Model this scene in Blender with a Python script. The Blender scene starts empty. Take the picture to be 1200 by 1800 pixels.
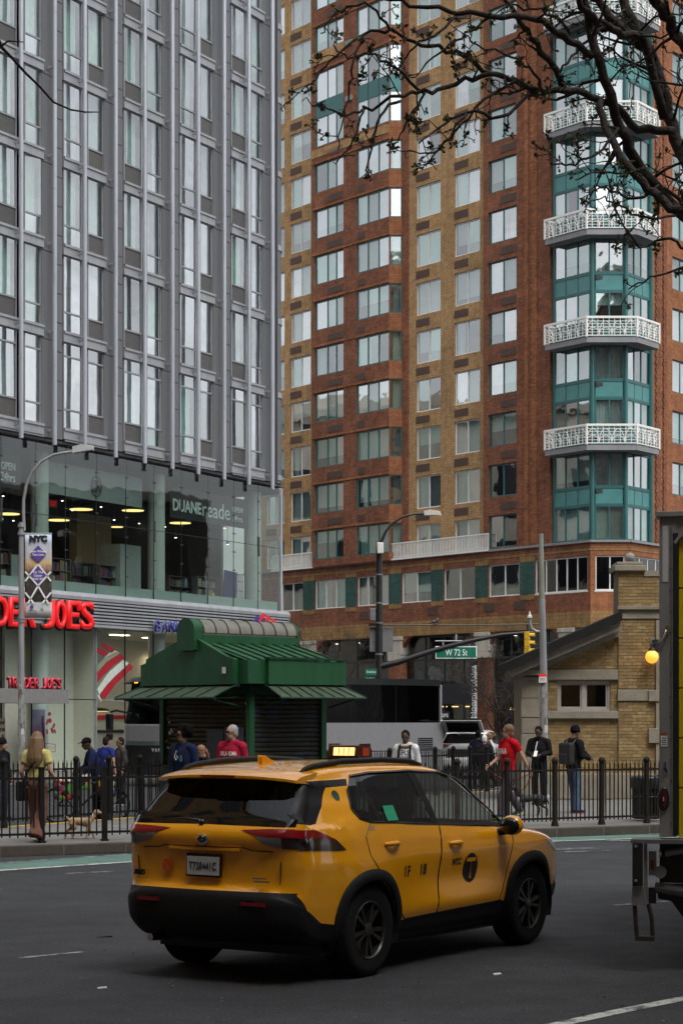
import bpy, bmesh, math, random
from mathutils import Vector, Matrix
R = math.radians
rnd = random.Random(7)
scene = bpy.context.scene
COL = scene.collection

# ---------------------------------------------------------------- camera
CAM_H, FPX, HX, HY = 2.02, 3500.0, 600.0, 1265.0
cam_d = bpy.data.cameras.new('camera'); cam = bpy.data.objects.new('camera', cam_d); COL.objects.link(cam)
cam.location = (0, 0, CAM_H); cam.rotation_euler = (R(90), 0, 0)
cam_d.sensor_fit = 'VERTICAL'; cam_d.sensor_height = 36.0; cam_d.sensor_width = 24.0
cam_d.lens = 36.0 * FPX / 1800.0
cam_d.shift_y = (HY - 900.0) / 1800.0
cam_d.clip_start = 0.1; cam_d.clip_end = 6000
scene.camera = cam

# ---------------------------------------------------------------- sky, sun, exposure
world = bpy.data.worlds.new('World'); scene.world = world; world.use_nodes = True
nt = world.node_tree; nt.nodes.clear()
SUN_EL, SUN_AZ = 58.0, 150.0     # azimuth clockwise from +Y
w_out = nt.nodes.new('ShaderNodeOutputWorld'); w_bg = nt.nodes.new('ShaderNodeBackground')
sky = nt.nodes.new('ShaderNodeTexSky'); sky.sky_type = 'NISHITA'; sky.sun_disc = False
sky.sun_elevation = R(SUN_EL); sky.sun_rotation = R(SUN_AZ); sky.air_density = 1.0; sky.dust_density = 4.0; sky.ozone_density = 1.0
hs = nt.nodes.new('ShaderNodeHueSaturation'); hs.inputs['Saturation'].default_value = 0.16
tc = nt.nodes.new('ShaderNodeTexCoord'); mp = nt.nodes.new('ShaderNodeMapping'); mp.inputs['Scale'].default_value = (1, 1, 2.2)
cl = nt.nodes.new('ShaderNodeTexNoise'); cl.inputs['Scale'].default_value = 2.6; cl.inputs['Detail'].default_value = 8; cl.inputs['Roughness'].default_value = .6
cr = nt.nodes.new('ShaderNodeMapRange'); cr.inputs['From Min'].default_value = .35; cr.inputs['From Max'].default_value = .65
cr.inputs['To Min'].default_value = .6; cr.inputs['To Max'].default_value = 1.25
mx = nt.nodes.new('ShaderNodeMix'); mx.data_type = 'RGBA'; mx.blend_type = 'MULTIPLY'; mx.inputs['Factor'].default_value = 1
nt.links.new(sky.outputs[0], hs.inputs['Color']); nt.links.new(tc.outputs['Generated'], mp.inputs['Vector']); nt.links.new(mp.outputs[0], cl.inputs['Vector'])
nt.links.new(cl.outputs['Fac'], cr.inputs['Value']); nt.links.new(hs.outputs[0], mx.inputs['A']); nt.links.new(cr.outputs[0], mx.inputs['B'])
nt.links.new(mx.outputs['Result'], w_bg.inputs['Color']); nt.links.new(w_bg.outputs[0], w_out.inputs[0])
w_bg.inputs['Strength'].default_value = 0.15
sun_d = bpy.data.lights.new('sun', 'SUN'); sun = bpy.data.objects.new('sun', sun_d); COL.objects.link(sun)
sun_d.energy = 0.6; sun_d.angle = R(25); sun_d.color = (1, .97, .92)
sdir = Vector((math.sin(R(SUN_AZ)) * math.cos(R(SUN_EL)), math.cos(R(SUN_AZ)) * math.cos(R(SUN_EL)), math.sin(R(SUN_EL))))
sun.rotation_euler = sdir.to_track_quat('Z', 'Y').to_euler()
scene.view_settings.view_transform = 'Standard'; scene.view_settings.look = 'None'
scene.view_settings.exposure = 0.95; scene.view_settings.gamma = 1
scene.view_settings.use_curve_mapping = False
scene.render.engine = 'CYCLES'
scene.cycles.use_denoising = True
scene.cycles.max_bounces = 6; scene.cycles.diffuse_bounces = 3; scene.cycles.glossy_bounces = 3; scene.cycles.transparent_max_bounces = 16
scene.cycles.use_adaptive_sampling = True; scene.cycles.adaptive_threshold = 0.02
scene.cycles.sample_clamp_indirect = 6.0

# ---------------------------------------------------------------- helpers
def P(px, py, d):
    return Vector(((px - HX) / FPX * d, d, CAM_H + (HY - py) * d / FPX))

def new_mat(name):
    m = bpy.data.materials.new(name); m.use_nodes = True
    n = m.node_tree.nodes; b = n.get('Principled BSDF')
    return m, m.node_tree, b

def rgb(*c):
    """sRGB 0-255 to linear"""
    return tuple((x / 255 / 12.92) if x / 255 <= .04045 else ((x / 255 + .055) / 1.055) ** 2.4 for x in c)

MATS = {}
def mat(name, col, rough=.6, metal=0, var=.12, scale=6.0, bump=0.0, bscale=None, spec=.5, coat=0, emit=None, estr=0, streak=False, detail=6):
    if name in MATS: return MATS[name]
    m, t, b = new_mat(name)
    b.inputs['Roughness'].default_value = rough; b.inputs['Metallic'].default_value = metal
    b.inputs['Specular IOR Level'].default_value = spec
    if coat: b.inputs['Coat Weight'].default_value = coat; b.inputs['Coat Roughness'].default_value = .04
    if emit: b.inputs['Emission Color'].default_value = (*emit, 1); b.inputs['Emission Strength'].default_value = estr
    N = t.nodes.new; L = t.links.new
    c = N('ShaderNodeTexCoord'); nz = N('ShaderNodeTexNoise'); nz.inputs['Scale'].default_value = scale; nz.inputs['Detail'].default_value = detail
    nz.inputs['Roughness'].default_value = .62
    src = c.outputs['Object']
    if streak:
        mpn = N('ShaderNodeMapping'); mpn.inputs['Scale'].default_value = (1, 1, .15); L(src, mpn.inputs[0]); src = mpn.outputs[0]
    L(src, nz.inputs['Vector'])
    mr = N('ShaderNodeMapRange'); mr.inputs['From Min'].default_value = .3; mr.inputs['From Max'].default_value = .7
    mr.inputs['To Min'].default_value = 1 - var; mr.inputs['To Max'].default_value = 1 + var
    L(nz.outputs['Fac'], mr.inputs['Value'])
    mixn = N('ShaderNodeMix'); mixn.data_type = 'RGBA'; mixn.blend_type = 'MULTIPLY'; mixn.inputs['Factor'].default_value = 1
    mixn.inputs['A'].default_value = (*col, 1); L(mr.outputs[0], mixn.inputs['B']); L(mixn.outputs['Result'], b.inputs['Base Color'])
    rr = N('ShaderNodeMapRange'); rr.inputs['To Min'].default_value = max(0, rough - .08); rr.inputs['To Max'].default_value = min(1, rough + .08)
    L(nz.outputs['Fac'], rr.inputs['Value']); L(rr.outputs[0], b.inputs['Roughness'])
    if bump:
        n2 = N('ShaderNodeTexNoise'); n2.inputs['Scale'].default_value = bscale or scale * 4; n2.inputs['Detail'].default_value = 4
        L(c.outputs['Object'], n2.inputs['Vector'])
        bp = N('ShaderNodeBump'); bp.inputs['Strength'].default_value = bump; bp.inputs['Distance'].default_value = .02
        L(n2.outputs['Fac'], bp.inputs['Height']); L(bp.outputs[0], b.inputs['Normal'])
    MATS[name] = m
    return m

def brick_mat(name, c1, c2, mortar, bw=.3, bh=.1, patch=.18, ms=.013):
    if name in MATS: return MATS[name]
    m, t, b = new_mat(name); N = t.nodes.new; L = t.links.new
    b.inputs['Roughness'].default_value = .85; b.inputs['Specular IOR Level'].default_value = .25
    c = N('ShaderNodeTexCoord'); sx = N('ShaderNodeSeparateXYZ'); L(c.outputs['Object'], sx.inputs[0])
    ad = N('ShaderNodeMath'); ad.operation = 'ADD'; L(sx.outputs['X'], ad.inputs[0]); L(sx.outputs['Y'], ad.inputs[1])
    cb = N('ShaderNodeCombineXYZ'); L(ad.outputs[0], cb.inputs['X']); L(sx.outputs['Z'], cb.inputs['Y'])
    br = N('ShaderNodeTexBrick'); L(cb.outputs[0], br.inputs['Vector'])
    br.inputs['Color1'].default_value = (*c1, 1); br.inputs['Color2'].default_value = (*c2, 1); br.inputs['Mortar'].default_value = (*mortar, 1)
    br.inputs['Scale'].default_value = 1; br.inputs['Mortar Size'].default_value = ms; br.inputs['Brick Width'].default_value = bw; br.inputs['Row Height'].default_value = bh
    br.inputs['Bias'].default_value = -.1
    nz = N('ShaderNodeTexNoise'); nz.inputs['Scale'].default_value = .55; nz.inputs['Detail'].default_value = 4; nz.inputs['Roughness'].default_value = .7; L(c.outputs['Object'], nz.inputs['Vector'])
    mr = N('ShaderNodeMapRange'); mr.inputs['From Min'].default_value = .3; mr.inputs['From Max'].default_value = .7; mr.inputs['To Min'].default_value = 1 - patch; mr.inputs['To Max'].default_value = 1 + patch
    L(nz.outputs['Fac'], mr.inputs['Value'])
    mapn = N('ShaderNodeMapping'); mapn.inputs['Scale'].default_value = (4, 4, .35); L(c.outputs['Object'], mapn.inputs[0])
    n3 = N('ShaderNodeTexNoise'); n3.inputs['Scale'].default_value = .9; n3.inputs['Detail'].default_value = 5; L(mapn.outputs[0], n3.inputs['Vector'])
    mr3 = N('ShaderNodeMapRange'); mr3.inputs['From Min'].default_value = .35; mr3.inputs['From Max'].default_value = .7; mr3.inputs['To Min'].default_value = 1.06; mr3.inputs['To Max'].default_value = .84
    L(n3.outputs['Fac'], mr3.inputs['Value'])
    n4 = N('ShaderNodeTexNoise'); n4.inputs['Scale'].default_value = 2.4; n4.inputs['Detail'].default_value = 3; n4.inputs['Roughness'].default_value = .75; L(c.outputs['Object'], n4.inputs['Vector'])
    mr4 = N('ShaderNodeMapRange'); mr4.inputs['From Min'].default_value = .3; mr4.inputs['From Max'].default_value = .7; mr4.inputs['To Min'].default_value = .78; mr4.inputs['To Max'].default_value = 1.24; L(n4.outputs['Fac'], mr4.inputs['Value'])
    m0 = N('ShaderNodeMath'); m0.operation = 'MULTIPLY'; L(mr.outputs[0], m0.inputs[0]); L(mr4.outputs[0], m0.inputs[1])
    mm = N('ShaderNodeMath'); mm.operation = 'MULTIPLY'; L(m0.outputs[0], mm.inputs[0]); L(mr3.outputs[0], mm.inputs[1])
    mixn = N('ShaderNodeMix'); mixn.data_type = 'RGBA'; mixn.blend_type = 'MULTIPLY'; mixn.inputs['Factor'].default_value = 1
    L(br.outputs['Color'], mixn.inputs['A']); L(mm.outputs[0], mixn.inputs['B']); L(mixn.outputs['Result'], b.inputs['Base Color'])
    bp = N('ShaderNodeBump'); bp.inputs['Strength'].default_value = .5; bp.inputs['Distance'].default_value = .01; bp.invert = True
    L(br.outputs['Fac'], bp.inputs['Height']); L(bp.outputs[0], b.inputs['Normal'])
    MATS[name] = m
    return m

def glass_mat(name, tint=(.72, .86, .82), refl=.22, wob=.25, gcol=(.95, .98, 1), rough=.02):
    """architectural glass: tinted transmission with a coated, slightly wavy reflection"""
    if name in MATS: return MATS[name]
    m = bpy.data.materials.new(name); m.use_nodes = True; t = m.node_tree; t.nodes.clear(); N = t.nodes.new; L = t.links.new
    out = N('ShaderNodeOutputMaterial'); mixs = N('ShaderNodeMixShader'); tr = N('ShaderNodeBsdfTransparent'); gl = N('ShaderNodeBsdfGlossy')
    tr.inputs['Color'].default_value = (*[x ** .5 for x in tint], 1); gl.inputs['Color'].default_value = (*gcol, 1); gl.inputs['Roughness'].default_value = rough
    lw = N('ShaderNodeLayerWeight'); lw.inputs['Blend'].default_value = .5
    pw = N('ShaderNodeMath'); pw.operation = 'POWER'; pw.inputs[1].default_value = 4.0; L(lw.outputs['Facing'], pw.inputs[0])
    mr = N('ShaderNodeMapRange'); mr.inputs['To Min'].default_value = refl; mr.inputs['To Max'].default_value = .95; L(pw.outputs[0], mr.inputs['Value'])
    gg = N('ShaderNodeNewGeometry'); ib = N('ShaderNodeMath'); ib.operation = 'SUBTRACT'; ib.inputs[0].default_value = 1.0; L(gg.outputs['Backfacing'], ib.inputs[1])
    fm_ = N('ShaderNodeMath'); fm_.operation = 'MULTIPLY'; L(mr.outputs[0], fm_.inputs[0]); L(ib.outputs[0], fm_.inputs[1])
    L(fm_.outputs[0], mixs.inputs['Fac']); L(tr.outputs[0], mixs.inputs[1]); L(gl.outputs[0], mixs.inputs[2]); L(mixs.outputs[0], out.inputs['Surface'])
    if wob:
        g = N('ShaderNodeNewGeometry'); nz = N('ShaderNodeTexNoise'); nz.inputs['Scale'].default_value = .9; nz.inputs['Detail'].default_value = 1.5; L(g.outputs['Position'], nz.inputs['Vector'])
        bp = N('ShaderNodeBump'); bp.inputs['Strength'].default_value = wob; bp.inputs['Distance'].default_value = .035; L(nz.outputs['Fac'], bp.inputs['Height'])
        L(bp.outputs[0], gl.inputs['Normal'])
    MATS[name] = m
    return m

class MB:
    def __init__(s): s.v = []; s.f = []; s.m = []
    def add(s, vs, fs, mi=0, M=None):
        o = len(s.v)
        s.v += [tuple(M @ Vector(v)) if M is not None else tuple(v) for v in vs]
        s.f += [tuple(i + o for i in f) for f in fs]; s.m += [mi] * len(fs)
        return s
    def box(s, x0, x1, y0, y1, z0, z1, mi=0, M=None):
        vs = [(x, y, z) for z in (z0, z1) for y in (y0, y1) for x in (x0, x1)]
        return s.add(vs, [(0, 2, 3, 1), (4, 5, 7, 6), (0, 1, 5, 4), (2, 6, 7, 3), (0, 4, 6, 2), (1, 3, 7, 5)], mi, M)
    def cbox(s, c, sz, mi=0, M=None):
        return s.box(c[0] - sz[0] / 2, c[0] + sz[0] / 2, c[1] - sz[1] / 2, c[1] + sz[1] / 2, c[2] - sz[2] / 2, c[2] + sz[2] / 2, mi, M)
    def prism(s, poly, a, b, axis='z', mi=0, M=None):
        """poly: 2D points; axis z:(x,y) y:(x,z) x:(y,z)"""
        n = len(poly)
        def mk(p, h):
            return {'z': (p[0], p[1], h), 'y': (p[0], h, p[1]), 'x': (h, p[0], p[1])}[axis]
        vs = [mk(p, a) for p in poly] + [mk(p, b) for p in poly]
        fs = [tuple(range(n)), tuple(range(2 * n - 1, n - 1, -1))] + [(i, (i + 1) % n, n + (i + 1) % n, n + i) for i in range(n)]
        return s.add(vs, fs, mi, M)
    def tube(s, pts, r, n=8, mi=0, caps=True, M=None, flat=1.0):
        pts = [Vector(p) for p in pts]; k = len(pts)
        rs = r if isinstance(r, (list, tuple)) else [r] * k
        up = Vector((0, 0, 1)); vs = []; prev = None
        for i in range(k):
            t = (pts[min(i + 1, k - 1)] - pts[max(i - 1, 0)])
            t = t.normalized() if t.length > 1e-9 else Vector((0, 0, 1))
            if prev is None:
                a = t.cross(up if abs(t.z) < .95 else Vector((1, 0, 0))).normalized()
            else:
                a = (prev - t * prev.dot(t)); a = a.normalized() if a.length > 1e-6 else t.orthogonal().normalized()
            prev = a; b = t.cross(a)
            for j in range(n):
                an = 2 * math.pi * j / n
                vs.append(pts[i] + (a * math.cos(an) + b * math.sin(an) * flat) * rs[i])
        fs = [(i * n + j, i * n + (j + 1) % n, (i + 1) * n + (j + 1) % n, (i + 1) * n + j) for i in range(k - 1) for j in range(n)]
        if caps: fs += [tuple(range(n - 1, -1, -1)), tuple((k - 1) * n + j for j in range(n))]
        return s.add(vs, fs, mi, M)
    def lathe(s, prof, n=16, c=(0, 0, 0), mi=0, M=None, sx=1, sy=1, caps=True):
        vs = []
        for r, z in prof:
            vs += [(c[0] + sx * r * math.cos(2 * math.pi * j / n), c[1] + sy * r * math.sin(2 * math.pi * j / n), c[2] + z) for j in range(n)]
        k = len(prof)
        fs = [(i * n + j, i * n + (j + 1) % n, (i + 1) * n + (j + 1) % n, (i + 1) * n + j) for i in range(k - 1) for j in range(n)]
        if caps: fs += [tuple(range(n - 1, -1, -1)), tuple((k - 1) * n + j for j in range(n))]
        return s.add(vs, fs, mi, M)
    def ball(s, c, r, n=12, mi=0, M=None, sc=(1, 1, 1)):
        k = max(5, n // 2 + 1); prof = []
        vs = []; fs = []
        for i in range(k):
            th = math.pi * i / (k - 1)
            for j in range(n):
                ph = 2 * math.pi * j / n
                vs.append((c[0] + r * sc[0] * math.sin(th) * math.cos(ph), c[1] + r * sc[1] * math.sin(th) * math.sin(ph), c[2] + r * sc[2] * math.cos(th)))
        fs = [(i * n + j, (i + 1) * n + j, (i + 1) * n + (j + 1) % n, i * n + (j + 1) % n) for i in range(k - 1) for j in range(n)]
        return s.add(vs, fs, mi, M)
    def mesh(s, name, mats, smooth=False, weld=True, bevel=0):
        me = bpy.data.meshes.new(name); me.from_pydata(s.v, [], s.f)
        for m in (mats if isinstance(mats, (list, tuple)) else [mats]): me.materials.append(m)
        me.polygons.foreach_set('material_index', s.m)
        bm = bmesh.new(); bm.from_mesh(me)
        if weld: bmesh.ops.remove_doubles(bm, verts=bm.verts, dist=1e-5)
        if bevel:
            es = [e for e in bm.edges if len(e.link_faces) == 2 and e.calc_face_angle(0) > .5]
            bmesh.ops.bevel(bm, geom=es, offset=bevel, segments=2, profile=.6, affect='EDGES', clamp_overlap=True)
        bmesh.ops.recalc_face_normals(bm, faces=bm.faces)
        bm.to_mesh(me); bm.free()
        if smooth:
            me.polygons.foreach_set('use_smooth', [True] * len(me.polygons))
            if smooth != 'all':
                try: me.set_sharp_from_angle(angle=R(smooth if smooth is not True else 40))
                except Exception: pass
        me.update()
        return me
    def build(s, name, mats, parent=None, loc=(0, 0, 0), rot=(0, 0, 0), smooth=False, weld=True, bevel=0):
        return put(name, s.mesh(name, mats, smooth, weld, bevel), parent, loc, rot)

def put(name, me, parent=None, loc=(0, 0, 0), rot=(0, 0, 0), scale=None):
    o = bpy.data.objects.new(name, me); COL.objects.link(o)
    o.location = loc; o.rotation_euler = rot
    if scale: o.scale = scale
    if parent: o.parent = parent
    return o

def tag(o, label=None, cat=None, group=None, kind=None):
    if label: o['label'] = label
    if cat: o['category'] = cat
    if group: o['group'] = group
    if kind: o['kind'] = kind
    return o

def thing(name, label, cat, loc=(0, 0, 0), rz=0, group=None):
    o = bpy.data.objects.new(name, None); COL.objects.link(o); o.empty_display_size = .2
    o.location = loc; o.rotation_euler = (0, 0, rz)
    return tag(o, label, cat, group)

TSC = bpy.data.scenes.new('lettering_workshop')      # small scratch scene, removed at the end
def text_mesh(txt, size, ext=.0, off=0.0, shear=0, align='LEFT', sx=1.0, spacing=1.0, res=3):
    """text standing in the XZ plane, facing -Y"""
    cu = bpy.data.curves.new('t', 'FONT'); cu.body = txt; cu.size = size; cu.extrude = ext; cu.offset = off; cu.shear = shear
    cu.align_x = align; cu.space_character = spacing; cu.resolution_u = res
    ob = bpy.data.objects.new('t', cu); TSC.collection.objects.link(ob)
    dg = TSC.view_layers[0].depsgraph or bpy.context.evaluated_depsgraph_get(); dg.update()
    me = bpy.data.meshes.new_from_object(ob.evaluated_get(dg))
    bpy.data.objects.remove(ob); bpy.data.curves.remove(cu)
    me.transform(Matrix.Diagonal((sx, 1, 1, 1))); me.transform(Matrix.Rotation(R(90), 4, 'X'))
    return me

def text(name, txt, size, m, parent, loc, rot=(0, 0, 0), **k):
    me = text_mesh(txt, size, **k); me.materials.clear(); me.materials.append(m); me.name = name
    return put(name, me, parent, loc, rot)

def wall_holes(mb, x0, x1, z0, z1, holes, y0, th, mi=0, sides=True):
    xs = sorted({x0, x1, *[min(max(h[i], x0), x1) for h in holes for i in (0, 1)]})
    zs = sorted({z0, z1, *[min(max(h[i], z0), z1) for h in holes for i in (2, 3)]})
    for a, b in zip(xs, xs[1:]):
        for c, d in zip(zs, zs[1:]):
            mx_, mz_ = (a + b) / 2, (c + d) / 2
            if b - a < 1e-6 or d - c < 1e-6: continue
            if any(h[0] < mx_ < h[1] and h[2] < mz_ < h[3] for h in holes): continue
            mb.add([(a, y0, c), (b, y0, c), (b, y0, d), (a, y0, d)], [(0, 1, 2, 3)], mi)
    y1 = y0 + th
    for (a, b, c, d) in holes:
        mb.add([(a, y0, c), (a, y1, c), (a, y1, d), (a, y0, d)], [(0, 1, 2, 3)], mi)
        mb.add([(b, y0, c), (b, y1, c), (b, y1, d), (b, y0, d)], [(0, 1, 2, 3)], mi)
        mb.add([(a, y0, c), (b, y0, c), (b, y1, c), (a, y1, c)], [(0, 1, 2, 3)], mi)
        mb.add([(a, y0, d), (b, y0, d), (b, y1, d), (a, y1, d)], [(0, 1, 2, 3)], mi)
    if sides:
        for x in (x0, x1): mb.add([(x, y0, z0), (x, y1, z0), (x, y1, z1), (x, y0, z1)], [(0, 1, 2, 3)], mi)
        for z in (z0, z1): mb.add([(x0, y0, z), (x1, y0, z), (x1, y1, z), (x0, y1, z)], [(0, 1, 2, 3)], mi)

MESH = {}
def cached(key, fn):
    if key not in MESH: MESH[key] = fn()
    return MESH[key]

class Facade:
    """vertical plane: origin O (x,y), e = direction of local +x (to the right), local +y = inward"""
    def __init__(s, O, e):
        s.O = Vector(O); s.e = Vector(e).normalized(); s.n = Vector((-s.e.y, s.e.x))
        s.ang = math.atan2(s.e.y, s.e.x)
    def x(s, px, y=0.0):
        r = Vector(((px - HX) / FPX, 1)); b = s.O + s.n * y
        # b + u e = t r
        det = s.e.x * (-r.y) - (-r.x) * s.e.y
        u = ((-b.x) * (-r.y) - (-r.x) * (-b.y)) / det
        return u
    def d(s, px, y=0.0):
        u = s.x(px, y); return s.O.y + s.e.y * u + s.n.y * y
    def z(s, px, py, y=0.0):
        return CAM_H + (HY - py) * s.d(px, y) / FPX
# ---------------------------------------------------------------- ground
def asphalt_mat(name, base=(.0285, .030, .0335)):
    m, t, b = new_mat(name); N = t.nodes.new; L = t.links.new
    b.inputs['Specular IOR Level'].default_value = .35
    c = N('ShaderNodeTexCoord')
    def noise(sc, det=4, rough=.6, mscale=None):
        n = N('ShaderNodeTexNoise'); n.inputs['Scale'].default_value = sc; n.inputs['Detail'].default_value = det; n.inputs['Roughness'].default_value = rough
        src = c.outputs['Object']
        if mscale:
            q = N('ShaderNodeMapping'); q.inputs['Scale'].default_value = mscale; q.inputs['Rotation'].default_value = (0, 0, R(-52)); L(src, q.inputs[0]); src = q.outputs[0]
        L(src, n.inputs['Vector']); return n.outputs['Fac']
    def rng(v, a, b_, lo=.3, hi=.7):
        q = N('ShaderNodeMapRange'); q.inputs['From Min'].default_value = lo; q.inputs['From Max'].default_value = hi; q.inputs['To Min'].default_value = a; q.inputs['To Max'].default_value = b_; L(v, q.inputs['Value']); return q.outputs[0]
    def mul(a, b_):
        q = N('ShaderNodeMath'); q.operation = 'MULTIPLY'; L(a, q.inputs[0]); L(b_, q.inputs[1]); return q.outputs[0]
    big = rng(noise(.35, 5), .82, 1.18); strk = rng(noise(.5, 4, .6, (.12, 1.1, 1)), .74, 1.22)
    fine = noise(38, 3, .75); f2 = rng(fine, .35, 1.75, .33, .68)
    sp = N('ShaderNodeTexVoronoi'); sp.inputs['Scale'].default_value = 70; L(c.outputs['Object'], sp.inputs['Vector'])
    spk = rng(sp.outputs['Distance'], 1.9, 1.0, .05, .22)
    mid = rng(noise(8, 5, .8), .70, 1.34); mid2 = rng(noise(2.2, 5, .75), .86, 1.16)
    v = mul(mul(mul(big, mid2), mul(strk, mid)), mul(f2, spk))
    mixn = N('ShaderNodeMix'); mixn.data_type = 'RGBA'; mixn.blend_type = 'MULTIPLY'; mixn.inputs['Factor'].default_value = 1
    mixn.inputs['A'].default_value = (*base, 1); L(v, mixn.inputs['B']); L(mixn.outputs['Result'], b.inputs['Base Color'])
    L(rng(noise(2.0), .78, .95), b.inputs['Roughness'])
    bp = N('ShaderNodeBump'); bp.inputs['Strength'].default_value = .6; bp.inputs['Distance'].default_value = .008; L(fine, bp.inputs['Height']); L(bp.outputs[0], b.inputs['Normal'])
    return m, mixn.outputs['Result'], b, t, c

def paint_mat(name, col, wear=.45, base=(.046, .047, .05)):
    m, res, b, t, c = asphalt_mat(name, base); N = t.nodes.new; L = t.links.new
    nz = N('ShaderNodeTexNoise'); nz.inputs['Scale'].default_value = 5; nz.inputs['Detail'].default_value = 9; nz.inputs['Roughness'].default_value = .75; L(c.outputs['Object'], nz.inputs['Vector'])
    mr = N('ShaderNodeMapRange'); mr.inputs['From Min'].default_value = wear - .06; mr.inputs['From Max'].default_value = wear + .06; L(nz.outputs['Fac'], mr.inputs['Value'])
    n2 = N('ShaderNodeTexNoise'); n2.inputs['Scale'].default_value = 1.3; n2.inputs['Detail'].default_value = 6; L(c.outputs['Object'], n2.inputs['Vector'])
    m2 = N('ShaderNodeMapRange'); m2.inputs['From Min'].default_value = .3; m2.inputs['From Max'].default_value = .7; m2.inputs['To Min'].default_value = .75; m2.inputs['To Max'].default_value = 1.15; L(n2.outputs['Fac'], m2.inputs['Value'])
    pc = N('ShaderNodeMix'); pc.data_type = 'RGBA'; pc.blend_type = 'MULTIPLY'; pc.inputs['Factor'].default_value = 1; pc.inputs['A'].default_value = (*col, 1); L(m2.outputs[0], pc.inputs['B'])
    mixn = N('ShaderNodeMix'); mixn.data_type = 'RGBA'; L(mr.outputs[0], mixn.inputs['Factor']); L(res, mixn.inputs['A']); L(pc.outputs['Result'], mixn.inputs['B'])
    L(mixn.outputs['Result'], b.inputs['Base Color'])
    MATS[name] = m
    return m

M_ASPH = asphalt_mat('asphalt')[0]
M_WHITE = paint_mat('worn_white_paint', (.50, .50, .47), .44)
M_WHITE2 = paint_mat('faded_white_paint', (.34, .34, .32), .52)
M_GREEN = paint_mat('bike_lane_green', (.095, .175, .145), .38)
M_CONC = mat('concrete', (.135, .13, .122), .9, var=.22, scale=2.2, bump=.3, bscale=40)
M_CONC2 = mat('concrete_slab', (.15, .146, .137), .9, var=.2, scale=1.3, bump=.3, bscale=40)
M_KERB = mat('kerb_stone', (.06, .05, .04), .85, var=.3, scale=4, bump=.4)
M_YELLOW = mat('yellow_kerb_paint', (.55, .38, .05), .8, var=.3, scale=5)

def flat(name, poly, z, m, kind='structure', parent=None):
    me = bpy.data.meshes.new(name); me.from_pydata([(x, y, z) for x, y in poly], [], [tuple(range(len(poly)))]); me.materials.append(m)
    o = put(name, me, parent)
    if kind: o['kind'] = kind
    return o

flat('road', [(-400, -200), (400, -200), (400, 1200), (-400, 1200)], 0, M_ASPH)

def strip(name, pts, w, z, m, kind='structure'):
    """painted strip along a polyline"""
    mb = MB(); vs = []; pts = [Vector(p) for p in pts]
    for i, p in enumerate(pts):
        t = (pts[min(i + 1, len(pts) - 1)] - pts[max(i - 1, 0)]).normalized(); n = Vector((-t.y, t.x))
        vs += [(*(p - n * w / 2), z), (*(p + n * w / 2), z)]
    mb.add(vs, [(2 * i, 2 * i + 1, 2 * i + 3, 2 * i + 2) for i in range(len(pts) - 1)])
    o = mb.build(name, m)
    if kind: o['kind'] = kind
    return o
def G(px, py, z=0.0):
    d = (CAM_H - z) * FPX / (py - HY); return Vector(((px - HX) / FPX * d, d))

# kerb / fence frame of the plaza
KD = Vector((.869, .495)).normalized(); KN = Vector((-KD.y, KD.x)); K0 = Vector((-5.0, 29.2))
BD = Vector((.483, .876)).normalized(); BN = Vector((-BD.y, BD.x)); B0 = Vector((-4.6, 37.1))
TIP = Vector((-10.8, 25.9))
def KP(u, v=0): return K0 + KD * u + KN * v
def BP(b, v=0): return B0 + BD * b - BN * v      # v: inward into the plaza
plaza = [TIP, KP(50), Vector((40, 90)), BP(50)]
mbp = MB(); mbp.prism([(p.x, p.y) for p in plaza], .004, .145, 'z')
pav = mbp.build('plaza_pavement', M_CONC); pav['kind'] = 'structure'
# slabs, each laid slightly uneven
k = 0
for i in range(-6, 16):
    for j in range(0, 6):
        u0, v0 = i * 1.52 - 1.0, .32 + j * 1.52
        c = KP(u0 + .76, v0 + .76)
        if (c - B0).dot(BN) > -1.15: continue
        me = cached(('slab',), lambda: MB().box(-.752, .752, -.752, .752, -.05, 0).mesh('paving_slab', M_CONC2, bevel=.006))
        o = put('paving_slab', me, pav, (c.x, c.y, .150 + rnd.uniform(0, .004)), (rnd.uniform(-.0015, .0015), rnd.uniform(-.0015, .0015), math.atan2(KD.y, KD.x)))
kerb = MB().prism([(*KP(-6.4, .02),), (*KP(50, .02),), (*KP(50, .2),), (*KP(-6.4, .2),)], 0.005, .13, 'z').build('kerb', M_KERB); kerb['kind'] = 'structure'
for i in range(-5, 22):
    me = cached(('kerb',), lambda: MB().box(-.495, .495, 0, .26, -.15, .003).mesh('kerb_stone', M_KERB, bevel=.012))
    c = KP(i + .5, 0); put('kerb_stone', me, kerb, (c.x, c.y, .152 + rnd.uniform(-.003, .004)), (0, rnd.uniform(-.003, .003), math.atan2(KD.y, KD.x) + rnd.uniform(-.003, .003)))
ye = MB().prism([(*BP(-12),), (*BP(45),), (*BP(45, .16),), (*BP(-12, .16),)], .01, .156, 'z').build('yellow_kerb', M_YELLOW); ye['kind'] = 'structure'

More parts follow.
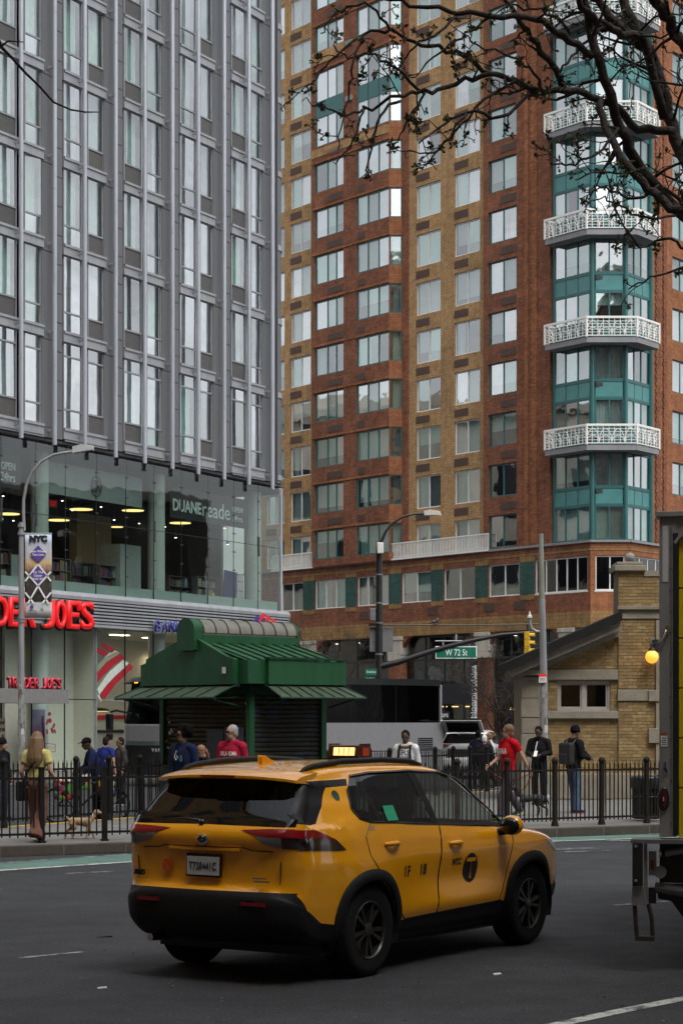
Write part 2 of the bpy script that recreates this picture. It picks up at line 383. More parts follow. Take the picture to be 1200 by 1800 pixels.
# bike lane and markings
lo = [G(-200, 1549), G(0, 1531), G(240, 1515), G(480, 1501), G(720, 1490), G(952, 1480), G(1110, 1475), G(1300, 1470)]
up = [G(-200, 1530), G(0, 1517.5), G(240, 1501), G(480, 1489.5), G(720, 1480), G(952, 1471), G(1110, 1467.5), G(1300, 1463)]
mb = MB(); mb.add([(*p, .004) for p in lo] + [(*p, .004) for p in up], [(i, i + 1, 9 + i, 8 + i) for i in range(7)])
bl = mb.build('bike_lane', M_GREEN); bl['kind'] = 'structure'
strip('bike_lane_line', lo, .13, .008, M_WHITE); strip('bike_lane_line', up, .09, .008, M_WHITE2)
strip('lane_dash', [G(117, 1536), G(200, 1532)], .12, .005, M_WHITE2)
strip('lane_dash', [G(33, 1685), G(80, 1680), G(145, 1674)], .07, .005, M_WHITE2)
strip('lane_dash', [G(1075, 1592), G(1180, 1584)], .1, .005, M_WHITE2)
strip('lane_dash', [G(955, 1494), G(1045, 1491)], .3, .005, M_WHITE2)
strip('lane_dash', [G(955, 1499), G(1070, 1495)], .1, .005, M_WHITE2)
strip('lane_dash', [G(1068, 1479), G(1115, 1478)], .25, .0095, M_WHITE2)
strip('parking_line', [G(960, 1806), G(1080, 1780), G(1200, 1756), G(1500, 1702)], .13, .005, M_WHITE)
gr_ = random.Random(5); mbg = MB()
for q in range(420):
    d_ = 12.5 + 17 * gr_.random() ** 1.5; x_ = (gr_.random() - .5) * .36 * d_; s_ = gr_.uniform(.004, .010); a_ = gr_.random() * 6.28
    if (Vector((x_, d_)) - K0).dot(KN) > -.3: continue
    mbg.prism([(x_ + s_ * math.cos(a_ + b_) * (1 + .5 * gr_.random()), d_ + s_ * math.sin(a_ + b_) * (1 + .5 * gr_.random())) for b_ in (0, 1.6, 3.1, 4.7)], .001, .001 + s_ * .5, 'z', 0 if q % 3 else 1)
tag(mbg.build('road_grit', [mat('grit_pale', (.20, .195, .18), .9), mat('grit_grey', (.09, .09, .085), .9)], None, weld=False), 'scattered pale grit on the asphalt', 'grit', kind='stuff')
# near pavement on the camera side, under the trees
ND = Vector((.64, .77)).normalized(); NN = Vector((ND.y, -ND.x)); N0 = Vector((3.7, 13.0))
mb = MB(); mb.prism([(*(N0 + ND * a + NN * b),) for a, b in ((-30, 0), (40, 0), (40, 14), (-30, 14))], .004, .15, 'z')
o = mb.build('near_pavement', M_CONC); o['kind'] = 'structure'
# ---------------------------------------------------------------- left glass and stone building
LE = Vector((.4926, .8703)); LF = None
_d = 49.95 / (.566 + (600 - 490) / 3500); LO = ((490 - 600) / 3500 * _d, _d)
LF = Facade(LO, LE)
LB = thing('hotel_building', 'grey stone and glass building with vertical metal fins above glazed shops', 'building', (LO[0], LO[1], 0), LF.ang)
M_STONE = mat('grey_stone', (.112, .116, .124), .6, var=.2, scale=1.6, bump=.1, bscale=30, streak=True)
M_FIN = mat('fin_metal', (.40, .42, .47), .38, metal=.35, var=.1, scale=3, streak=True)
M_LEDGE = mat('ledge_metal', (.30, .31, .33), .45, metal=.2, var=.15, scale=2.5, streak=True)
M_LFRAME = mat('window_frame_grey', (.27, .275, .29), .45, metal=.2, var=.08)
M_GREYP = mat('grey_spandrel', (.075, .072, .07), .5, var=.25, scale=8)
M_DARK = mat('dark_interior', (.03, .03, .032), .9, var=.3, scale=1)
M_GASK = mat('black_gasket', (.012, .012, .013), .5)
GL_L = glass_mat('hotel_glass', (.74, .88, .84), .50, .30)
GL_LS = [GL_L, glass_mat('hotel_glass_bright', (.74, .88, .84), .66, .35), glass_mat('hotel_glass_green', (.66, .86, .78), .42, .30)]
GL_S = glass_mat('shop_glass', (.62, .71, .67), .085, .10)
GL_S2 = glass_mat('shop_glass_lower', (.86, .93, .90), .05, .08)
M_CURT = [mat('curtain_white', (.62, .66, .65), .85, var=.1, scale=3), mat('curtain_teal', (.36, .52, .53), .85, var=.12, scale=3), mat('curtain_grey', (.42, .44, .44), .85, var=.1, scale=3), mat('curtain_green', (.48, .58, .53), .85, var=.1, scale=3)]

def curtain_mesh(w, h, mi, amp=.035, wl=.16):
    def fn():
        n = max(6, int(w / wl * 4)); mb = MB(); vs = []
        for i in range(n + 1):
            x = w * i / n; y = amp * math.sin(i * math.pi / 2 + .6) * (.6 + .4 * math.sin(i * 1.7))
            vs += [(x, y, 0), (x + .01 * math.sin(i * 2.1), y * .7, h)]
        mb.add(vs, [(2 * i, 2 * i + 2, 2 * i + 3, 2 * i + 1) for i in range(n)])
        return mb.mesh('curtain', M_CURT[mi], smooth='all')
    return cached(('cur', round(w, 2), round(h, 2), mi, wl), fn)
def pane_mesh(w, h, g, name='pane'):
    return cached(('pane', round(w, 3), round(h, 3), g.name), lambda: MB().box(0, w, -.004, .004, 0, h).mesh(name, g))

LX = lambda px, y=0: LF.x(px, y)
ZB0 = 12.17                        # lowest ledge
ledges = [ZB0] + [15.62 + 3.09 * i for i in range(7)]
ZTOP = ledges[-1] + .2
bays = [((-22, 27), (44, 72)), ((111, 142), (155, 182)), ((217, 247), (258.5, 283.5)), ((315.5, 342), (352, 373)), ((405.5, 430), (441.5, 460))]
piers = [(73, 110), (183, 216), (284.5, 314.5), (374, 404.5), (461, 484)]
tubes = [37.7, 96.6, 149.5, 203.6, 254.8, 303.3, 348.8, 394.3, 437.6, 478.8]
XMIN = LX(-22) - .4
M_JOINT = mat('dark_joint', (.04, .04, .042), .8)
# stone piers made of panels
for pi, (a, b) in enumerate(piers):
    x0, x1 = LX(a, -.12), LX(b, -.12); xm = x0 + (x1 - x0) * .58
    zb = ZB0 - .25
    mb = MB(); mb.box(x0 + .01, x1 - .01, -.09, .35, zb + .02, ZTOP + 2); core = mb.build('stone_pier', M_JOINT, LB)
    z = zb; fl = 0
    while z < ZTOP + 1.5:
        h = 3.09
        me = cached(('spL', round(xm - x0, 2)), lambda: MB().box(.012, xm - x0 - .012, -.12, -.05, .012, 3.09 - .012).mesh('stone_panel', M_STONE, bevel=.006))
        put('stone_panel', me, core, (x0, 0, z + .35), (0, 0, 0))
        for q in range(3):
            me = cached(('spR', round(x1 - xm, 2)), lambda: MB().box(.012, x1 - xm - .012, -.12, -.05, .012, 1.03 - .012).mesh('stone_panel', M_STONE, bevel=.006))
            put('stone_panel', me, core, (xm, rnd.uniform(-.004, 0), z + q * 1.03))
        z += 3.09
    me = MB().box(.006, xm - x0 - .006, -.12, -.05, .006, .344).mesh('stone_panel', M_STONE); put('stone_panel', me, core, (x0, 0, zb))
# far left wall beyond the frame
MB().box(XMIN - 9, XMIN, -.1, .3, ZB0 - .3, ZTOP + 2).build('wall', M_STONE, LB)
# ledges and windows
M_SLIT = mat('ac_slit', (.05, .048, .046), .6)
for bi, ((a0, a1), (b0, b1)) in enumerate(bays):
    xa0, xa1, xb0, xb1 = (LX(q_, -.06) for q_ in (a0, a1, b0, b1))
    for fi, zl in enumerate(ledges[:-1]):
        zn = ledges[fi + 1]
        me = MB().box(xa0 - .06, xb1 + .06, -.16, .3, -.19, .17).add([(xa0 - .06, -.2, .1), (xb1 + .06, -.2, .1), (xb1 + .06, -.2, .19), (xa0 - .06, -.2, .19), (xa0 - .06, .2, .1), (xb1 + .06, .2, .1), (xb1 + .06, .2, .19), (xa0 - .06, .2, .19)], [(0, 1, 2, 3), (3, 2, 6, 7), (0, 4, 5, 1)]).mesh('ledge', M_LEDGE)
        put('ledge', me, LB, (0, 0, zl))
        for si, (x0, x1) in enumerate(((xa0, xa1), (xb0, xb1))):
            # the post behind the fin sits between the two windows
            if si == 1: x0 = x0 - .05
            else: x1 = x1 + .05
            w = x1 - x0; h = zn - zl - .36
            grey = (si == 0) == (bi % 2 == 0)
            splits = [.70]
            if fi == 0: splits.append(h - .5)
            fw = .045
            def frame(w=w, h=h, splits=tuple(splits), grey=grey):
                mb = MB(); mb.box(0, fw, -.04, .06, 0, h); mb.box(w - fw, w, -.04, .06, 0, h); mb.box(fw, w - fw, -.04, .06, 0, fw); mb.box(fw, w - fw, -.04, .06, h - fw, h)
                for s in splits: mb.box(fw, w - fw, -.04, .06, s - .03, s + .03)
                return mb.mesh('window', M_LFRAME)
            wn = put('window', cached(('lw', round(w, 2), round(h, 2), grey), frame), LB, (x0, -.05, zl + .18))
            zs = [fw] + [s for s in splits] + [h - fw]
            for q in range(len(zs) - 1):
                z0, z1 = zs[q] + (.04 if q else 0), zs[q + 1] - (.04 if q < len(zs) - 2 else 0)
                if grey and q == 0:
                    put('spandrel_panel', cached(('gp', round(w, 2)), lambda: MB().box(0, w - 2 * fw, -.01, .02, 0, z1 - z0).mesh('spandrel_panel', M_GREYP)), wn, (fw, 0, z0)); continue
                o = put('pane', pane_mesh(w - 2 * fw, z1 - z0, rnd.choice(GL_LS)), wn, (fw, 0, z0), (rnd.uniform(-.006, .006), 0, rnd.uniform(-.006, .006)))
                if bi == 0 and si == 1 and fi == 2 and q == 1:      # one sash tipped open
                    o.rotation_euler = (0, 0, R(-7)); o.location.y += .05
            # curtains
            r = rnd.random(); cm = 1 if (fi == 0 and bi in (2, 3)) else rnd.choice([0, 0, 3, 2, 0])
            cw = w - .1
            if fi == 0 and bi in (1, 4): parts = [(.0, .4)]
            elif r < .72: parts = [(0, 1)]
            elif r < .84: parts = [(0, .5)]
            elif r < .94: parts = [(.45, 1)]
            else: parts = [(.0, .28), (.75, 1)]
            for f0, f1 in parts:
                put('curtain', curtain_mesh(cw * (f1 - f0), h - .1, cm), wn, (.05 + cw * f0, .22, .05))
for ((a0, a1), (b0, b1)) in bays:
    MB().box(LX(a0) - .05, LX(b1) + .05, -.13, .3, ZB0 - .26, ZB0 - .192).build('base_fascia', M_LEDGE, LB)
# round fins in front
for i, px in enumerate(tubes):
    x = LX(px, -.42); zb = LF.z(px, 770 + (px - 37) * .2045, -.42)
    mb = MB(); mb.tube([(x, -.42, zb), (x, -.42, ZTOP + 2.2)], .082, 12)
    for zl in ledges[1:]: mb.tube([(x, -.42, zl - 1.2), (x, -.42, zl - 1.17)], .092, 12)
    t_ = mb.build('fin', M_FIN, LB, smooth=True)
    for zl in ledges: put('fin_bracket', cached(('fbk',), lambda: MB().box(-.03, .03, -.34, -.05, -.05, .05).mesh('fin_bracket', M_LEDGE)), t_, (x, 0, zl))
# rounded end of the building
xe = LX(484); rr = .75
mb = MB(); pts = [(xe, -.1)] + [(xe + .1 + rr * math.sin(R(a)), -.1 + rr * (1 - math.cos(R(a)))) for a in range(0, 91, 9)] + [(xe + .1 + rr, 14), (xe, 14)]
mb.prism(pts, ZB0 - .25, ZTOP + 2, 'z'); mb.build('rounded_corner', M_STONE, LB, smooth=30)
for zl in ledges:
    mb = MB(); mb.prism([(p[0] + (.03 if i > 1 else 0), p[1] - .03) for i, p in enumerate(pts[:-2])] + [(xe + .14 + rr, 10), (xe + .3, 10)], zl - .12, zl + .1, 'z'); mb.build('corner_ledge', M_LEDGE, LB)
xc = LX(499, .1)
MB().tube([(xc, .35, LF.z(497, 862, .3)), (xc, .35, ZTOP + 2)], .1, 12).build('fin', M_FIN, LB, smooth=True)
xc2 = xe + .1 + rr
for zl in ledges[:-1]:
    for zz in (0, 1.45):
        MB().box(xc2 - .02, xc2 + .05, .9, 2.2, zl + .3 + zz, zl + 1.5 + zz).build('side_window', M_GASK, LB)
# core: dark rooms behind the curtains, floors between storeys
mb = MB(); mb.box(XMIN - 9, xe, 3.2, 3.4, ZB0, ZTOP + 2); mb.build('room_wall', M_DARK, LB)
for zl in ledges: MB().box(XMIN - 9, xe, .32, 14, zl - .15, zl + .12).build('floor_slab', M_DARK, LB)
MB().box(XMIN - 9, xe + .1, .0, 14, ZTOP + 2, ZTOP + 2.3).build('roof', M_STONE, LB)
MB().box(XMIN - 9, xe + rr, -.02, 14, ZB0 - .36, ZB0 - .262).build('soffit', mat('soffit', (.09, .09, .095), .5), LB)
# ---- upper shop floor
ZS1, ZS0 = ZB0 - .36, 6.62
GY = .25
joints = [-60, 2, 63, 116, 170, 222, 271, 319, 366, 411, 454, 489]
jx = [LX(p, GY) for p in joints]
zmid = 9.25
pm = mat('patch_fitting', (.02, .02, .022), .4)
for i in range(len(jx) - 1):
    x0, x1 = jx[i], jx[i + 1]
    for z0, z1 in ((ZS0, zmid), (zmid, ZS1)):
        o = put('glass_pane', pane_mesh(x1 - x0 - .025, z1 - z0 - .02, GL_S, 'glass_pane'), LB, (x0 + .012, GY, z0 + .01), (rnd.uniform(-.002, .002), 0, rnd.uniform(-.003, .003)))
    mb = MB(); mb.box(x0 - .014, x0 + .014, GY + .006, GY + .03, ZS0, ZS1); mb.box(x0, x1, GY + .006, GY + .02, zmid - .012, zmid + .012); gk = mb.build('glass_joint', M_GASK, LB)
    for q in range(1, 7): put('glass_clamp', cached(('clamp',), lambda: MB().box(-.09, .09, -.03, -.008, -.02, .02).mesh('glass_clamp', pm)), LB, (x0, GY, ZS0 + (ZS1 - ZS0) * q / 7))
    if i in (1, 2, 6, 10): put('patch_fitting', cached(('patch',), lambda: MB().box(-.06, .06, -.035, -.008, -.45, .35).mesh('patch_fitting', pm)), LB, (x0, GY, zmid))
# curved glass at the end
mb = MB(); arc = [(jx[-1], GY)] + [(jx[-1] + rr * math.sin(R(a)), GY + rr * (1 - math.cos(R(a)))) for a in range(10, 91, 10)] + [(jx[-1] + rr, 9)]
for i in range(len(arc) - 1): mb.add([(*arc[i], ZS0), (*arc[i + 1], ZS0), (*arc[i + 1], ZS1), (*arc[i], ZS1)], [(0, 1, 2, 3)])
mb.build('curved_glass', GL_S, LB, smooth='all')
mb = MB(); mb.tube([(arc[5][0], arc[5][1] - .05, ZS0), (arc[5][0], arc[5][1] - .05, ZS1)], .07, 8); mb.build('corner_tube', M_FIN, LB, smooth=True)
M_COLM = mat('white_column', (.46, .50, .48), .5, var=.06)
for px, r_ in ((72, .32), (277, .33), (446, .36)):
    x = LX(px, .8); MB().tube([(x, .85, 0.15), (x, .85, ZS1)], r_, 20).build('column', M_COLM, LB, smooth=True)
xL = XMIN - 9
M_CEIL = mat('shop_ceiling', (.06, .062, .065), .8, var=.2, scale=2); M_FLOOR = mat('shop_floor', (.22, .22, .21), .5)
MB().box(xL, jx[-1] + .3, GY + .1, 16, ZS1 - .25, ZS1 - .1).build('shop_ceiling', M_CEIL, LB)
MB().box(xL, jx[-1] + .3, GY + .1, 16, ZS0 - .25, ZS0 - .02).build('shop_floor', M_FLOOR, LB)
M_BACK = mat('shop_back_wall', (.09, .085, .075), .8, var=.3, scale=.7)
MB().box(xL, jx[-1] + .3, 12, 12.3, ZS0, ZS1).build('shop_back_wall', M_BACK, LB)
MB().box(xL - .2, xL, GY, 12, 0, ZS1).build('shop_side_wall', M_BACK, LB)
MB().box(jx[-1] + .1, jx[-1] + .3, 3.2, 12, ZS0, ZS1).build('shop_end_wall', M_BACK, LB)
M_PALE = mat('pale_panel', (.34, .40, .39), .6, var=.06)
x0, x1 = LX(84, 1.0), LX(250, 1.0)
MB().box(x0, x1, 1.0, 1.08, LF.z(170, 880, 1.0), LF.z(170, 826, 1.0)).build('pale_fascia', M_PALE, LB)
M_YW = mat('beige_partition', (.42, .33, .17), .8, var=.1)
MB().box(LX(136, 6), LX(196, 6), 6, 6.4, ZS0, LF.z(165, 905, 6)).build('beige_partition', M_YW, LB)
M_WW = mat('white_cabinet', (.48, .53, .53), .6)
MB().box(LX(212, 2.2), LX(248, 2.2), 2.2, 3.2, ZS0, LF.z(230, 958, 2.2)).build('white_partition', M_WW, LB)
MB().box(LX(20, 2.5), LX(36, 2.5), 2.5, 3.4, ZS0, LF.z(28, 975, 2.5)).build('white_partition', M_WW, LB)
# frosted strip along the foot of the glass
MB().box(jx[0], jx[-1], GY + .05, GY + .09, ZS0 - .02, ZS0 + .36).build('frosted_strip', M_PALE, LB)
# ---- ribbed band between the shop floors
BZ0, BZ1 = 5.40, 6.58
mb = MB(); mb.box(xL, jx[-1] + .2, .12, .6, BZ0, BZ1); mb.build('band_backing', M_GASK, LB)
nr = 7
endx = jx[-1] + .1
arcp = lambda off: [(endx + (rr + off) * math.sin(R(a)), GY + rr - (rr + off) * math.cos(R(a))) for a in range(0, 91, 10)]
def ribsweep(prof, name, m, x0=xL):
    """prof: (out, z) points; swept along the front and round the end"""
    mb = MB(); path = lambda o: [(x0, GY - o)] + arcp(o) + [(endx + rr + o, 8)]
    rows = [[(x, y, z) for x, y in path(o)] for o, z in prof]
    n = len(rows[0]); vs = [v for r_ in rows for v in r_]
    mb.add(vs, [(i * n + j, i * n + j + 1, (i + 1) * n + j + 1, (i + 1) * n + j) for i in range(len(rows) - 1) for j in range(n - 1)])
    return mb.build(name, m, LB, smooth=30)
for q in range(nr):
    z0 = BZ0 + .1 + q * (BZ1 - BZ0 - .34) / nr; hh = (BZ1 - BZ0 - .34) / nr
    ribsweep([(.22, z0), (.34, z0 + .01), (.34, z0 + hh * .62), (.22, z0 + hh * .75)], 'band_slat', M_LEDGE)
ribsweep([(.2, BZ1 - .26), (.36, BZ1 - .25), (.37, BZ1 - .13), (.30, BZ1), (-.05, BZ1 + .03)], 'band_sill', M_LEDGE)
ribsweep([(.0, BZ0 - .02), (.33, BZ0 - .02), (.33, BZ0 + .08), (.2, BZ0 + .09)], 'band_foot', M_LEDGE)
ribsweep([(.12, BZ0), (.12, BZ1 - .1)], 'band_back', M_GASK)
# ---- ground floor
joints0 = [-60, 4, 57, 115, 170, 221, 271, 330, 390, 450, 489]
gx = [LX(p, GY) for p in joints0]
for i in range(len(gx) - 1):
    for z0, z1 in ((.15, 2.75), (2.75, BZ0)):
        if i in (0, 1) and z0 < 1: continue
        put('glass_pane', pane_mesh(gx[i + 1] - gx[i] - .03, z1 - z0 - .03, GL_S2, 'glass_pane'), LB, (gx[i] + .015, GY, z0 + .015), (rnd.uniform(-.002, .002), 0, rnd.uniform(-.003, .003)))
    mb = MB(); wj = .05 if i == 4 else .016
    mb.box(gx[i] - wj, gx[i] + wj, GY + .006, GY + .05, .15, BZ0); mb.box(gx[i], gx[i + 1], GY + .006, GY + .03, 2.73, 2.77)
    mb.build('glass_joint', M_LFRAME if i == 4 else M_GASK, LB)
M_CREAM = mat('cream_wall', (.62, .58, .50), .7, var=.06); M_GREYW = mat('grey_green_wall', (.60, .58, .50), .7, var=.06)
MB().box(gx[2] - .2, gx[4], 1.3, 1.45, .15, BZ0).build('shop_wall', M_GREYW, LB)
MB().box(gx[4], gx[4] + .15, .4, 8, .15, BZ0).build('shop_wall', M_CREAM, LB)
MB().box(gx[4], gx[-1] + .3, 5.5, 5.7, .15, BZ0).build('bank_back_wall', M_CREAM, LB)
MB().box(gx[-1] + .1, gx[-1] + .3, .6, 5.5, .15, BZ0).build('bank_end_wall', M_CREAM, LB)
MB().box(xL, gx[-1], .32, 8, BZ0 - .06, BZ0 - .0).build('shop_ceiling', M_CREAM, LB)
MB().box(xL, gx[2] - .2, 4.5, 4.7, .15, BZ0).build('shop_wall', mat('dark_shop_wall', (.05, .045, .04), .8), LB)
MB().box(LX(222, .5), LX(256, .5), 2.2, 3, 3.2, BZ0 - .06).build('white_bulkhead', M_CREAM, LB)
flo = MB().box(xL, gx[-1] + 4, -4.5, 12, .0, .15).build('shop_pavement', M_CONC); flo.location = (LO[0], LO[1], .003); flo.rotation_euler = (0, 0, LF.ang); flo['kind'] = 'structure'
# lit lamps inside
M_LAMP = mat('lamp_diffuser', (1, .85, .55), .5, emit=(1.0, .68, .24), estr=1.2)
M_SPOT = mat('spot_lens', (1, 1, .9), .5, emit=(1, .9, .7), estr=8.0)
M_TRIM = mat('lamp_trim', (.2, .2, .2), .5)
def disc_lamp(px, py, y, rad):
    x = LX(px, y); z = LF.z(px, py, y)
    c = LB.matrix_world if False else None
    root = thing('ceiling_lamp', 'x', 'lamp', (0, 0, 0))
    w = Vector((LO[0], LO[1])) + LF.e * x + LF.n * y; root.location = (w.x, w.y, z)
    MB().lathe([(rad, 0), (rad, .05), (rad * .9, .09), (.02, .1)], 24).build('lamp_housing', M_TRIM, root, smooth=True)
    MB().lathe([(rad * .97, -.02), (rad * .97, -.004), (.01, -.004)], 24).build('diffuser', M_LAMP, root)
    MB().tube([(0, 0, .09), (0, 0, ZS1 - .2 - z)], .015, 6).build('lamp_cable', M_GASK, root)
    root['group'] = 'round shop lamps'
    return root
for (px, py, y, rad, lab) in [(143, 895, 3.0, .46, 'round yellow shop lamp below the pale fascia, nearest the lamp post'), (103, 914, 5.5, .46, 'low round shop lamp just right of the banner pole'),
                         (234, 897, 3.2, .46, 'round yellow shop lamp left of the white round column'), (317, 919, 3.2, .46, 'round shop lamp below the big shop lettering'),
                         (15, 903, 3.4, .44, 'round shop lamp at the left edge of the picture'), (383, 928, 6.5, .4, 'faint far shop lamp right of the lamp under the lettering'),
                         (205, 926, 7.5, .3, 'small far shop lamp beside the beige partition')]:
    disc_lamp(px, py, y, rad)['label'] = lab
sp = [(110, 880), (128, 897), (178, 891), (201, 914), (245, 920), (88, 912), (24, 915), (6, 872), (4, 912), (374, 918), (396, 922), (290, 926), (309, 945), (400, 957), (163, 917), (178, 925)]
SPL = ['just right of the exit sign', 'left of the lamp under the monogram', 'upper one right of the monogram lamp', 'above the beige partition edge', 'beside the white column, lower one', 'left of the low round lamp', 'right of the leftmost round lamp', 'high above the leftmost round lamp', 'at the very left edge', 'below the middle of the big lettering', 'below the right end of the big lettering', 'just right of the white column', 'low, right of the white column', 'far right, above the wire trolley', 'right of the monogram lamp, lower one', 'over the left side of the beige partition']
for i, (px, py) in enumerate(sp):
    y = 4.5 + (i * 37 % 40) / 10
    x = LX(px, y); z = LF.z(px, py, y); w = Vector((LO[0], LO[1])) + LF.e * x + LF.n * y
    t_ = thing('spot_lamp', 'small bright spotlight in the upper shop, ' + SPL[i], 'spotlight', (w.x, w.y, z), 0, 'small spotlights in the upper shop')
    MB().lathe([(.045, 0), (.055, .02), (.055, .14), (.02, .16)], 10).build('lamp_housing', M_TRIM, t_)
    MB().lathe([(.042, -.012), (.042, -.002), (.01, -.002)], 10).build('lens', M_SPOT, t_)
    MB().tube([(0, 0, .14), (0, 0, ZS1 - .2 - z)], .01, 5).build('stem', M_TRIM, t_)
M_BANKL = mat('bank_light_panel', (1, .9, .7), .5, emit=(1, .80, .50), estr=9.0)
def LW(px, py, y):
    x = LX(px, y); w = Vector((LO[0], LO[1])) + LF.e * x + LF.n * y
    return Vector((w.x, w.y, LF.z(px, py, y)))
for i, (px, py, y) in enumerate([(209, 1116, 2.5), (180, 1250, 5.2), (240, 1250, 5.2), (268, 1121, 3.0), (285, 1150, 5.0)]):
    p = LW(px, py, y)
    t_ = thing('ceiling_lamp', ['flat ceiling light at the top of the bank window', 'dark-hooded bank lamp above the red stripe, left of the bus mirror', 'dark-hooded bank lamp seen behind the bus windscreen', 'small bank ceiling light left of the white column', 'bank wall light behind the kiosk gable'][i], 'lamp', p, LF.ang, 'bank lamps')
    if i in (1, 2):
        MB().lathe([(.28, .0), (.26, .08), (.1, .12), (.03, .13)], 18).build('lamp_hood', M_GASK, t_, smooth=True); MB().lathe([(.24, -.015), (.24, -.003), (.01, -.003)], 18).build('diffuser', M_LAMP, t_)
        MB().box(-.02, .02, 0, .3, .1, .14).build('arm', M_GASK, t_)
    else:
        MB().box(-.5, .5, -.2, .2, 0, .04).build('lamp_housing', M_TRIM, t_); MB().box(-.48, .48, -.18, .18, -.016, -.003).build('diffuser', M_BANKL, t_)
# ---------------------------------------------------------------- brick apartment tower
TD = 100.8 / (.8 + 441 / 3500); TO = (441 / 3500 * TD, TD)
TF = Facade(TO, (.6247, -.7809))
TW = thing('apartment_tower', 'tall orange and tan brick apartment tower with teal bay windows and white balconies', 'building', (TO[0], TO[1], 0), TF.ang)
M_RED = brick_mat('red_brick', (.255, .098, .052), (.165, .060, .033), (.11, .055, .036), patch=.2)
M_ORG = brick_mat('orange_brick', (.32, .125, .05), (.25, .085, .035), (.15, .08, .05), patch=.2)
M_TAN = brick_mat('tan_brick', (.44, .268, .12), (.35, .20, .085), (.20, .135, .08), patch=.2)
M_TAN2 = brick_mat('tan_soldier_brick', (.33, .20, .08), (.25, .14, .055), (.16, .1, .05), bw=.07, bh=.21)
M_GRNB = brick_mat('green_brick', (.035, .10, .085), (.025, .07, .06), (.05, .07, .06))
M_TEAL = mat('teal_frame', (.025, .115, .115), .4, var=.1, scale=2)
M_TEALP = mat('teal_panel', (.06, .215, .21), .38, var=.14, scale=1.2, bump=.04, bscale=3)
M_WFR = mat('white_frame', (.62, .61, .58), .5, var=.08, scale=2)
M_GRILLE = mat('vent_grille', (.10, .055, .04), .6, var=.25, scale=20)
M_STCAP = mat('limestone', (.42, .39, .34), .85, var=.2, scale=2.5, bump=.2, streak=True)
M_GREYS = mat('grey_string_course', (.22, .22, .225), .8, var=.15)
GL_T = glass_mat('tower_glass', (.62, .78, .76), .40, .16, (.88, .98, .97))
GL_TS = [GL_T, glass_mat('tower_glass_bright', (.66, .78, .76), .56, .2), glass_mat('tower_glass_soft', (.6, .72, .7), .30, .16)]
GL_D = glass_mat('tower_dark_glass', (.18, .24, .25), .13, .12)
M_BLIND = mat('roller_blind', (.50, .55, .53), .85, var=.06)
M_BLIND2 = mat('roller_blind_cream', (.55, .54, .48), .85, var=.06)
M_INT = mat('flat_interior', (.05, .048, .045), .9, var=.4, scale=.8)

class Face:
    """a sub-facade inside the tower's own frame"""
    def __init__(s, loc, rot): s.loc = Vector(loc); s.rot = rot
    def put(s, name, me, parent, loc=(0, 0, 0), rz=0):
        if parent is TW:
            v = Matrix.Rotation(s.rot, 3, 'Z') @ Vector(loc) + s.loc
            return put(name, me, TW, v, (0, 0, s.rot + rz))
        return put(name, me, parent, loc, (0, 0, rz))
F0 = Face((0, 0, 0), 0)

def win_frame(w, h, n, fm, fw=.06, dep=.1, sill=False, cuts=None):
    def fn():
        mb = MB(); mb.box(0, fw, 0, dep, 0, h); mb.box(w - fw, w, 0, dep, 0, h); mb.box(fw, w - fw, 0, dep, 0, fw); mb.box(fw, w - fw, 0, dep, h - fw, h)
        for q in range(1, n):
            x = (cuts[q - 1] * w) if cuts else w * q / n
            mb.box(x - .035, x + .035, .01, dep, fw, h - fw)
        if sill: mb.box(-.06, w + .06, -.07, dep, -.08, -.004)
        return mb.mesh('window', fm)
    return cached(('wf', round(w, 2), round(h, 2), n, fm.name, sill, tuple(cuts or ())), fn)

def tower_window(face, x0, x1, z0, z1, y, n, fm, sill=False, glass=None, cuts=None, treat=None, name='window'):
    w, h = x1 - x0, z1 - z0; fw = .06
    fr = face.put(name, win_frame(w, h, n, fm, fw, .1, sill, cuts), TW, (x0, y, z0))
    xs = [0] + [(cuts[q - 1] * w if cuts else w * q / n) for q in range(1, n)] + [w]
    for q in range(n):
        a, b = xs[q] + (fw if q == 0 else .035), xs[q + 1] - (fw if q == n - 1 else .035)
        o = put('pane', pane_mesh(round(b - a, 3), h - 2 * fw, glass if glass not in (None, GL_T) else rnd.choice(GL_TS)), fr, (a, .05, fw), (rnd.uniform(-.006, .006), 0, rnd.uniform(-.007, .007)))
    # what hangs behind the glass
    t = treat or rnd.choice(['blind', 'blind', 'half', 'curt', 'curt', 'side', 'none', 'half'])
    iw, ih = w - .1, h - .1
    bm_ = rnd.choice([M_BLIND, M_BLIND, M_BLIND2])
    if t in ('blind', 'half'):
        fr_ = {'blind': 1.0, 'half': rnd.choice([.5, .65, .4, .8])}[t]
        me = cached(('bl', round(w, 2), round(h, 2), fr_, bm_.name), lambda: MB().box(0, iw, 0, .012, ih * (1 - fr_), ih).box(0, iw, -.01, .022, ih * (1 - fr_) - .03, ih * (1 - fr_)).mesh('blind', bm_))
        put('blind', me, fr, (.05, .2, .05))
    elif t == 'curt':
        put('curtain', curtain_mesh(iw, ih, rnd.choice([0, 0, 2, 3])), fr, (.05, .24, .05))
    elif t == 'side':
        cw = iw * rnd.choice([.25, .35, .45]); ci = rnd.choice([0, 2, 3, 1])
        put('curtain', curtain_mesh(cw, ih, ci), fr, (.05, .24, .05))
        if rnd.random() < .6: put('curtain', curtain_mesh(cw, ih, ci), fr, (.05 + iw - cw, .24, .05))
    return fr
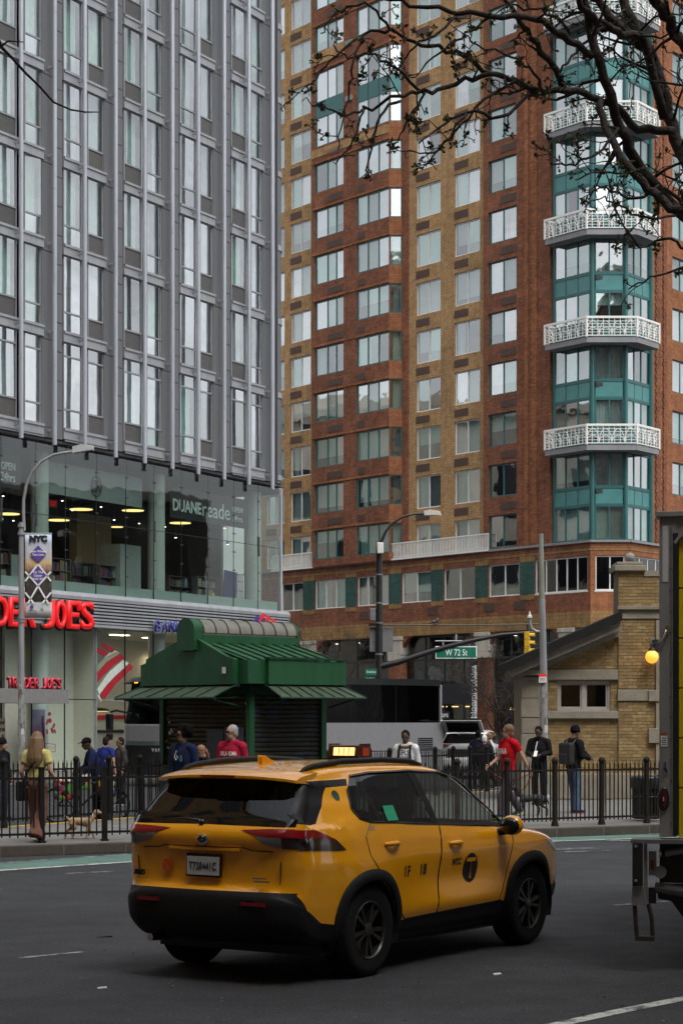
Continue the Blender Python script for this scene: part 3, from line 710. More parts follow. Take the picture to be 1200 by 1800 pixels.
def grille(face, x0, x1, z0, z1, y):
    def fn():
        mb = MB(); w, h = x1 - x0, z1 - z0; mb.box(0, w, .0, .03, 0, h)
        for q in range(6): mb.box(.03, w - .03, -.015, .0, h * (q + .3) / 6, h * (q + .7) / 6)
        return mb.mesh('vent_grille', M_GRILLE)
    face.put('vent_grille', cached(('gr', round(x1 - x0, 2), round(z1 - z0, 2)), fn), TW, (x0, y - .02, z0))

TX = lambda px, y=0: TF.x(px, y)
NF = 13; FH = 2.92; ZW = 13.76; ZS = 11.75; ZTT = ZS + FH * NF + 1.5
tops = [ZW + FH * i for i in range(NF)]
# --- A: tan column at the left
def column(px_list, y, pxa, pxb, matb, fm, n, hgt, sill, gr, off=0, name='wall', zt=ZTT, treatf=None, skip=()):
    mb = MB(); holes = []; info = []
    for (a, b) in px_list:
        x0, x1 = TX(a, y), TX(b, y)
        for i, t in enumerate(tops):
            holes.append((x0, x1, t + off - hgt, t + off)); info.append((x0, x1, t + off - hgt, t + off, i))
    wall_holes(mb, TX(pxa, y), TX(pxb, y), ZS, zt, holes, y, .3)
    F0.put(name, mb.mesh(name, matb), TW)
    for (x0, x1, z0, z1, i) in info:
        tower_window(F0, x0 + .01, x1 - .01, z0 + .01, z1 - .01, y + (.1 if not sill else .08), n, fm, sill, treat=('half' if i in skip else None))
        if gr and i < NF - 1:
            gw = (x1 - x0) * .55; ga = x0 if gr == 'L' else x1 - gw
            grille(F0, ga, ga + gw, z1 + .28, z1 + .72, y)
column([(468, 500), (510.5, 546)], 0, 430, 548, M_TAN, M_WFR, 2, 1.92, True, 'L', .15, 'tan_brick_wall')
column([(731, 774), (798, 843)], 0, 718, 849, M_TAN, M_WFR, 2, 1.95, True, 'L', 0, 'tan_brick_wall')
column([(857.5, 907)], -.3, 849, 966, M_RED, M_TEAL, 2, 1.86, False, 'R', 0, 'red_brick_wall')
# stone joints on the tan wall, brick pilaster strips
for px in (723, 787):
    x = TX(px); MB().box(x - .018, x + .018, -.008, .05, ZS, ZTT).build('joint_strip', mat('sealant_joint', (.24, .19, .12), .9), TW)
for px, w in ((939, .28), (925, .18)):
    x = TX(px, -.3); zq = ZS; j = 0
    mb = MB()
    while zq < ZTT:
        ww = w if j % 2 else w * .72
        mb.box(x - ww, x + ww * (.7 if j % 2 else 1), -.36, -.28, zq, zq + .19); zq += .2; j += 1
    mb.build('brick_quoin', M_ORG, TW)['kind'] = 'stuff'
# --- B/C: red projecting bay with its chamfered end
yb = -.65; xb0, xb1 = TX(548.5, yb), TX(683.5, yb); xch = xb1 + .54
mb = MB(); holes = []; offb = .27
b0, b1, c0 = TX(552.5, yb), TX(603.5, yb), TX(626.5, yb)
dbl = NF - 5
for i, t in enumerate(tops):
    hz0, hz1 = t + offb - 1.82, t + offb
    if i == 10: continue
    if i == 9: hz1 = tops[10] + offb
    holes += [(b0, b1, hz0, hz1), (c0, xb1 - .001, hz0, hz1)]
wall_holes(mb, xb0, xb1, ZS, ZTT, holes, yb, .3)
mb.add([(xb0, yb, ZS), (xb0, 0, ZS), (xb0, 0, ZTT), (xb0, yb, ZTT)], [(0, 1, 2, 3)])
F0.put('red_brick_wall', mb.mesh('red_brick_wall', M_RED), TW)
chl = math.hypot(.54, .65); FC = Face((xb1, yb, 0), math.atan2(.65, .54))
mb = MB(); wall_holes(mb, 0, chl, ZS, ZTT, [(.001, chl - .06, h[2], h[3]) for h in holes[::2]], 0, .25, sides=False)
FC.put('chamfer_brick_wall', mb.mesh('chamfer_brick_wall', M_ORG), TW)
mb = MB(); mb.box(xch, TX(718.5), -.06, .2, ZS, ZTT); mb.build('brick_pier', M_RED, TW)
for i, t in enumerate(tops):
    if i == 10: continue
    z0, z1 = t + offb - 1.82, t + offb
    if i == 9: z1 = tops[10] + offb
    dark = 'side' if i in (4,) else None
    tower_window(F0, b0 + .01, b1 - .01, z0 + .01, z1 - .01, yb + .08, 3, M_TEAL, False, cuts=[.42, .72], treat=dark)
    tower_window(F0, c0 + .01, xb1 - .02, z0 + .01, z1 - .01, yb + .05, 3, M_TEAL, False, treat=dark)
    tower_window(FC, .015, chl - .075, z0 + .01, z1 - .01, .05, 1, M_TEAL, False, treat='curt' if i % 3 else 'blind')
    if i == 9:
        for (a, b_) in ((b0, b1), (c0, xb1)): MB().box(a + .07, b_ - .07, yb + .06, yb + .14, t + offb + .02, t + offb + 1.08).build('spandrel_panel', M_TEAL, TW)
        FC.put('spandrel_panel', MB().box(.07, chl - .13, .03, .1, t + offb + .02, t + offb + 1.08).mesh('spandrel_panel', M_TEALP), TW)
    elif i < NF - 1:
        grille(F0, b1 - (b1 - b0) * .55, b1 - .05, z1 + .3, z1 + .72, yb); grille(F0, c0 + .1, c0 + .85, z1 + .3, z1 + .72, yb)
    MB().box(xb0 - .02, xb1 + .02, yb - .05, yb + .02, z1 + .05, z1 + .16).build('brick_lintel', M_ORG, TW)
# tan cornice panels above the double-height windows
x_ = xb0
MB().box(xb0 - .01, b1 + .1, yb - .06, yb + .02, tops[10] + offb + .5, tops[10] + offb + 1.3).build('tan_cornice', M_TAN, TW)
MB().box(xb0 - .01, xb1, yb - .03, yb + .02, tops[8] + offb + .45, tops[8] + offb + .95).build('tan_cornice', M_TAN, TW)
for z in (tops[9] + offb + .35, tops[10] + offb + .9):
    xp = TX(614, yb)
    MB().box(xp - .3, xp + .3, yb - .12, yb + .02, z, z + .3).build('stone_block', M_GREYS, TW)
# --- base: shops and the second storey
ZB = ZS
w2 = [(494, 532.5), (553, 607), (627, 683), (705, 757.5), (779, 834.5), (857.5, 913)]
yB = -.34
mb = MB(); z2a, z2b = 9.08, 10.92
holes = [(TX(a, yB), TX(b, yB), z2a, z2b) for a, b in w2]
wx0, wx1 = TX(939.5, yB), -.02
holes.append((wx0, wx1 - .05, z2a - .02, z2b + .05))
wall_holes(mb, TX(430, yB), .164, 7.95, ZB, holes, yB, .35, sides=False)
F0.put('red_brick_band', mb.mesh('red_brick_band', M_RED), TW)
for a, b in w2:
    tower_window(F0, TX(a, yB) + .01, TX(b, yB) - .01, z2a + .01, z2b - .01, yB + .09, 3 if a in (553, 627) else 2, M_WFR, True, treat=rnd.choice(['none', 'side', 'half', 'none']))
gaps = [(532.5, 553), (607, 627), (683, 705), (757.5, 779), (834.5, 857.5), (913, 939.5)]
for a, b in gaps:
    x0, x1 = TX(a, yB) + .02, TX(b, yB) - .02
    MB().box(x0, x1, yB - .025, yB + .05, z2a + .02, z2b - .02).build('green_brick_panel', M_GRNB, TW)
    MB().box(x0, x1, yB - .03, yB + .05, z2b, z2b + .3).build('soldier_course', M_TAN2, TW); MB().box(x0, x1, yB - .03, yB + .05, z2a - .3, z2a).build('soldier_course', M_TAN2, TW)
MB().box(TX(430, yB), .174, yB - .02, yB + .05, z2b + .34, z2b + .46).build('tan_course', M_TAN2, TW)
tower_window(F0, wx0 + .01, wx1 - .06, z2a, z2b + .04, yB + .06, 5, M_WFR, True, GL_D, treat='none')
MB().box(TX(430, yB), .2, yB - .12, yB + .1, ZS - .06, ZS + .07).build('string_course', M_GREYS, TW)
MB().box(TX(430, yB), .18, yB - .03, .3, 7.08, 7.949).build('tan_band', M_TAN2, TW)
for px in (860, 760, 640, 913):
    xg = TX(px, yB); grille(F0, xg - .5, xg + .5, 8.25, 8.75, yB); 
# arcade
piers_t = [(400, 432), (533, 554), (684, 705), (839, 858), (985, 1006)]
pxs = [(TX(a, yB), TX(b, yB)) for a, b in piers_t]
for (a, b) in pxs:
    pr = MB().box(a, b, yB - .05, .35, .15, 5.6).build('arcade_pier', M_RED, TW)
    MB().box(a - .05, b + .05, yB - .12, .36, 5.6, 5.95).box(a - .1, b + .1, yB - .1, .36, 5.96, 7.07).box(a - .16, b + .16, yB - .16, .36, 6.85, 7.075).build('capital', M_STCAP, pr, bevel=.02)
    MB().box(a - .06, b + .06, yB - .1, .36, .16, .75).build('pier_foot', M_STCAP, pr)
# arched corners
for (a, b), (c_, d_) in zip(pxs, pxs[1:]):
    for (cx, s_) in ((b, 1), (c_, -1)):
        rad = 1.15; pts = [(cx, 7.08)] + [(cx + s_ * rad * (1 - math.cos(R(q))), 7.08 - rad + rad * math.sin(R(q))) for q in range(0, 91, 10)]
        MB().prism(pts, yB + .02, yB + .33, 'y').build('arch_spandrel', M_RED, TW)
GL_ST = glass_mat('store_glass', (.55, .62, .62), .10, .1)
M_NAVY = mat('navy_shopfront', (.012, .014, .02), .4, var=.2)
M_MULL = mat('dark_mullion', (.02, .022, .025), .4)
for (a, b), (c_, d_) in zip(pxs, pxs[1:]):
    w = c_ - b; fr = None
    mb = MB(); n = 4
    for q in range(n + 1): mb.box(b + w * q / n - .05, b + w * q / n + .05, .1, .2, .15, 7.07)
    for z in (.3, 3.0, 4.1, 5.6, 7.0): mb.box(b, c_, .1, .19, z - .06, z + .06)
    fr = mb.build('shop_window', M_MULL, TW)
    for q in range(n):
        for z0, z1 in ((.36, 2.94), (4.16, 5.54), (5.66, 6.94)):
            put('pane', pane_mesh(round(w / n - .1, 3), round(z1 - z0, 3), GL_ST), fr, (b + w * q / n + .05, .15, z0), (rnd.uniform(-.004, .004), 0, rnd.uniform(-.006, .006)))
    MB().box(b, c_, .05, .22, 2.95, 4.15).build('shop_fascia', M_NAVY, TW)
MB().box(TX(430), 0, 6, 6.2, .15, 7.6).build('store_back_wall', mat('store_back', (.14, .12, .10), .8, var=.4, scale=.5), TW)
MB().box(TX(430), 0, .25, 6, 7.3, 7.5).build('store_ceiling', mat('store_ceil', (.12, .12, .12), .8), TW)
MB().box(TX(430), 0, .25, 6, 3.3, 3.6).build('store_floor', mat('store_floor', (.10, .09, .08), .6), TW)
M_WARM = mat('warm_light_panel', (1, .8, .5), .5, emit=(1, .62, .2), estr=1.6)
M_CLOTH = [mat('cloth_pink', (.45, .38, .42), .9), mat('cloth_grey', (.2, .22, .24), .9), mat('cloth_teal', (.12, .2, .22), .9), mat('cloth_white', (.5, .5, .5), .9)]
def TWp(px, py, y):
    x = TX(px, y); w = Vector(TO) + TF.e * x + TF.n * y
    return Vector((w.x, w.y, TF.z(px, py, y)))
for i, (px, py) in enumerate([(760, 1182), (771, 1186), (783, 1180), (727, 1185), (737, 1190), (822, 1176), (872, 1160), (885, 1158), (897, 1165)]):
    p = TWp(px, py, 1.2); c_ = M_CLOTH[[0, 0, 1, 2, 1, 2, 2, 1, 2][i]]
    t_ = thing('hanging_garment', ['pale pink top, left of the pair hanging in the upper shop window', 'pale pink top, right of the pair hanging in the upper shop window', 'grey top hanging beside the pink tops in the shop window', 'teal top hanging at the left of the arched shop window', 'grey top next to the teal one in the arched shop window', 'teal top hanging left of the white vertical banner top', 'teal top at the left of the shop window behind the traffic signal', 'grey top in the shop window behind the traffic signal', 'teal top just left of the yellow traffic signal'][i], 'garment', p, TF.ang, 'clothes in the shop windows')
    MB().prism([(-.14, -.5), (.14, -.5), (.17, .1), (.3, -.18), (.36, -.1), (.2, .3), (.07, .36), (-.07, .36), (-.2, .3), (-.36, -.1), (-.3, -.18), (-.17, .1)], -.07, .07, 'y').build('garment_body', c_, t_, bevel=.02)
    MB().tube([(-.2, 0, .33), (0, 0, .42), (.2, 0, .33)], .012, 5).tube([(0, 0, .42), (0, 0, .5), (.04, 0, .53)], .01, 5).build('hanger', M_MULL, t_)
for i, (px, py) in enumerate([(592, 1132), (631, 1130), (905, 1117), (912, 1098)]):
    p = TWp(px, py, 2.5)
    t_ = thing('ceiling_lamp', ['left small ceiling light in the brick tower shop above the kiosk roof', 'right small ceiling light in the brick tower shop, near the black lamp post', 'shop light glowing just above the station roof slope', 'shop light near the grey pole above the roof slope'][i], 'lamp', p, 0, 'tower shop ceiling lights')
    MB().lathe([(.1, 0), (.12, .05), (.12, .1), (.03, .12)], 10).build('lamp_housing', M_TRIM, t_); MB().lathe([(.09, -.012), (.09, -.003), (.01, -.003)], 10).build('lens', M_SPOT, t_); MB().tube([(0, 0, .1), (0, 0, 7.3 - p.z)], .012, 5).build('stem', M_TRIM, t_)
# warm lit entrance
xa, xb_ = TX(772, 1.5), TX(838, 1.5)

for q in range(5): MB().box(xa + (xb_ - xa) * q / 5, xa + (xb_ - xa) * (q + .55) / 5, 1.6 + .3 * q, 1.8 + .3 * q, 2.78, 2.84).build('warm_ceiling_light', M_WARM, TW)
MB().box(xa, xb_, .6, 3.3, 2.86, 2.9).build('entrance_ceiling', mat('entrance_ceiling', (.4, .32, .18), .8), TW)
MB().box(TX(880, 1.5), TX(905, 1.5), 2.2, 2.3, 2.6, 2.75).build('warm_ceiling_light', M_WARM, TW)
MB().box(TX(705), TX(915), 3.4, 3.5, .15, 3.2).build('entrance_wall', mat('entrance_wall', (.35, .25, .1), .8, var=.3, scale=1.5), TW)
fp = MB().box(TX(430), 60, -7, 0, .0, .15).build('tower_pavement', M_CONC); fp.location = (TO[0], TO[1], .003); fp.rotation_euler = (0, 0, TF.ang); fp['kind'] = 'structure'
# --- teal corner bay
P1 = Vector(TO); P2 = Vector((499 / 3500 * TD, TD)); RD = Vector((.6, .8))
def toloc(p): 
    v = Matrix.Rotation(-TF.ang, 2) @ (Vector(p) - P1); return v
l2 = toloc(P2); FRO = Face((0, 0, 0), -TF.ang); FRI = Face((l2.x, l2.y, 0), math.atan2(RD.y, RD.x) - TF.ang)
xl0 = TX(967, -.05)
levels = []
for i in range(NF):
    z0 = ZS + .1 if i == 0 else (ZS + FH * i + (.32 if i % 2 == 0 else .1)); z1 = ZS + FH * i + (1.98 if i % 2 == 0 else 1.98 + 2 * 0)
    levels.append((z0, ZS + FH * i + 2.0, i))
WF = (P2 - P1).length; WR = 2.86
M_COPPER = mat('return_glass_panel', (.05, .06, .06), .3)
for (z0, z1, i) in levels:
    for (fc, x0, x1, n, cuts, y) in ((F0, xl0 + .3, -.12, 3, [.32, .66], -.1), (FRO, .12, WF - .12, 2, None, .0), (FRI, .12, WR - .05, 3, [.32, .62], .0)):
        tower_window(fc, x0, x1, z0 + .02, z1 - .02, y, n, M_TEAL, False, GL_T, cuts, treat=(rnd.choice(['blind', 'half', 'curt']) if fc is FRO else None))
        # spandrel panels up to the next floor
        zt = ZS + FH * (i + 1) + (.1 if i % 2 == 0 else .0)
        k_ = 1 if fc is FRO else 3
        zz1 = levels[i + 1][0] if i + 1 < NF else z1 + 1
        if i % 2 == 0 and i + 1 < NF:
            for q in range(k_):
                a, b = x0 + (x1 - x0) * q / k_, x0 + (x1 - x0) * (q + 1) / k_
                fc.put('spandrel_panel', MB().box(.03, b - a - .03, y + .02, y + .1, z1 + .1, zz1 - .1).mesh('spandrel_panel', M_TEALP), TW, (a, 0, 0))
            fc.put('teal_rail', MB().box(x0, x1, y - .01, y + .12, z1 - .02, z1 + .1).mesh('teal_rail', M_TEAL), TW); fc.put('teal_rail', MB().box(x0, x1, y - .01, y + .12, zz1 - .1, zz1 + .02).mesh('teal_rail', M_TEAL), TW)
        else:
            fc.put('teal_panel', MB().box(x0, x1, y + .03, y + .1, z1 - .02, zz1 + .02).mesh('teal_panel', M_TEAL), TW)
for (fc, xx) in ((F0, -.06), (FRO, WF - .06), (F0, xl0 + .24), (FRI, WR)):
    fc.put('corner_post', MB().tube([(xx + (.06 if fc is not FRI else 0), -.02, ZS), (xx + (.06 if fc is not FRI else 0), -.02, ZTT)], .12, 8).mesh('corner_post', M_TEAL, smooth=True), TW)
F0.put('return_panel', MB().box(xl0, xl0 + .25, -.06, .0, ZS, ZTT).mesh('return_panel', M_COPPER), TW)
# backing walls (rooms) behind all glazing
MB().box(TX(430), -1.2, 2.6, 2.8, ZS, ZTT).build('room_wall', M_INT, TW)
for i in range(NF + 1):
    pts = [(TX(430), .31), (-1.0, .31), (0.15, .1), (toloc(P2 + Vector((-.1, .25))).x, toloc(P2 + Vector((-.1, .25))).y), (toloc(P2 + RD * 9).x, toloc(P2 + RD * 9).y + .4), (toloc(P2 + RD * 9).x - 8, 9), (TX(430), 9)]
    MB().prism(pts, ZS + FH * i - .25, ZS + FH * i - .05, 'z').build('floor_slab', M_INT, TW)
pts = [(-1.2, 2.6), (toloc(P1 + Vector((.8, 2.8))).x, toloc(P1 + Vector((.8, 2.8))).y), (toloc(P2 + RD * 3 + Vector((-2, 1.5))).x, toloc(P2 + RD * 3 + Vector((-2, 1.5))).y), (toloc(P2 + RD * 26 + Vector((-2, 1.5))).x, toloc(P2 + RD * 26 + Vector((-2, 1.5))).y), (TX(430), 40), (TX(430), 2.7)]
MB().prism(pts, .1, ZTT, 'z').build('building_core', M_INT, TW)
# base around the corner
for fc, L_, hole in ((FRO, WF + .166, (.1, WF - .1)), (FRI, 26, (.1, 9.5))):
    mb = MB(); wall_holes(mb, -.166, L_, 7.95, ZS, [(hole[0], hole[1], z2a - .02, z2b + .05)], yB, .35, sides=False); fc.put('red_brick_band', mb.mesh('red_brick_band', M_ORG), TW)
    tower_window(fc, hole[0] + .01, hole[1] - .01, z2a, z2b + .04, yB + .06, 2 if fc is FRO else 10, M_WFR, True, GL_D, treat='none')
    fc.put('tan_band', MB().box(-.17, L_, yB - .031, .3, 7.081, 7.948).mesh('tan_band', M_TAN2), TW)
    fc.put('string_course', MB().box(-.2, L_ + .03, yB - .121, yB + .1, ZS - .059, ZS + .069).mesh('string_course', M_GREYS), TW)
    fc.put('tan_course', MB().box(-.17, L_, yB - .021, yB + .05, z2b + .341, z2b + .459).mesh('tan_course', M_TAN2), TW)
    fc.put('shop_window', MB().box(.05, L_, .1, .2, .15, 7.07).mesh('shop_window', M_NAVY), TW)
# right-hand facade
mb = MB(); holes = []
wr = [(5.35, 7.6), (10.5, 12.8), (15.5, 17.8)]
for a, b in wr:
    for i, t in enumerate(tops): holes.append((a, b, t - 1.86, t))
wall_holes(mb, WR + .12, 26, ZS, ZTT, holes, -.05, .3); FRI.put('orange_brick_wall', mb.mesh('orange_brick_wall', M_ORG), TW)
for (a, b, z0, z1) in holes[:NF]: tower_window(FRI, a + .01, b - .01, z0 + .01, z1 - .01, .03, 2, M_TEAL)
for (a, b, z0, z1) in holes[NF:]: FRI.put('window', win_frame(b - a, z1 - z0, 2, M_TEAL), TW, (a, .03, z0))
for xx, w in ((3.55, .3), (4.35, .22)):
    mb = MB(); zq = ZS; j = 0
    while zq < ZTT:
        ww = w if j % 2 else w * .7; mb.box(xx - ww, xx + ww, -.12, -.03, zq, zq + .19); zq += .2; j += 1
    o = FRI.put('brick_quoin', mb.mesh('brick_quoin', M_RED), TW); o['kind'] = 'stuff'
# --- white lattice balconies
M_WRAIL = mat('white_railing', (.72, .71, .68), .5, var=.06)
M_SLAB = mat('balcony_slab', (.21, .21, .22), .8, var=.15, scale=1.5)
OFF = .95
a0 = P1 - TF.e * (-TX(962, -.3)) - TF.n * 1.0
e1, e2, e3 = TF.e, Vector((1, 0)), RD
n1, n2, n3 = -TF.n, Vector((0, -1)), Vector((RD.y, -RD.x))
def isect(p, d, q, f):
    det = d.x * -f.y + f.x * d.y; r_ = q - p; t = (r_.x * -f.y + f.x * r_.y) / det; return p + d * t
c1 = isect(P1 + n1 * OFF, e1, P1 + n2 * OFF, e2); c2 = isect(P2 + n2 * OFF, e2, P2 + n3 * OFF, e3)
s0 = P1 + n1 * OFF + e1 * TX(957, -OFF); s3 = P2 + n3 * OFF + e3 * 2.05
path = [s0 - n1 * .7, s0, c1, c2, s3, s3 - n3 * .8]
path = [toloc(p) for p in path]
inner = [toloc(P2 + e3 * 2.05), l2, Vector((0, 0)), toloc(P1 + e1 * TX(957, -OFF))]
def lattice():
    mb = MB(); H = 1.12
    for a, b in zip(path, path[1:]):
        t = b - a; L_ = t.length; an = math.atan2(t.y, t.x); M = Matrix.Translation((a.x, a.y, 0)) @ Matrix.Rotation(an, 4, 'Z')
        mb.box(0, L_, -.05, .05, H - .12, H, 0, M); mb.box(0, L_, -.03, .03, .05, .1, 0, M)
        for z in (.25, .4, .55, .7, .85): mb.box(0, L_, -.012, .012, z - .014, z + .014, 0, M)
        k = max(2, round(L_ / .3))
        for q in range(k + 1): mb.box(L_ * q / k - .018, L_ * q / k + .018, -.018, .018, .05, H - .1, 0, M)
        m_ = max(1, round(L_ / .62)); w = L_ / m_
        for q in range(m_):
            cx = w * (q + .5)
            for s_ in (-1, 1):
                pts = [(cx + s_ * w * .5 * math.sin(R(th)), -.02, .1 + .75 * math.cos(R(th))) for th in (0, 20, 40, 60, 75, 90)]
                mb.tube(pts, .02, 4, 0, False, M)
                pts = [(cx + s_ * w * .5 * math.sin(R(th)), -.02, .1 + .4 * math.cos(R(th))) for th in (0, 30, 60, 90)]
                mb.tube(pts, .018, 4, 0, False, M)
    for p in path[1:-1]: mb.box(p.x - .05, p.x + .05, p.y - .05, p.y + .05, 0, H)
    return mb.mesh('railing', M_WRAIL, weld=False)
RAIL = lattice()
SLAB = MB().prism([(p.x, p.y) for p in path[1:-1]] + [(p.x, p.y) for p in inner], 0, .3, 'z').mesh('balcony', M_SLAB, bevel=.02)
for i in range(2, NF, 2):
    b_ = put('balcony', SLAB, TW, (0, 0, ZS + FH * i - .95))
    put('railing', RAIL, b_, (0, 0, .3))
# terrace railings above the second storey
for pa, pb in ((688, 858), (478, 553)):
    x0, x1 = TX(pa, yB - .1), TX(pb, yB - .1); mb = MB()
    mb.box(x0, x1, yB - .14, yB - .08, ZS + .95, ZS + 1.02); mb.box(x0, x1, yB - .13, yB - .09, ZS + .16, ZS + .2)
    n = int((x1 - x0) / .13)
    for q in range(n + 1): mb.box(x0 + (x1 - x0) * q / n - .02, x0 + (x1 - x0) * q / n + .02, yB - .13, yB - .09, ZS + .08, ZS + 1.0)
    mb.box(x0, x1, yB - .2, yB + .1, ZS - .02, ZS + .08)
    mb.build('terrace_railing', M_WRAIL, TW)
MB().prism([(TX(430), 0), (0, 0), (l2.x, l2.y), (toloc(P2 + RD * 26).x, toloc(P2 + RD * 26).y), (TX(430), 40)], ZTT, ZTT + .4, 'z').build('roof', M_GREYS, TW)
# ---------------------------------------------------------------- yellow taxi
def lerp_tab(tab, v):
    if v <= tab[0][0]: return tab[0][1]
    for (a, b), (c, d) in zip(tab, tab[1:]):
        if v <= c:
            t = (v - a) / (c - a); t = t * t * (3 - 2 * t) * .5 + t * .5
            return b + (d - b) * t
    return tab[-1][1]
def chaikin(pts, it=2):
    for _ in range(it):
        o = []
        for i in range(len(pts)):
            p, q = pts[i], pts[(i + 1) % len(pts)]
            o += [tuple(.75 * a + .25 * b for a, b in zip(p, q)), tuple(.25 * a + .75 * b for a, b in zip(p, q))]
        pts = o
    return pts
def inpoly(p, poly):
    c = False; n = len(poly); x, y = p
    for i in range(n):
        x0, y0 = poly[i]; x1, y1 = poly[(i + 1) % n]
        if (y0 > y) != (y1 > y) and x < (x1 - x0) * (y - y0) / (y1 - y0) + x0: c = not c
    return c

class CarShell:
    """half shell (y>=0) grown from a side silhouette, a width table and edge roundings; x forward"""
    def __init__(s, sil, W, spine, it=2):
        # sil: x, z, a (lateral rounding), b (inset), c (crown)
        s.W = W; pts = chaikin(sil, it)
        # densify
        out = []
        for i in range(len(pts)):
            p, q = pts[i], pts[(i + 1) % len(pts)]; L_ = math.hypot(p[0] - q[0], p[1] - q[1]); k = max(1, int(L_ / .05))
            for j in range(k): out.append(tuple(a + (b - a) * j / k for a, b in zip(p, q)))
        pts = out; n = len(pts); bm = bmesh.new(); rows = []
        area = sum(pts[i][0] * pts[(i + 1) % n][1] - pts[(i + 1) % n][0] * pts[i][1] for i in range(n))
        for i in range(n):
            p = pts[i]; a, b = pts[(i - 2) % n], pts[(i + 2) % n]
            t = Vector((b[0] - a[0], b[1] - a[1])).normalized(); nrm = Vector((-t.y, t.x)) * (1 if area > 0 else -1)   # inward
            q = Vector(p[:2]) + nrm * p[3]; Wb = W(q.x, q.y); ra = min(p[2], Wb * .8); y0 = Wb - ra; row = []
            for j in range(7):
                y = y0 * j / 6; dl = -p[4] * (1 - (j / 6) ** 2)
                r_ = Vector(p[:2]) + nrm * dl; row.append(bm.verts.new((r_.x, y, r_.y)))
            for j in range(1, 8):
                th = j / 7 * math.pi / 2; r_ = Vector(p[:2]) + nrm * p[3] * (1 - math.cos(th)); row.append(bm.verts.new((r_.x, y0 + ra * math.sin(th), r_.y)))
            sx = min(max(q.x, spine[0]), spine[1]); sp_ = Vector((sx, spine[2]))
            for j in range(1, 23):
                r_ = q + (sp_ - q) * (j / 22); row.append(bm.verts.new((r_.x, W(r_.x, r_.y), r_.y)))
            rows.append(row)
        m = len(rows[0])
        for i in range(n):
            A, B = rows[i], rows[(i + 1) % n]
            for j in range(m - 1):
                try: bm.faces.new((A[j], A[j + 1], B[j + 1], B[j]))
                except ValueError: pass
        bmesh.ops.remove_doubles(bm, verts=bm.verts, dist=1e-4)
        bmesh.ops.recalc_face_normals(bm, faces=bm.faces)
        # outward check
        up = max(bm.faces, key=lambda f: f.calc_center_median().z)
        if up.normal.z < 0: bmesh.ops.reverse_faces(bm, faces=bm.faces)
        s.bm = bm; s.lay = bm.faces.layers.int.new('reg')
    def region(s, rid, poly, proj, filt, over=None):
        ax = {'xz': (0, 2), 'yz': (1, 2)}[proj]
        x0 = min(p[0] for p in poly) - .12; x1 = max(p[0] for p in poly) + .12; z0 = min(p[1] for p in poly) - .12; z1 = max(p[1] for p in poly) + .12
        def near(f):
            c = f.calc_center_median(); return x0 < c[ax[0]] < x1 and z0 < c[ax[1]] < z1 and filt(c, f.normal)
        n = len(poly)
        for i in range(n):
            p, q = poly[i], poly[(i + 1) % n]; t = (q[0] - p[0], q[1] - p[1])
            if math.hypot(*t) < 1e-6: continue
            co = [0, 0, 0]; no = [0, 0, 0]; co[ax[0]] = p[0]; co[ax[1]] = p[1]; no[ax[0]] = -t[1]; no[ax[1]] = t[0]
            fs = [f for f in s.bm.faces if near(f)]
            es = {e for f in fs for e in f.edges}; vs = {v for f in fs for v in f.verts}
            bmesh.ops.bisect_plane(s.bm, geom=list(vs) + list(es) + fs, plane_co=co, plane_no=no, dist=1e-5)
        for f in s.bm.faces:
            c = f.calc_center_median()
            if near(f) and inpoly((c[ax[0]], c[ax[1]]), poly) and (over is None or f[s.lay] in over): f[s.lay] = rid
    def extract(s, rid, name, m, side=0, off=0.0):
        """side 0: both halves welded, +1/-1: one side"""
        vs = []; fs = []; idx = {}
        s.bm.normal_update()
        for f in s.bm.faces:
            if f[s.lay] != rid: continue
            for v in f.verts:
                if v.index not in idx or True:
                    pass
        s.bm.verts.index_update()
        for f in s.bm.faces:
            if f[s.lay] != rid: continue
            t = []
            for v in f.verts:
                if v.index not in idx: idx[v.index] = len(vs); vs.append(v.co + v.normal * off)
                t.append(idx[v.index])
            fs.append(t)
        V, F = [], []
        if side in (0, 1): V += [tuple(v) for v in vs]; F += fs
        if side in (0, -1):
            o = len(V); V += [(v.x, -v.y, v.z) for v in vs]; F += [[i + o for i in reversed(f)] for f in fs]
        me = bpy.data.meshes.new(name); me.from_pydata(V, [], F); me.materials.append(m)
        bm = bmesh.new(); bm.from_mesh(me); bmesh.ops.remove_doubles(bm, verts=bm.verts, dist=2e-4); bm.to_mesh(me); bm.free()
        me.polygons.foreach_set('use_smooth', [True] * len(me.polygons))
        try: me.set_sharp_from_angle(angle=R(50))
        except Exception: pass
        return me
    def line(s, mb, pts, r=.004, off=.0, sd=1, n=5):
        out = []
        for a, b in zip(pts, pts[1:]):
            k = max(1, int(math.hypot(b[0] - a[0], b[1] - a[1]) / .06))
            out += [(a[0] + (b[0] - a[0]) * j / k, a[1] + (b[1] - a[1]) * j / k) for j in range(k)]
        out.append(pts[-1])
        mb.tube([(x, sd * (s.W(x, z) + off), z) for x, z in out], r, n)

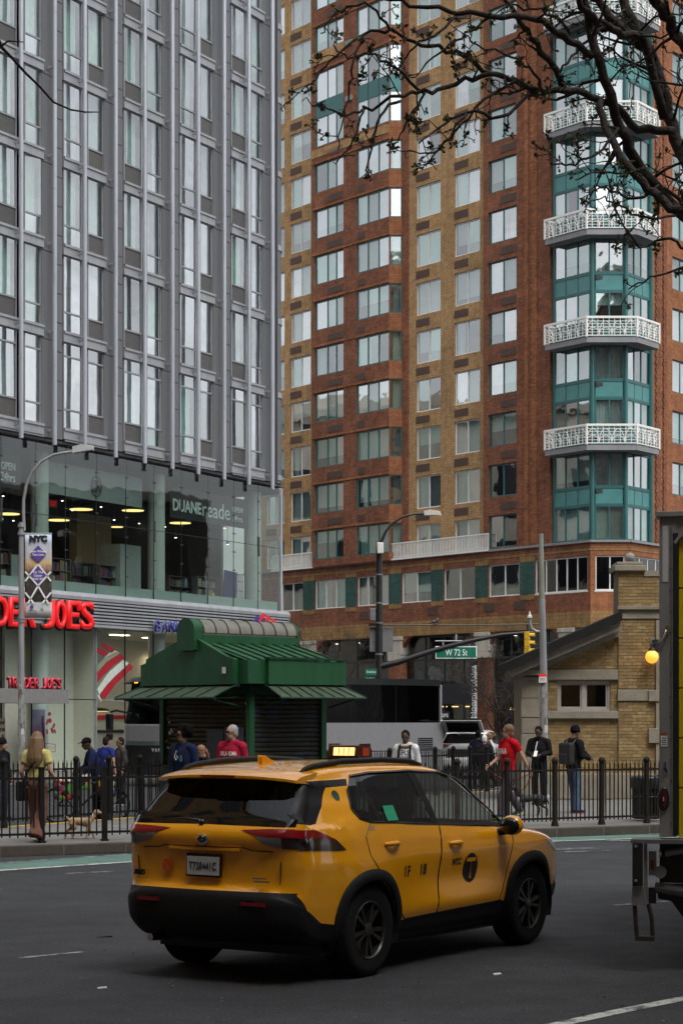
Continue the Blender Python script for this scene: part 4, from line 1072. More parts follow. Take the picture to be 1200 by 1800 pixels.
WZ = [(.2, .80), (.34, .875), (.46, .905), (.60, .918), (.80, .925), (.92, .93), (1.0, .915), (1.045, .892), (1.08, .878), (1.2, .835), (1.4, .752), (1.55, .682), (1.66, .60), (1.75, .5)]
WXr = [(-1.05, .17), (-.9, .115), (-.7, .06), (-.45, .02), (-.2, 0), (2.6, 0), (2.9, .012), (3.2, .05), (3.45, .12), (3.65, .2)]
def taxiW(x, z):
    zb = 1.05 + .15 * min(1, max(0, (2.4 - x) / 2.3)); zz = z
    if z > .95: zz = .95 + (z - .95) * .1 / (zb - .95) if z < zb else 1.05 + (z - zb) * .65 / (1.7 - zb)
    w = lerp_tab(WZ, zz) - lerp_tab(WXr, x) * (1 if z < 1.5 else .35)
    for ax in (0.0, 2.69):      # flared haunches
        w += .018 * math.exp(-((x - ax) / .42) ** 2) * math.exp(-((z - .78) / .18) ** 2)
    # waist of the doors, lower character line
    w -= .022 * math.exp(-((x - 1.35) / .75) ** 2) * math.exp(-((z - .70) / .13) ** 2)
    w += .012 * math.exp(-((x - 1.35) / .9) ** 2) * math.exp(-((z - .50) / .06) ** 2)
    if zz > 1.05 and x < -.1: w -= .05 * min(1, (-.1 - x) / .7)
    if zz > 1.05 and x > 1.6: w -= .05 * min(1, (x - 1.6) / .9)
    return max(w, .2)
sil = [(-.62, .285, .1, .06, 0), (-.80, .325, .2, .14, .02), (-.93, .39, .26, .18, .03), (-.975, .47, .28, .2, .035), (-.985, .56, .28, .2, .035), (-.98, .665, .28, .2, .035), (-.945, .705, .26, .2, .035),
       (-.90, .745, .25, .2, .03), (-.892, .86, .24, .2, .03), (-.90, 1.0, .23, .2, .03), (-.93, 1.085, .22, .2, .03), (-.93, 1.15, .2, .2, .03), (-.885, 1.20, .17, .17, .03), (-.84, 1.26, .14, .14, .03),
       (-.73, 1.38, .13, .11, .03), (-.62, 1.50, .13, .09, .03), (-.555, 1.575, .16, .07, .03), (-.48, 1.620, .2, .06, .02), (-.30, 1.650, .22, .055, .018), (.2, 1.672, .22, .055, .018), (.9, 1.668, .22, .055, .018),
       (1.35, 1.645, .24, .06, .02), (1.62, 1.605, .3, .1, .03), (1.85, 1.50, .34, .12, .05), (2.45, 1.13, .34, .14, .06), (2.56, 1.085, .3, .1, .04), (2.75, 1.065, .26, .08, .03), (3.15, 1.01, .28, .09, .03), (3.42, .94, .36, .14, .05),
       (3.55, .85, .45, .22, .06), (3.60, .70, .5, .28, .07), (3.60, .5, .5, .3, .07), (3.55, .36, .45, .24, .06), (3.35, .25, .2, .1, 0), (2.4, .22, .08, .05, 0), (.4, .22, .08, .05, 0)]
TS = CarShell(sil, taxiW, (-.25, 2.85, .74))
TH = 33.0; _h = Vector((math.sin(R(TH)), math.cos(R(TH)))); _c = Vector(((648 - HX) / FPX * 15.65, 15.65)); TXR = _c - Vector((_h.y, -_h.x)) * .90
TAXI = thing('taxi', 'yellow taxi sport utility car with lit roof sign driving along the avenue', 'taxi', (TXR.x, TXR.y, 0), R(90 - TH))
M_TY = mat('taxi_yellow', (.82, .345, .005), .2, var=.03, scale=1.5, coat=1.0)
M_BLK = mat('black_plastic', (.010, .010, .011), .6, var=.2, scale=12, bump=.1, bscale=300, spec=.25)
M_TRIMB = mat('gloss_black', (.008, .008, .009), .15, var=.05)
M_PILT = mat('pillar_trim_black', (.006, .006, .007), .4, var=.05, spec=.2)
M_CHR = mat('chrome', (.75, .76, .78), .12, metal=1, var=.03)
M_RLT = mat('tail_light_red', (.20, .004, .008), .12, var=.1, coat=.6)
M_CLT = mat('tail_light_clear', (.16, .15, .15), .15, var=.2, coat=.6)
M_DLT = mat('tail_light_dark', (.03, .012, .014), .15, coat=.6)
M_TYRE = mat('tyre_rubber', (.010, .010, .011), .9, var=.15, scale=10, spec=.2)
M_RIM = mat('rim_dark', (.07, .066, .06), .35, metal=.7, var=.1)
GL_TR = glass_mat('privacy_glass', (.012, .014, .014), .05, 0, (.9, .95, 1), .02)
GL_TF = glass_mat('car_glass', (.34, .42, .38), .12, 0, (.95, .98, 1), .015)
M_HL = mat('headlight', (.6, .62, .65), .1, var=.2, coat=.8)
side = lambda c, n: c.y > .45 and n.x > -.75 and n.x < .75
rear = lambda c, n: c.x < -.42 and n.x < -.25
front = lambda c, n: c.x > 1.4 and n.x > .2
circ = lambda cx, cz, r, k=30: [(cx + r * math.cos(2 * math.pi * i / k), cz + r * math.sin(2 * math.pi * i / k)) for i in range(k)]
DLO = [(2.36, 1.075), (1.70, 1.52), (1.45, 1.575), (1.0, 1.597), (.35, 1.594), (.05, 1.575), (-.09, 1.47), (-.15, 1.33), (-.09, 1.245), (.05, 1.215)]
TS.region(1, DLO, 'xz', lambda c, n: c.y > .45)
TS.region(11, [(1.02, 1.03), (1.14, 1.03), (1.06, 1.65), (.94, 1.65)], 'xz', lambda c, n: c.y > .45, over=(1,))
TS.region(12, [(1.14, 1.0), (2.6, 1.0), (2.2, 1.7), (1.06, 1.7)], 'xz', lambda c, n: c.y > .45, over=(1,))
TS.region(13, [(.20, 1.0), (.25, 1.0), (.17, 1.65), (.12, 1.65)], 'xz', lambda c, n: c.y > .45, over=(1,))
TS.region(14, [(-.9, 1.24), (-.66, 1.215), (-.60, 1.225), (-.34, 1.492), (-.06, 1.50), (-.02, 1.552), (-.62, 1.542), (-.8, 1.45)], 'xz', lambda c, n: c.y > .4 and n.z < .9 and n.x > -.62)
TS.region(2, [(-.1, 1.215), (.66, 1.205), (.95, 1.21), (.95, 1.49), (.50, 1.548), (-.1, 1.558)], 'yz', lambda c, n: c.x < -.42 and n.x <= -.62 and n.z > -.3)
tl_r = lambda c, n: c.x < -.40 and n.x <= -.62
tl_s = lambda c, n: c.y > .5 and n.x > -.62 and c.x < 0
TS.region(3, [(.34, 1.178), (.60, 1.19), (1.0, 1.19), (1.0, 1.125), (.60, 1.13), (.46, 1.145)], 'yz', tl_r)
TS.region(31, [(.46, 1.145), (.60, 1.13), (.70, 1.13), (.70, 1.045), (.55, 1.08)], 'yz', tl_r)
TS.region(32, [(.70, 1.13), (1.0, 1.125), (1.0, 1.04), (.70, 1.045)], 'yz', tl_r)
TS.region(3, [(-1.0, 1.19), (-.66, 1.18), (-.46, 1.10), (-.66, 1.12), (-1.0, 1.125)], 'xz', tl_s)
TS.region(32, [(-1.0, 1.125), (-.66, 1.12), (-.46, 1.10), (-.40, 1.06), (-.34, 1.015), (-.48, 1.015), (-1.0, 1.04)], 'xz', tl_s)
TS.region(4, [(-.1, .2), (1.0, .2), (1.0, .71), (.72, .71), (.55, .71), (-.1, .71)], 'yz', lambda c, n: c.x < -.42 and n.x <= -.72)
TS.region(4, [(-1.1, .1), (-.30, .1), (-.40, .44), (-.62, .47), (-.78, .58), (-.86, .71), (-1.1, .71)], 'xz', lambda c, n: n.x > -.72)
TS.region(4, [(.30, .1), (2.40, .1), (2.30, .40), (2.15, .445), (.65, .405), (.40, .40)], 'xz', lambda c, n: c.y > .4)
TS.region(4, [(3.0, .1), (3.7, .1), (3.7, .50), (3.2, .50), (3.1, .42)], 'xz', lambda c, n: True)
TS.region(5, [(-.1, 1.10), (.80, 1.10), (.62, 1.555), (-.1, 1.60)], 'yz', front)
TS.region(6, [(3.02, .93), (3.7, .88), (3.7, .77), (3.3, .80)], 'xz', lambda c, n: c.y > .35)
for ax in (0, 2.69): TS.region(9, circ(ax, .37, .395), 'xz', lambda c, n: c.y > .3)
TS.region(9, [(-.36, .1), (.36, .1), (.36, .36), (-.36, .36)], 'xz', lambda c, n: c.y > .3); TS.region(9, [(2.33, .1), (3.05, .1), (3.05, .36), (2.33, .36)], 'xz', lambda c, n: c.y > .3)
dF = [(1.06, .42), (2.12, .44), (2.20, .60), (2.32, .90), (2.38, 1.072), (1.12, 1.15), (1.08, .8)]
dR = [(.30, .62), (.42, .50), (.55, .41), (1.05, .42), (1.07, .8), (1.11, 1.15), (.06, 1.213), (-.06, 1.10), (-.02, .95)]
TS.region(7, dF, 'xz', lambda c, n: c.y > .5, over=(0,)); TS.region(8, dR, 'xz', lambda c, n: c.y > .5, over=(0,))
ex = lambda rid, name, m, sd=0, off=0: put(name, TS.extract(rid, name, m, sd, off), TAXI)
ex(0, 'body', M_TY)
ex(2, 'rear_window', GL_TR, 0, -.004); ex(5, 'windscreen', GL_TF, 0, -.004); ex(4, 'bumper_and_sill', M_BLK, 0, .006)
for sd in (1, -1):
    ex(1, 'rear_side_window', GL_TR, sd, -.004); ex(12, 'front_side_window', GL_TF, sd, -.004); ex(11, 'door_pillar', M_TRIMB, sd, -.001); ex(13, 'door_pillar', M_TRIMB, sd, -.002)
    ex(14, 'roof_pillar_trim', M_PILT, sd, .001)
    ex(3, 'tail_light', M_RLT, sd, .006); ex(31, 'tail_light_lens', M_CLT, sd, .004); ex(32, 'tail_light_lens', M_DLT, sd, .004)
    ex(6, 'headlight', M_HL, sd, .003)
    d1 = ex(7, 'door', M_TY, sd); d2 = ex(8, 'door', M_TY, sd)
    mb = MB(); TS.line(mb, dF + [dF[0]], .0045, .0005, sd); mb.build('door_seam', M_TRIMB, d1)
    mb = MB(); TS.line(mb, dR + [dR[0]], .0045, .0005, sd); mb.build('door_seam', M_TRIMB, d2)
    mb = MB(); TS.line(mb, DLO[:6], .009, .003, sd); TS.line(mb, [DLO[0], DLO[9], DLO[8], DLO[7], DLO[6]], .008, .003, sd); mb.build('window_trim', M_CHR if False else M_TRIMB, TAXI, smooth=True)
    mb = MB(); TS.line(mb, [DLO[0], DLO[1], DLO[2], DLO[3], DLO[4], DLO[5]], .005, .012, sd); mb.build('chrome_strip', M_CHR, TAXI, smooth=True)
    for (hx, hz, dd) in ((1.22, .985, d1), (.20, 1.03, d2)):
        y = taxiW(hx + .1, hz)
        mb = MB(); pts = [(hx + .22 * q / 6, sd * (y + .005 + .035 * math.sin(math.pi * q / 6)), hz + .006 * q / 6) for q in range(7)]
        mb.tube(pts, [.012, .018, .02, .02, .02, .018, .012], 8); mb.build('handle', M_TY, dd, smooth=True)
    # arch cladding
    for ax in (0, 2.69):
        mb = MB(); vs = []; k = 33
        for i in range(k):
            an = R(-14 + 208 * i / (k - 1))
            for (r_, o) in ((.385, -.05), (.388, .022), (.41, .03), (.455, .026), (.478, .004)):
                sq = 1 + .05 * abs(math.sin(2 * an)) ** 2
                x, z = ax + r_ * sq * math.cos(an), .37 + r_ * sq * math.sin(an); vs.append((x, sd * (taxiW(x, z) + o), z))
        mb.add(vs, [(i * 5 + j, i * 5 + j + 1, (i + 1) * 5 + j + 1, (i + 1) * 5 + j) for i in range(k - 1) for j in range(4)]); mb.build('arch_cladding', M_BLK, TAXI, smooth=45)
        mb = MB(); vs = []
        for i in range(25):
            an = R(-20 + 220 * i / 24); vs += [(ax + .40 * math.cos(an), sd * .93, .37 + .40 * math.sin(an)), (ax + .40 * math.cos(an), sd * .45, .37 + .40 * math.sin(an))]
        vs += [(ax, sd * .45, .37)]
        mb.add(vs, [(2 * i, 2 * i + 1, 2 * i + 3, 2 * i + 2) for i in range(24)] + [(2 * i + 1, 48 + 2, 2 * i + 3) for i in range(24)]); mb.build('wheel_well', M_GASK, TAXI)
    # mirror
    mb = MB(); mb.ball((2.13, sd * 1.03, 1.10), .115, 14, 0, None, (.62, .95, .78)); mm_ = mb.build('mirror', M_TY, TAXI, smooth='all')
    mb = MB(); mb.tube([(2.13, sd * .86, 1.03), (2.13, sd * .97, 1.05)], .035, 8); mb.ball((2.085, sd * 1.03, 1.095), .105, 14, 0, None, (.45, .9, .74)); mb.build('mirror_back', M_TRIMB, mm_, smooth='all')
    # roof rail
    mb = MB(); y = sd * .575
    mb.tube([(-.48, y, 1.608), (-.42, y, 1.635), (-.3, y, 1.655), (.1, y, 1.685), (.7, y, 1.69), (1.15, y, 1.670), (1.32, y * .99, 1.64), (1.4, y * .98, 1.60)], [.012, .02, .024, .024, .024, .024, .02, .012], 8); mb.build('roof_rail', M_BLK, TAXI, smooth='all')
    # rear reflector
    put('reflector', MB().box(0, .012, -.11, .11, -.014, .014).mesh('reflector', M_RLT), TAXI, (-1.012, sd * .50, .625), (0, 0, -sd * .06))
# wheels
def wheel_meshes():
    t = MB().lathe([(.22, -.105), (.30, -.118), (.345, -.112), (.362, -.09), (.366, -.04), (.366, .04), (.362, .09), (.345, .112), (.30, .118), (.228, .105), (.228, -.105)], 40, caps=False).mesh('tyre', M_TYRE, smooth=50)
    mb = MB(); mb.lathe([(.235, .06), (.232, .105), (.222, .112), (.212, .10), (.208, .0), (.02, -.01)], 40, caps=False)
    for q in range(5):
        for s_ in (-1, 1):
            a = 2 * math.pi * q / 5; M = Matrix.Rotation(a, 4, 'Z')
            mb.prism([(.03, s_ * .015), (.215, s_ * .062), (.215, s_ * .028), (.05, s_ * -.002)], .05, .095, 'z', 0, M)
    mb.lathe([(.055, .04), (.055, .10), (.04, .108), (.01, .108)], 20)
    return t, mb.mesh('rim', M_RIM, smooth=35)
TYRE_ME, RIM_ME = wheel_meshes()
for ax, st in ((0, 0), (2.69, 0)):
    for sd in (1, -1):
        w = put('wheel', TYRE_ME, TAXI, (ax, sd * .80, .366), (R(-90 * sd), 0, rnd.uniform(0, 6) * 0)); put('rim', RIM_ME, w, (0, 0, 0), (0, 0, rnd.uniform(0, 6)))
MB().box(-.5, 3.3, -.78, .78, .2, .3).build('underbody', M_GASK, TAXI)
MB().tube([(-.1, -.55, .30), (-.1, .55, .30)], .06, 8).build('rear_axle', M_GASK, TAXI)
# rear details
xr = -.935
pl = MB().box(-.012, .008, -.165, .165, -.09, .09).build('license_plate', M_TRIMB, TAXI, (xr - .012, 0, .90), (0, R(2), 0))
MB().box(-.02, -.013, -.153, .153, -.076, .066).build('plate_face', mat('plate_white', (.42, .43, .42), .4, var=.2, scale=25), pl)
text('plate_text', 'T738441C', .085, mat('plate_ink', (.02, .03, .06), .5), pl, (-.0225, 0, -.035), (0, 0, R(-90)), align='CENTER', ext=.001, off=.001, sx=.72)
bd = MB(); bd.lathe([(.042, 0), (.042, .012), (.034, .018), (.01, .018)], 24, (0, 0, 0), 0, Matrix.Rotation(R(-90), 4, 'Y'), 1.0, 1.35); bd = bd.build('emblem', M_CHR, TAXI, (xr - .024, 0, 1.10), smooth=30)
mb = MB(); mb.tube([(-.0215, .038 * math.cos(a / 16 * 6.2832), .016 * math.sin(a / 16 * 6.2832)) for a in range(17)], .005, 5); mb.tube([(-.0215, .015 * math.cos(a / 16 * 6.2832), .026 * math.sin(a / 16 * 6.2832)) for a in range(17)], .005, 5); mb.build('emblem_mark', M_TRIMB, bd)
MB().lathe([(.05, 0), (.05, .004), (.01, .004)], 24, (0, 0, 0), 0, Matrix.Rotation(R(-90), 4, 'Y')).build('round_sticker', mat('orange_sticker', (.55, .09, .02), .5, var=.4, scale=40), TAXI, (xr - .0, .37, .885), (0, 0, R(-4)))
text('model_badge', 'AWD', .055, M_TRIMB, TAXI, (xr + .02, .66, .80), (0, 0, R(-90 - 14)), ext=.004, off=.003, align='CENTER')
mb = MB(); mb.box(-.006, .004, -.06, .06, .012, .022); mb.box(-.006, .004, -.09, .05, -.012, .0); mb.build('chrome_badge', M_CHR, TAXI, (xr - .015, -.52, .80), (0, 0, R(6)))
# tailgate creases
mb = MB()
for sd in (1, -1):
    mb.tube([(xr + .045, sd * .67, .75), (xr + .04, sd * .68, .86), (xr + .035, sd * .685, .95)], .0045, 5)
mb.tube([(xr + .022, -.62, 1.02), (xr - .01, -.45, 1.025), (xr - .016, -.38, 1.045), (xr - .024, 0, 1.045), (xr - .016, .38, 1.045), (xr - .01, .45, 1.025), (xr + .022, .62, 1.02)], .005, 5); mb.build('tailgate_seam', M_TRIMB, TAXI)
mb = MB(); mb.box(-.0, .03, -.34, .34, -.02, .02); mb.build('tailgate_handle', M_TY, TAXI, (xr - .022, 0, 1.03), bevel=.01)
mb = MB(); mb.tube([(-.885, .05, 1.235), (-.865, .25, 1.25), (-.85, .45, 1.24)], [.014, .012, .008], 6); mb.ball((-.905, .05, 1.225), .03, 8); mb.build('rear_wiper', M_TRIMB, TAXI, smooth='all')
mb = MB(); mb.box(-1.0, -.985, -.5, .5, .655, .66); mb.build('bumper_crease', M_GASK, TAXI)
mb = MB(); mb.tube([(-.7, .52, .30), (-.96, .52, .315)], .03, 10); mb.build('exhaust', M_CHR, TAXI, smooth=True)
mb = MB(); mb.prism([(-.08, 0), (.11, 0), (.02, .025), (-.05, .055), (-.08, .055)], -.02, .02, 'y'); mb.build('antenna_fin', M_TY, TAXI, (-.12, 0, 1.672), bevel=.008)
def spoiler():
    mb = MB(); prof = [(-.40, 1.648), (-.55, 1.640), (-.70, 1.618), (-.775, 1.592), (-.775, 1.572), (-.70, 1.568), (-.58, 1.560), (-.48, 1.572)]; vs = []; n = 17
    for i in range(n):
        t = -1 + 2 * i / (n - 1); y = .665 * t; dx = .075 * t * t + .05 * max(0, abs(t) - .8) * 5 * .6; dz = -.032 * t * t - .05 * max(0, abs(t) - .86)
        vs += [(x + dx * (1 if x < -.5 else .3), y, z + dz) for x, z in prof]
    k = len(prof)
    return mb.add(vs, [(i * k + j, i * k + (j + 1) % k, (i + 1) * k + (j + 1) % k, (i + 1) * k + j) for i in range(n - 1) for j in range(k)] + [tuple(range(k)), tuple((n - 1) * k + j for j in range(k - 1, -1, -1))]).mesh('spoiler', M_TY, smooth=40)
put('spoiler', spoiler(), TAXI)
mb = MB(); mb.box(-.783, -.772, -.16, .16, 1.576, 1.588); mb.build('brake_light', M_RLT, TAXI)
# roof sign
rs = MB(); rs.prism([(-.09, 0), (.09, 0), (.075, .11), (-.075, .11)], -.155, .155, 'y'); rs = rs.build('roof_sign', mat('roof_sign_body', (.05, .018, .012), .4), TAXI, (1.12, 0, 1.69), bevel=.015)
M_RSL = mat('roof_sign_lit', (1, .7, .3), .5, emit=(1, .55, .18), estr=1.0, var=.1, scale=30)
MB().box(-.006, .0, -.105, .105, -.034, .034).build('lit_panel', M_RSL, rs, (-.086, 0, .058), (0, R(9), 0))
for sd in (1, -1): MB().box(-.05, .05, -.012, .012, -.035, .035).build('amber_lamp', mat('amber_lens', (.35, .05, .02), .3), rs, (0, sd * .155, .055))
for q in (-.05, 0, .05): MB().box(-.009, -.005, -.003, .003, -.03, .03).build('digit_gap', mat('digit_gap', (.25, .1, .03), .5), rs, (-.086, q, .058), (0, R(9), 0))
MB().box(-.16, .16, -.17, .17, -.03, .002).build('sign_mount', M_BLK, rs)
# decals on the right flank (and mirrored)
M_DEC = mat('decal_black', (.012, .012, .014), .4); M_DECY = mat('decal_yellow', (.70, .285, .008), .4)
for sd in (-1, 1):
    def flank(me, name, x, z, m, off, par=TAXI):
        # drape the flat decal on the flank
        for v in me.vertices:
            lx, lz = v.co.x, v.co.z; wx = x + (lx if sd == -1 else -lx)
            v.co = (wx, sd * (taxiW(wx, z + lz) + off + (-v.co.y)), z + lz)
        me.materials.clear(); me.materials.append(m); return put(name, me, par)
    def disc(rad, k=28):
        mb = MB(); vs = [(0, 0, 0)]
        for r_ in (.35, .7, 1): vs += [(rad * r_ * math.cos(2 * math.pi * i / k), 0, rad * r_ * math.sin(2 * math.pi * i / k)) for i in range(k)]
        fs = [(0, 1 + i, 1 + (i + 1) % k) for i in range(k)] + [(1 + j * k + i, 1 + (j + 1) * k + i, 1 + (j + 1) * k + (i + 1) % k, 1 + j * k + (i + 1) % k) for j in range(2) for i in range(k)]
        return mb.add(vs, fs).mesh('d', M_DEC)
    flank(disc(.125), 'round_logo', 1.60, .76, M_DEC, .003)
    flank(text_mesh('T', .24, 0, .006, align='CENTER'), 'logo_letter', 1.60, .675, M_DECY, .006)
    flank(text_mesh('NYC', .075, 0, .003, align='CENTER'), 'door_lettering', 1.36, .80, M_DEC, .003)
    flank(text_mesh('1F', .12, 0, .003), 'medallion_number', .48, .755, M_DEC, .003); flank(text_mesh('18', .12, 0, .003), 'medallion_number', .74, .755, M_DEC, .003)
    flank(text_mesh('TLC', .05, 0, .001), 'small_lettering', .0, 1.15, mat('decal_blue', (.2, .22, .3), .5), .003)
    flank(disc(.04), 'pillar_sticker', -.26, 1.43, mat('green_sticker', (.01, .05, .03), .4), .004)
    mb = MB(); mb.box(-.085, .085, -.001, .001, -.06, .06); flank(mb.mesh('s', M_DEC), 'window_sticker',   .40, 1.27, mat('green_window_sticker', (.02, .30, .16), .5), .002)
# cabin
M_SEAT = mat('seat_black', (.02, .02, .022), .8)
for (sx_, sy_) in ((1.2, .36), (1.2, -.36), (.25, .36), (.25, -.36)):
    mb = MB(); mb.box(sx_ - .05, sx_ + .45, sy_ - .25, sy_ + .25, .5, .68); mb.prism([(sx_ - .02, .6), (sx_ + .1, .6), (sx_ - .08, 1.22), (sx_ - .2, 1.22)], sy_ - .24, sy_ + .24, 'y'); mb.prism([(sx_ - .12, 1.24), (sx_ - .03, 1.24), (sx_ - .06, 1.42), (sx_ - .16, 1.42)], sy_ - .12, sy_ + .12, 'y'); mb.build('seat', M_SEAT, TAXI, bevel=.03)
MB().prism([(1.95, .5), (2.4, .5), (2.4, 1.05), (2.0, 1.08)], -.72, .72, 'y').build('dashboard', M_SEAT, TAXI)
mb = MB(); mb.tube([(1.82 + .06 * math.sin(a / 20 * 6.2832), .36 + .18 * math.cos(a / 20 * 6.2832), 1.02 + .17 * math.sin(a / 20 * 6.2832)) for a in range(21)], .015, 6); mb.build('steering_wheel', M_SEAT, TAXI)
MB().box(-.4, 2.3, -.75, .75, .3, .42).build('cabin_floor', M_GASK, TAXI)
# ---------------------------------------------------------------- shop signs on the left building
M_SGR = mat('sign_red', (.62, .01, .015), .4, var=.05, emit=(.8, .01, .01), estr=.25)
M_SGB = mat('sign_back', (.02, .018, .018), .5); M_SBL = mat('sign_blue', (.02, .03, .22), .4); M_SWH = mat('sign_white', (.62, .63, .65), .5)
def LWx(x, y, z):
    w = Vector((LO[0], LO[1])) + LF.e * x + LF.n * y; return Vector((w.x, w.y, z))
def fit_letters(root, letters, m, h, ext, y, back=None, off=0, dz=None, sx=1.0):
    """letters: (char, px0, px1, z0); each letter a part fitted between its two picture columns"""
    for i, (ch, a, b, z0) in enumerate(letters):
        me = text_mesh(ch, 1.0, 0, off); xs = [v.co.x for v in me.vertices]; zs = [v.co.z for v in me.vertices]
        x0, x1 = LX(a, y), LX(b, y); hh = h if ch != "'" else h * .35
        kx = (x1 - x0) / (max(xs) - min(xs)); kz = hh / (max(zs) - min(zs))
        for v in me.vertices: v.co = ((v.co.x - min(xs)) * kx, 0, (v.co.z - min(zs)) * kz)
        for o_, mm, yy, th in ((0, m, 0, ext),) + (((.0, back, ext * .9, ext),) if back else ()):
            cu = me.copy(); bm = bmesh.new()
            if mm is back:
                m2_ = text_mesh(ch, 1.0, 0, .055); 
                for v in m2_.vertices: v.co = ((v.co.x - min(xs)) * kx, 0, (v.co.z - min(zs)) * kz)
                bm.from_mesh(m2_); bpy.data.meshes.remove(m2_)
            else: bm.from_mesh(cu)
            r_ = bmesh.ops.extrude_face_region(bm, geom=bm.faces[:]); bmesh.ops.translate(bm, verts=[g for g in r_['geom'] if isinstance(g, bmesh.types.BMVert)], vec=(0, th, 0))
            bmesh.ops.recalc_face_normals(bm, faces=bm.faces); bm.to_mesh(cu); bm.free(); cu.materials.clear(); cu.materials.append(mm)
            if mm is back:
                for v in cu.vertices: v.co.x += .07; v.co.z -= .03
            put('letter' if mm is m else 'letter_back', cu, root, (x0 - root['x0'], yy, z0 + (h * .65 if ch == "'" else 0)))
        bpy.data.meshes.remove(me)
sg = thing('shop_sign', 'big red raised lettering along the ribbed metal band', 'sign', LWx(0, -.42, 0), LF.ang); sg['x0'] = 0.0
zl = lambda px, py: LF.z(px, py, -.42)
tj = [('T', -62, -45, 1101), ('R', -44, -26, 1101), ('A', -26, -6, 1101), ('D', -4, 16.5, 1099), ('E', 20, 36, 1100), ('R', 43, 65, 1101), ('J', 80, 98, 1103), ('O', 101, 118, 1103.5), ('E', 122, 141, 1104), ("'", 139, 144, 1104), ('S', 145, 167, 1105)]
hts = 50 * LF.d(80, -.42) / FPX
fit_letters(sg, [(c_, a, b, zl((a + b) / 2, y + 1)) for c_, a, b, y in tj], M_SGR, hts, .12, -.42, M_SGB, .012)
# bank letters and emblem
sg = thing('bank_sign', 'blue lettering on white blocks with striped emblem above the bank', 'sign', LWx(0, -.32, 0), LF.ang); sg['x0'] = 0.0
bk = 'BANK OF AMERICA'; px0 = 274.0; items = []
cur = px0
for ch in bk:
    w = {'I': 4, ' ': 5, 'M': 13}.get(ch, 10.0) * (1 - (cur - 274) * .0008)
    if ch != ' ': items.append((ch, cur, cur + w, CAM_H + (HY - (1110 + (cur - 274) * .035)) * LF.d(cur, -.32) / FPX))
    cur += w + 2.4
fit_letters(sg, items, M_SBL, .42, .06, -.32, M_SWH, .006)
em = MB()
xq = LX(438, -.4)
for q in range(3):
    for sd_, mm in ((0, 0), (1, 1)):
        x0 = .05 + q * .42; 
        em.prism([(x0 + sd_ * .55, .02 + sd_ * .22 - q * .04), (x0 + .25 + sd_ * .55, .02 + sd_ * .16 - q * .04), (x0 + .75 + sd_ * .42, .42 + sd_ * .12 - q * .1), (x0 + .5 + sd_ * .42, .46 + sd_ * .14 - q * .1)], -.05, .0, 'y', mm)
em.build('striped_emblem', [M_SBL, mat('emblem_red', (.55, .02, .03), .4)], sg, (xq, -.08, CAM_H + (HY - 1103) * LF.d(440) / FPX))
# drugstore signs behind the upper glass
ds = thing('drugstore_sign', 'dark panel with pale drugstore lettering hung behind the upper glass', 'sign', LWx(LX(300, .55), .55, 0), LF.ang)
M_PLT = mat('pale_lettering', (.60, .66, .64), .5); M_DKP = mat('dark_sign_panel', (.015, .016, .018), .5)
x300 = LX(300, .55); zA = LF.z(365, 908, .55)
MB().box(0, LX(437, .55) - x300, .02, .06, zA - .25, zA + .95).build('sign_panel', M_DKP, ds)
def fit_text(root, txt, x0, x1, z0, h, m, off=0, name='lettering', y=0.0, ext=.01, shear=0):
    me = text_mesh(txt, 1, ext, off, shear); xs = [v.co.x for v in me.vertices]; zs = [v.co.z for v in me.vertices]
    for v in me.vertices: v.co = (x0 + (v.co.x - min(xs)) * (x1 - x0) / (max(xs) - min(xs)), v.co.y + y, z0 + (v.co.z - min(zs)) * h / (max(zs) - min(zs)))
    me.materials.clear(); me.materials.append(m); return put(name, me, root)
fx = lambda px: LX(px, .55) - x300
fit_text(ds, 'DUANE', fx(304), fx(354), zA + .02, .48, M_PLT, .03); fit_text(ds, 'reade', fx(356), fx(404), zA - .02, .62, M_PLT, 0)
fit_text(ds, 'OPEN', fx(408), fx(426), zA + .36, .22, M_PLT, .01); fit_text(ds, '24hrs', fx(408), fx(426), zA - .02, .25, M_PLT)
ds2 = thing('opening_hours_sign', 'dark panel reading open 24 hours at the left edge of the upper shop', 'sign', LWx(LX(-40, .55), .55, 0), LF.ang)
xo = LX(-40, .55); zO = LF.z(14, 842, .55)
MB().box(0, LX(38, .55) - xo, .02, .06, zO - .3, zO + .85).build('sign_panel', M_DKP, ds2)
fit_text(ds2, 'OPEN', LX(2, .55) - xo, LX(27, .55) - xo, zO + .32, .26, M_PLT, .01); fit_text(ds2, '24hrs', LX(2, .55) - xo, LX(27, .55) - xo, zO - .08, .3, M_PLT)
lg = thing('round_logo_sign', 'round dark monogram on the pale fascia behind glass', 'sign', LWx(LX(170, .95), .95, LF.z(170, 855, .95)), LF.ang)
mb = MB(); mb.tube([(.30 * math.cos(a / 24 * 6.2832), 0, .38 * math.sin(a / 24 * 6.2832)) for a in range(25)], .022, 6); mb.build('ring', M_DKP, lg)
fit_text(lg, 'D', -.26, .0, -.24, .48, M_DKP, .02, 'letter'); fit_text(lg, 'R', .02, .27, -.22, .46, M_DKP, .0, 'letter')
lx = thing('exit_sign', 'small red exit sign under the pale fascia', 'sign', LWx(LX(94, 2.2), 2.2, LF.z(94, 885, 2.2)), LF.ang)
MB().box(-.25, .25, 0, .06, -.14, .14).build('sign_box', mat('exit_box', (.3, .3, .3), .5), lx); fit_text(lx, 'EXIT', -.2, .2, -.09, .18, M_SGR, .01, 'lettering', -.012)
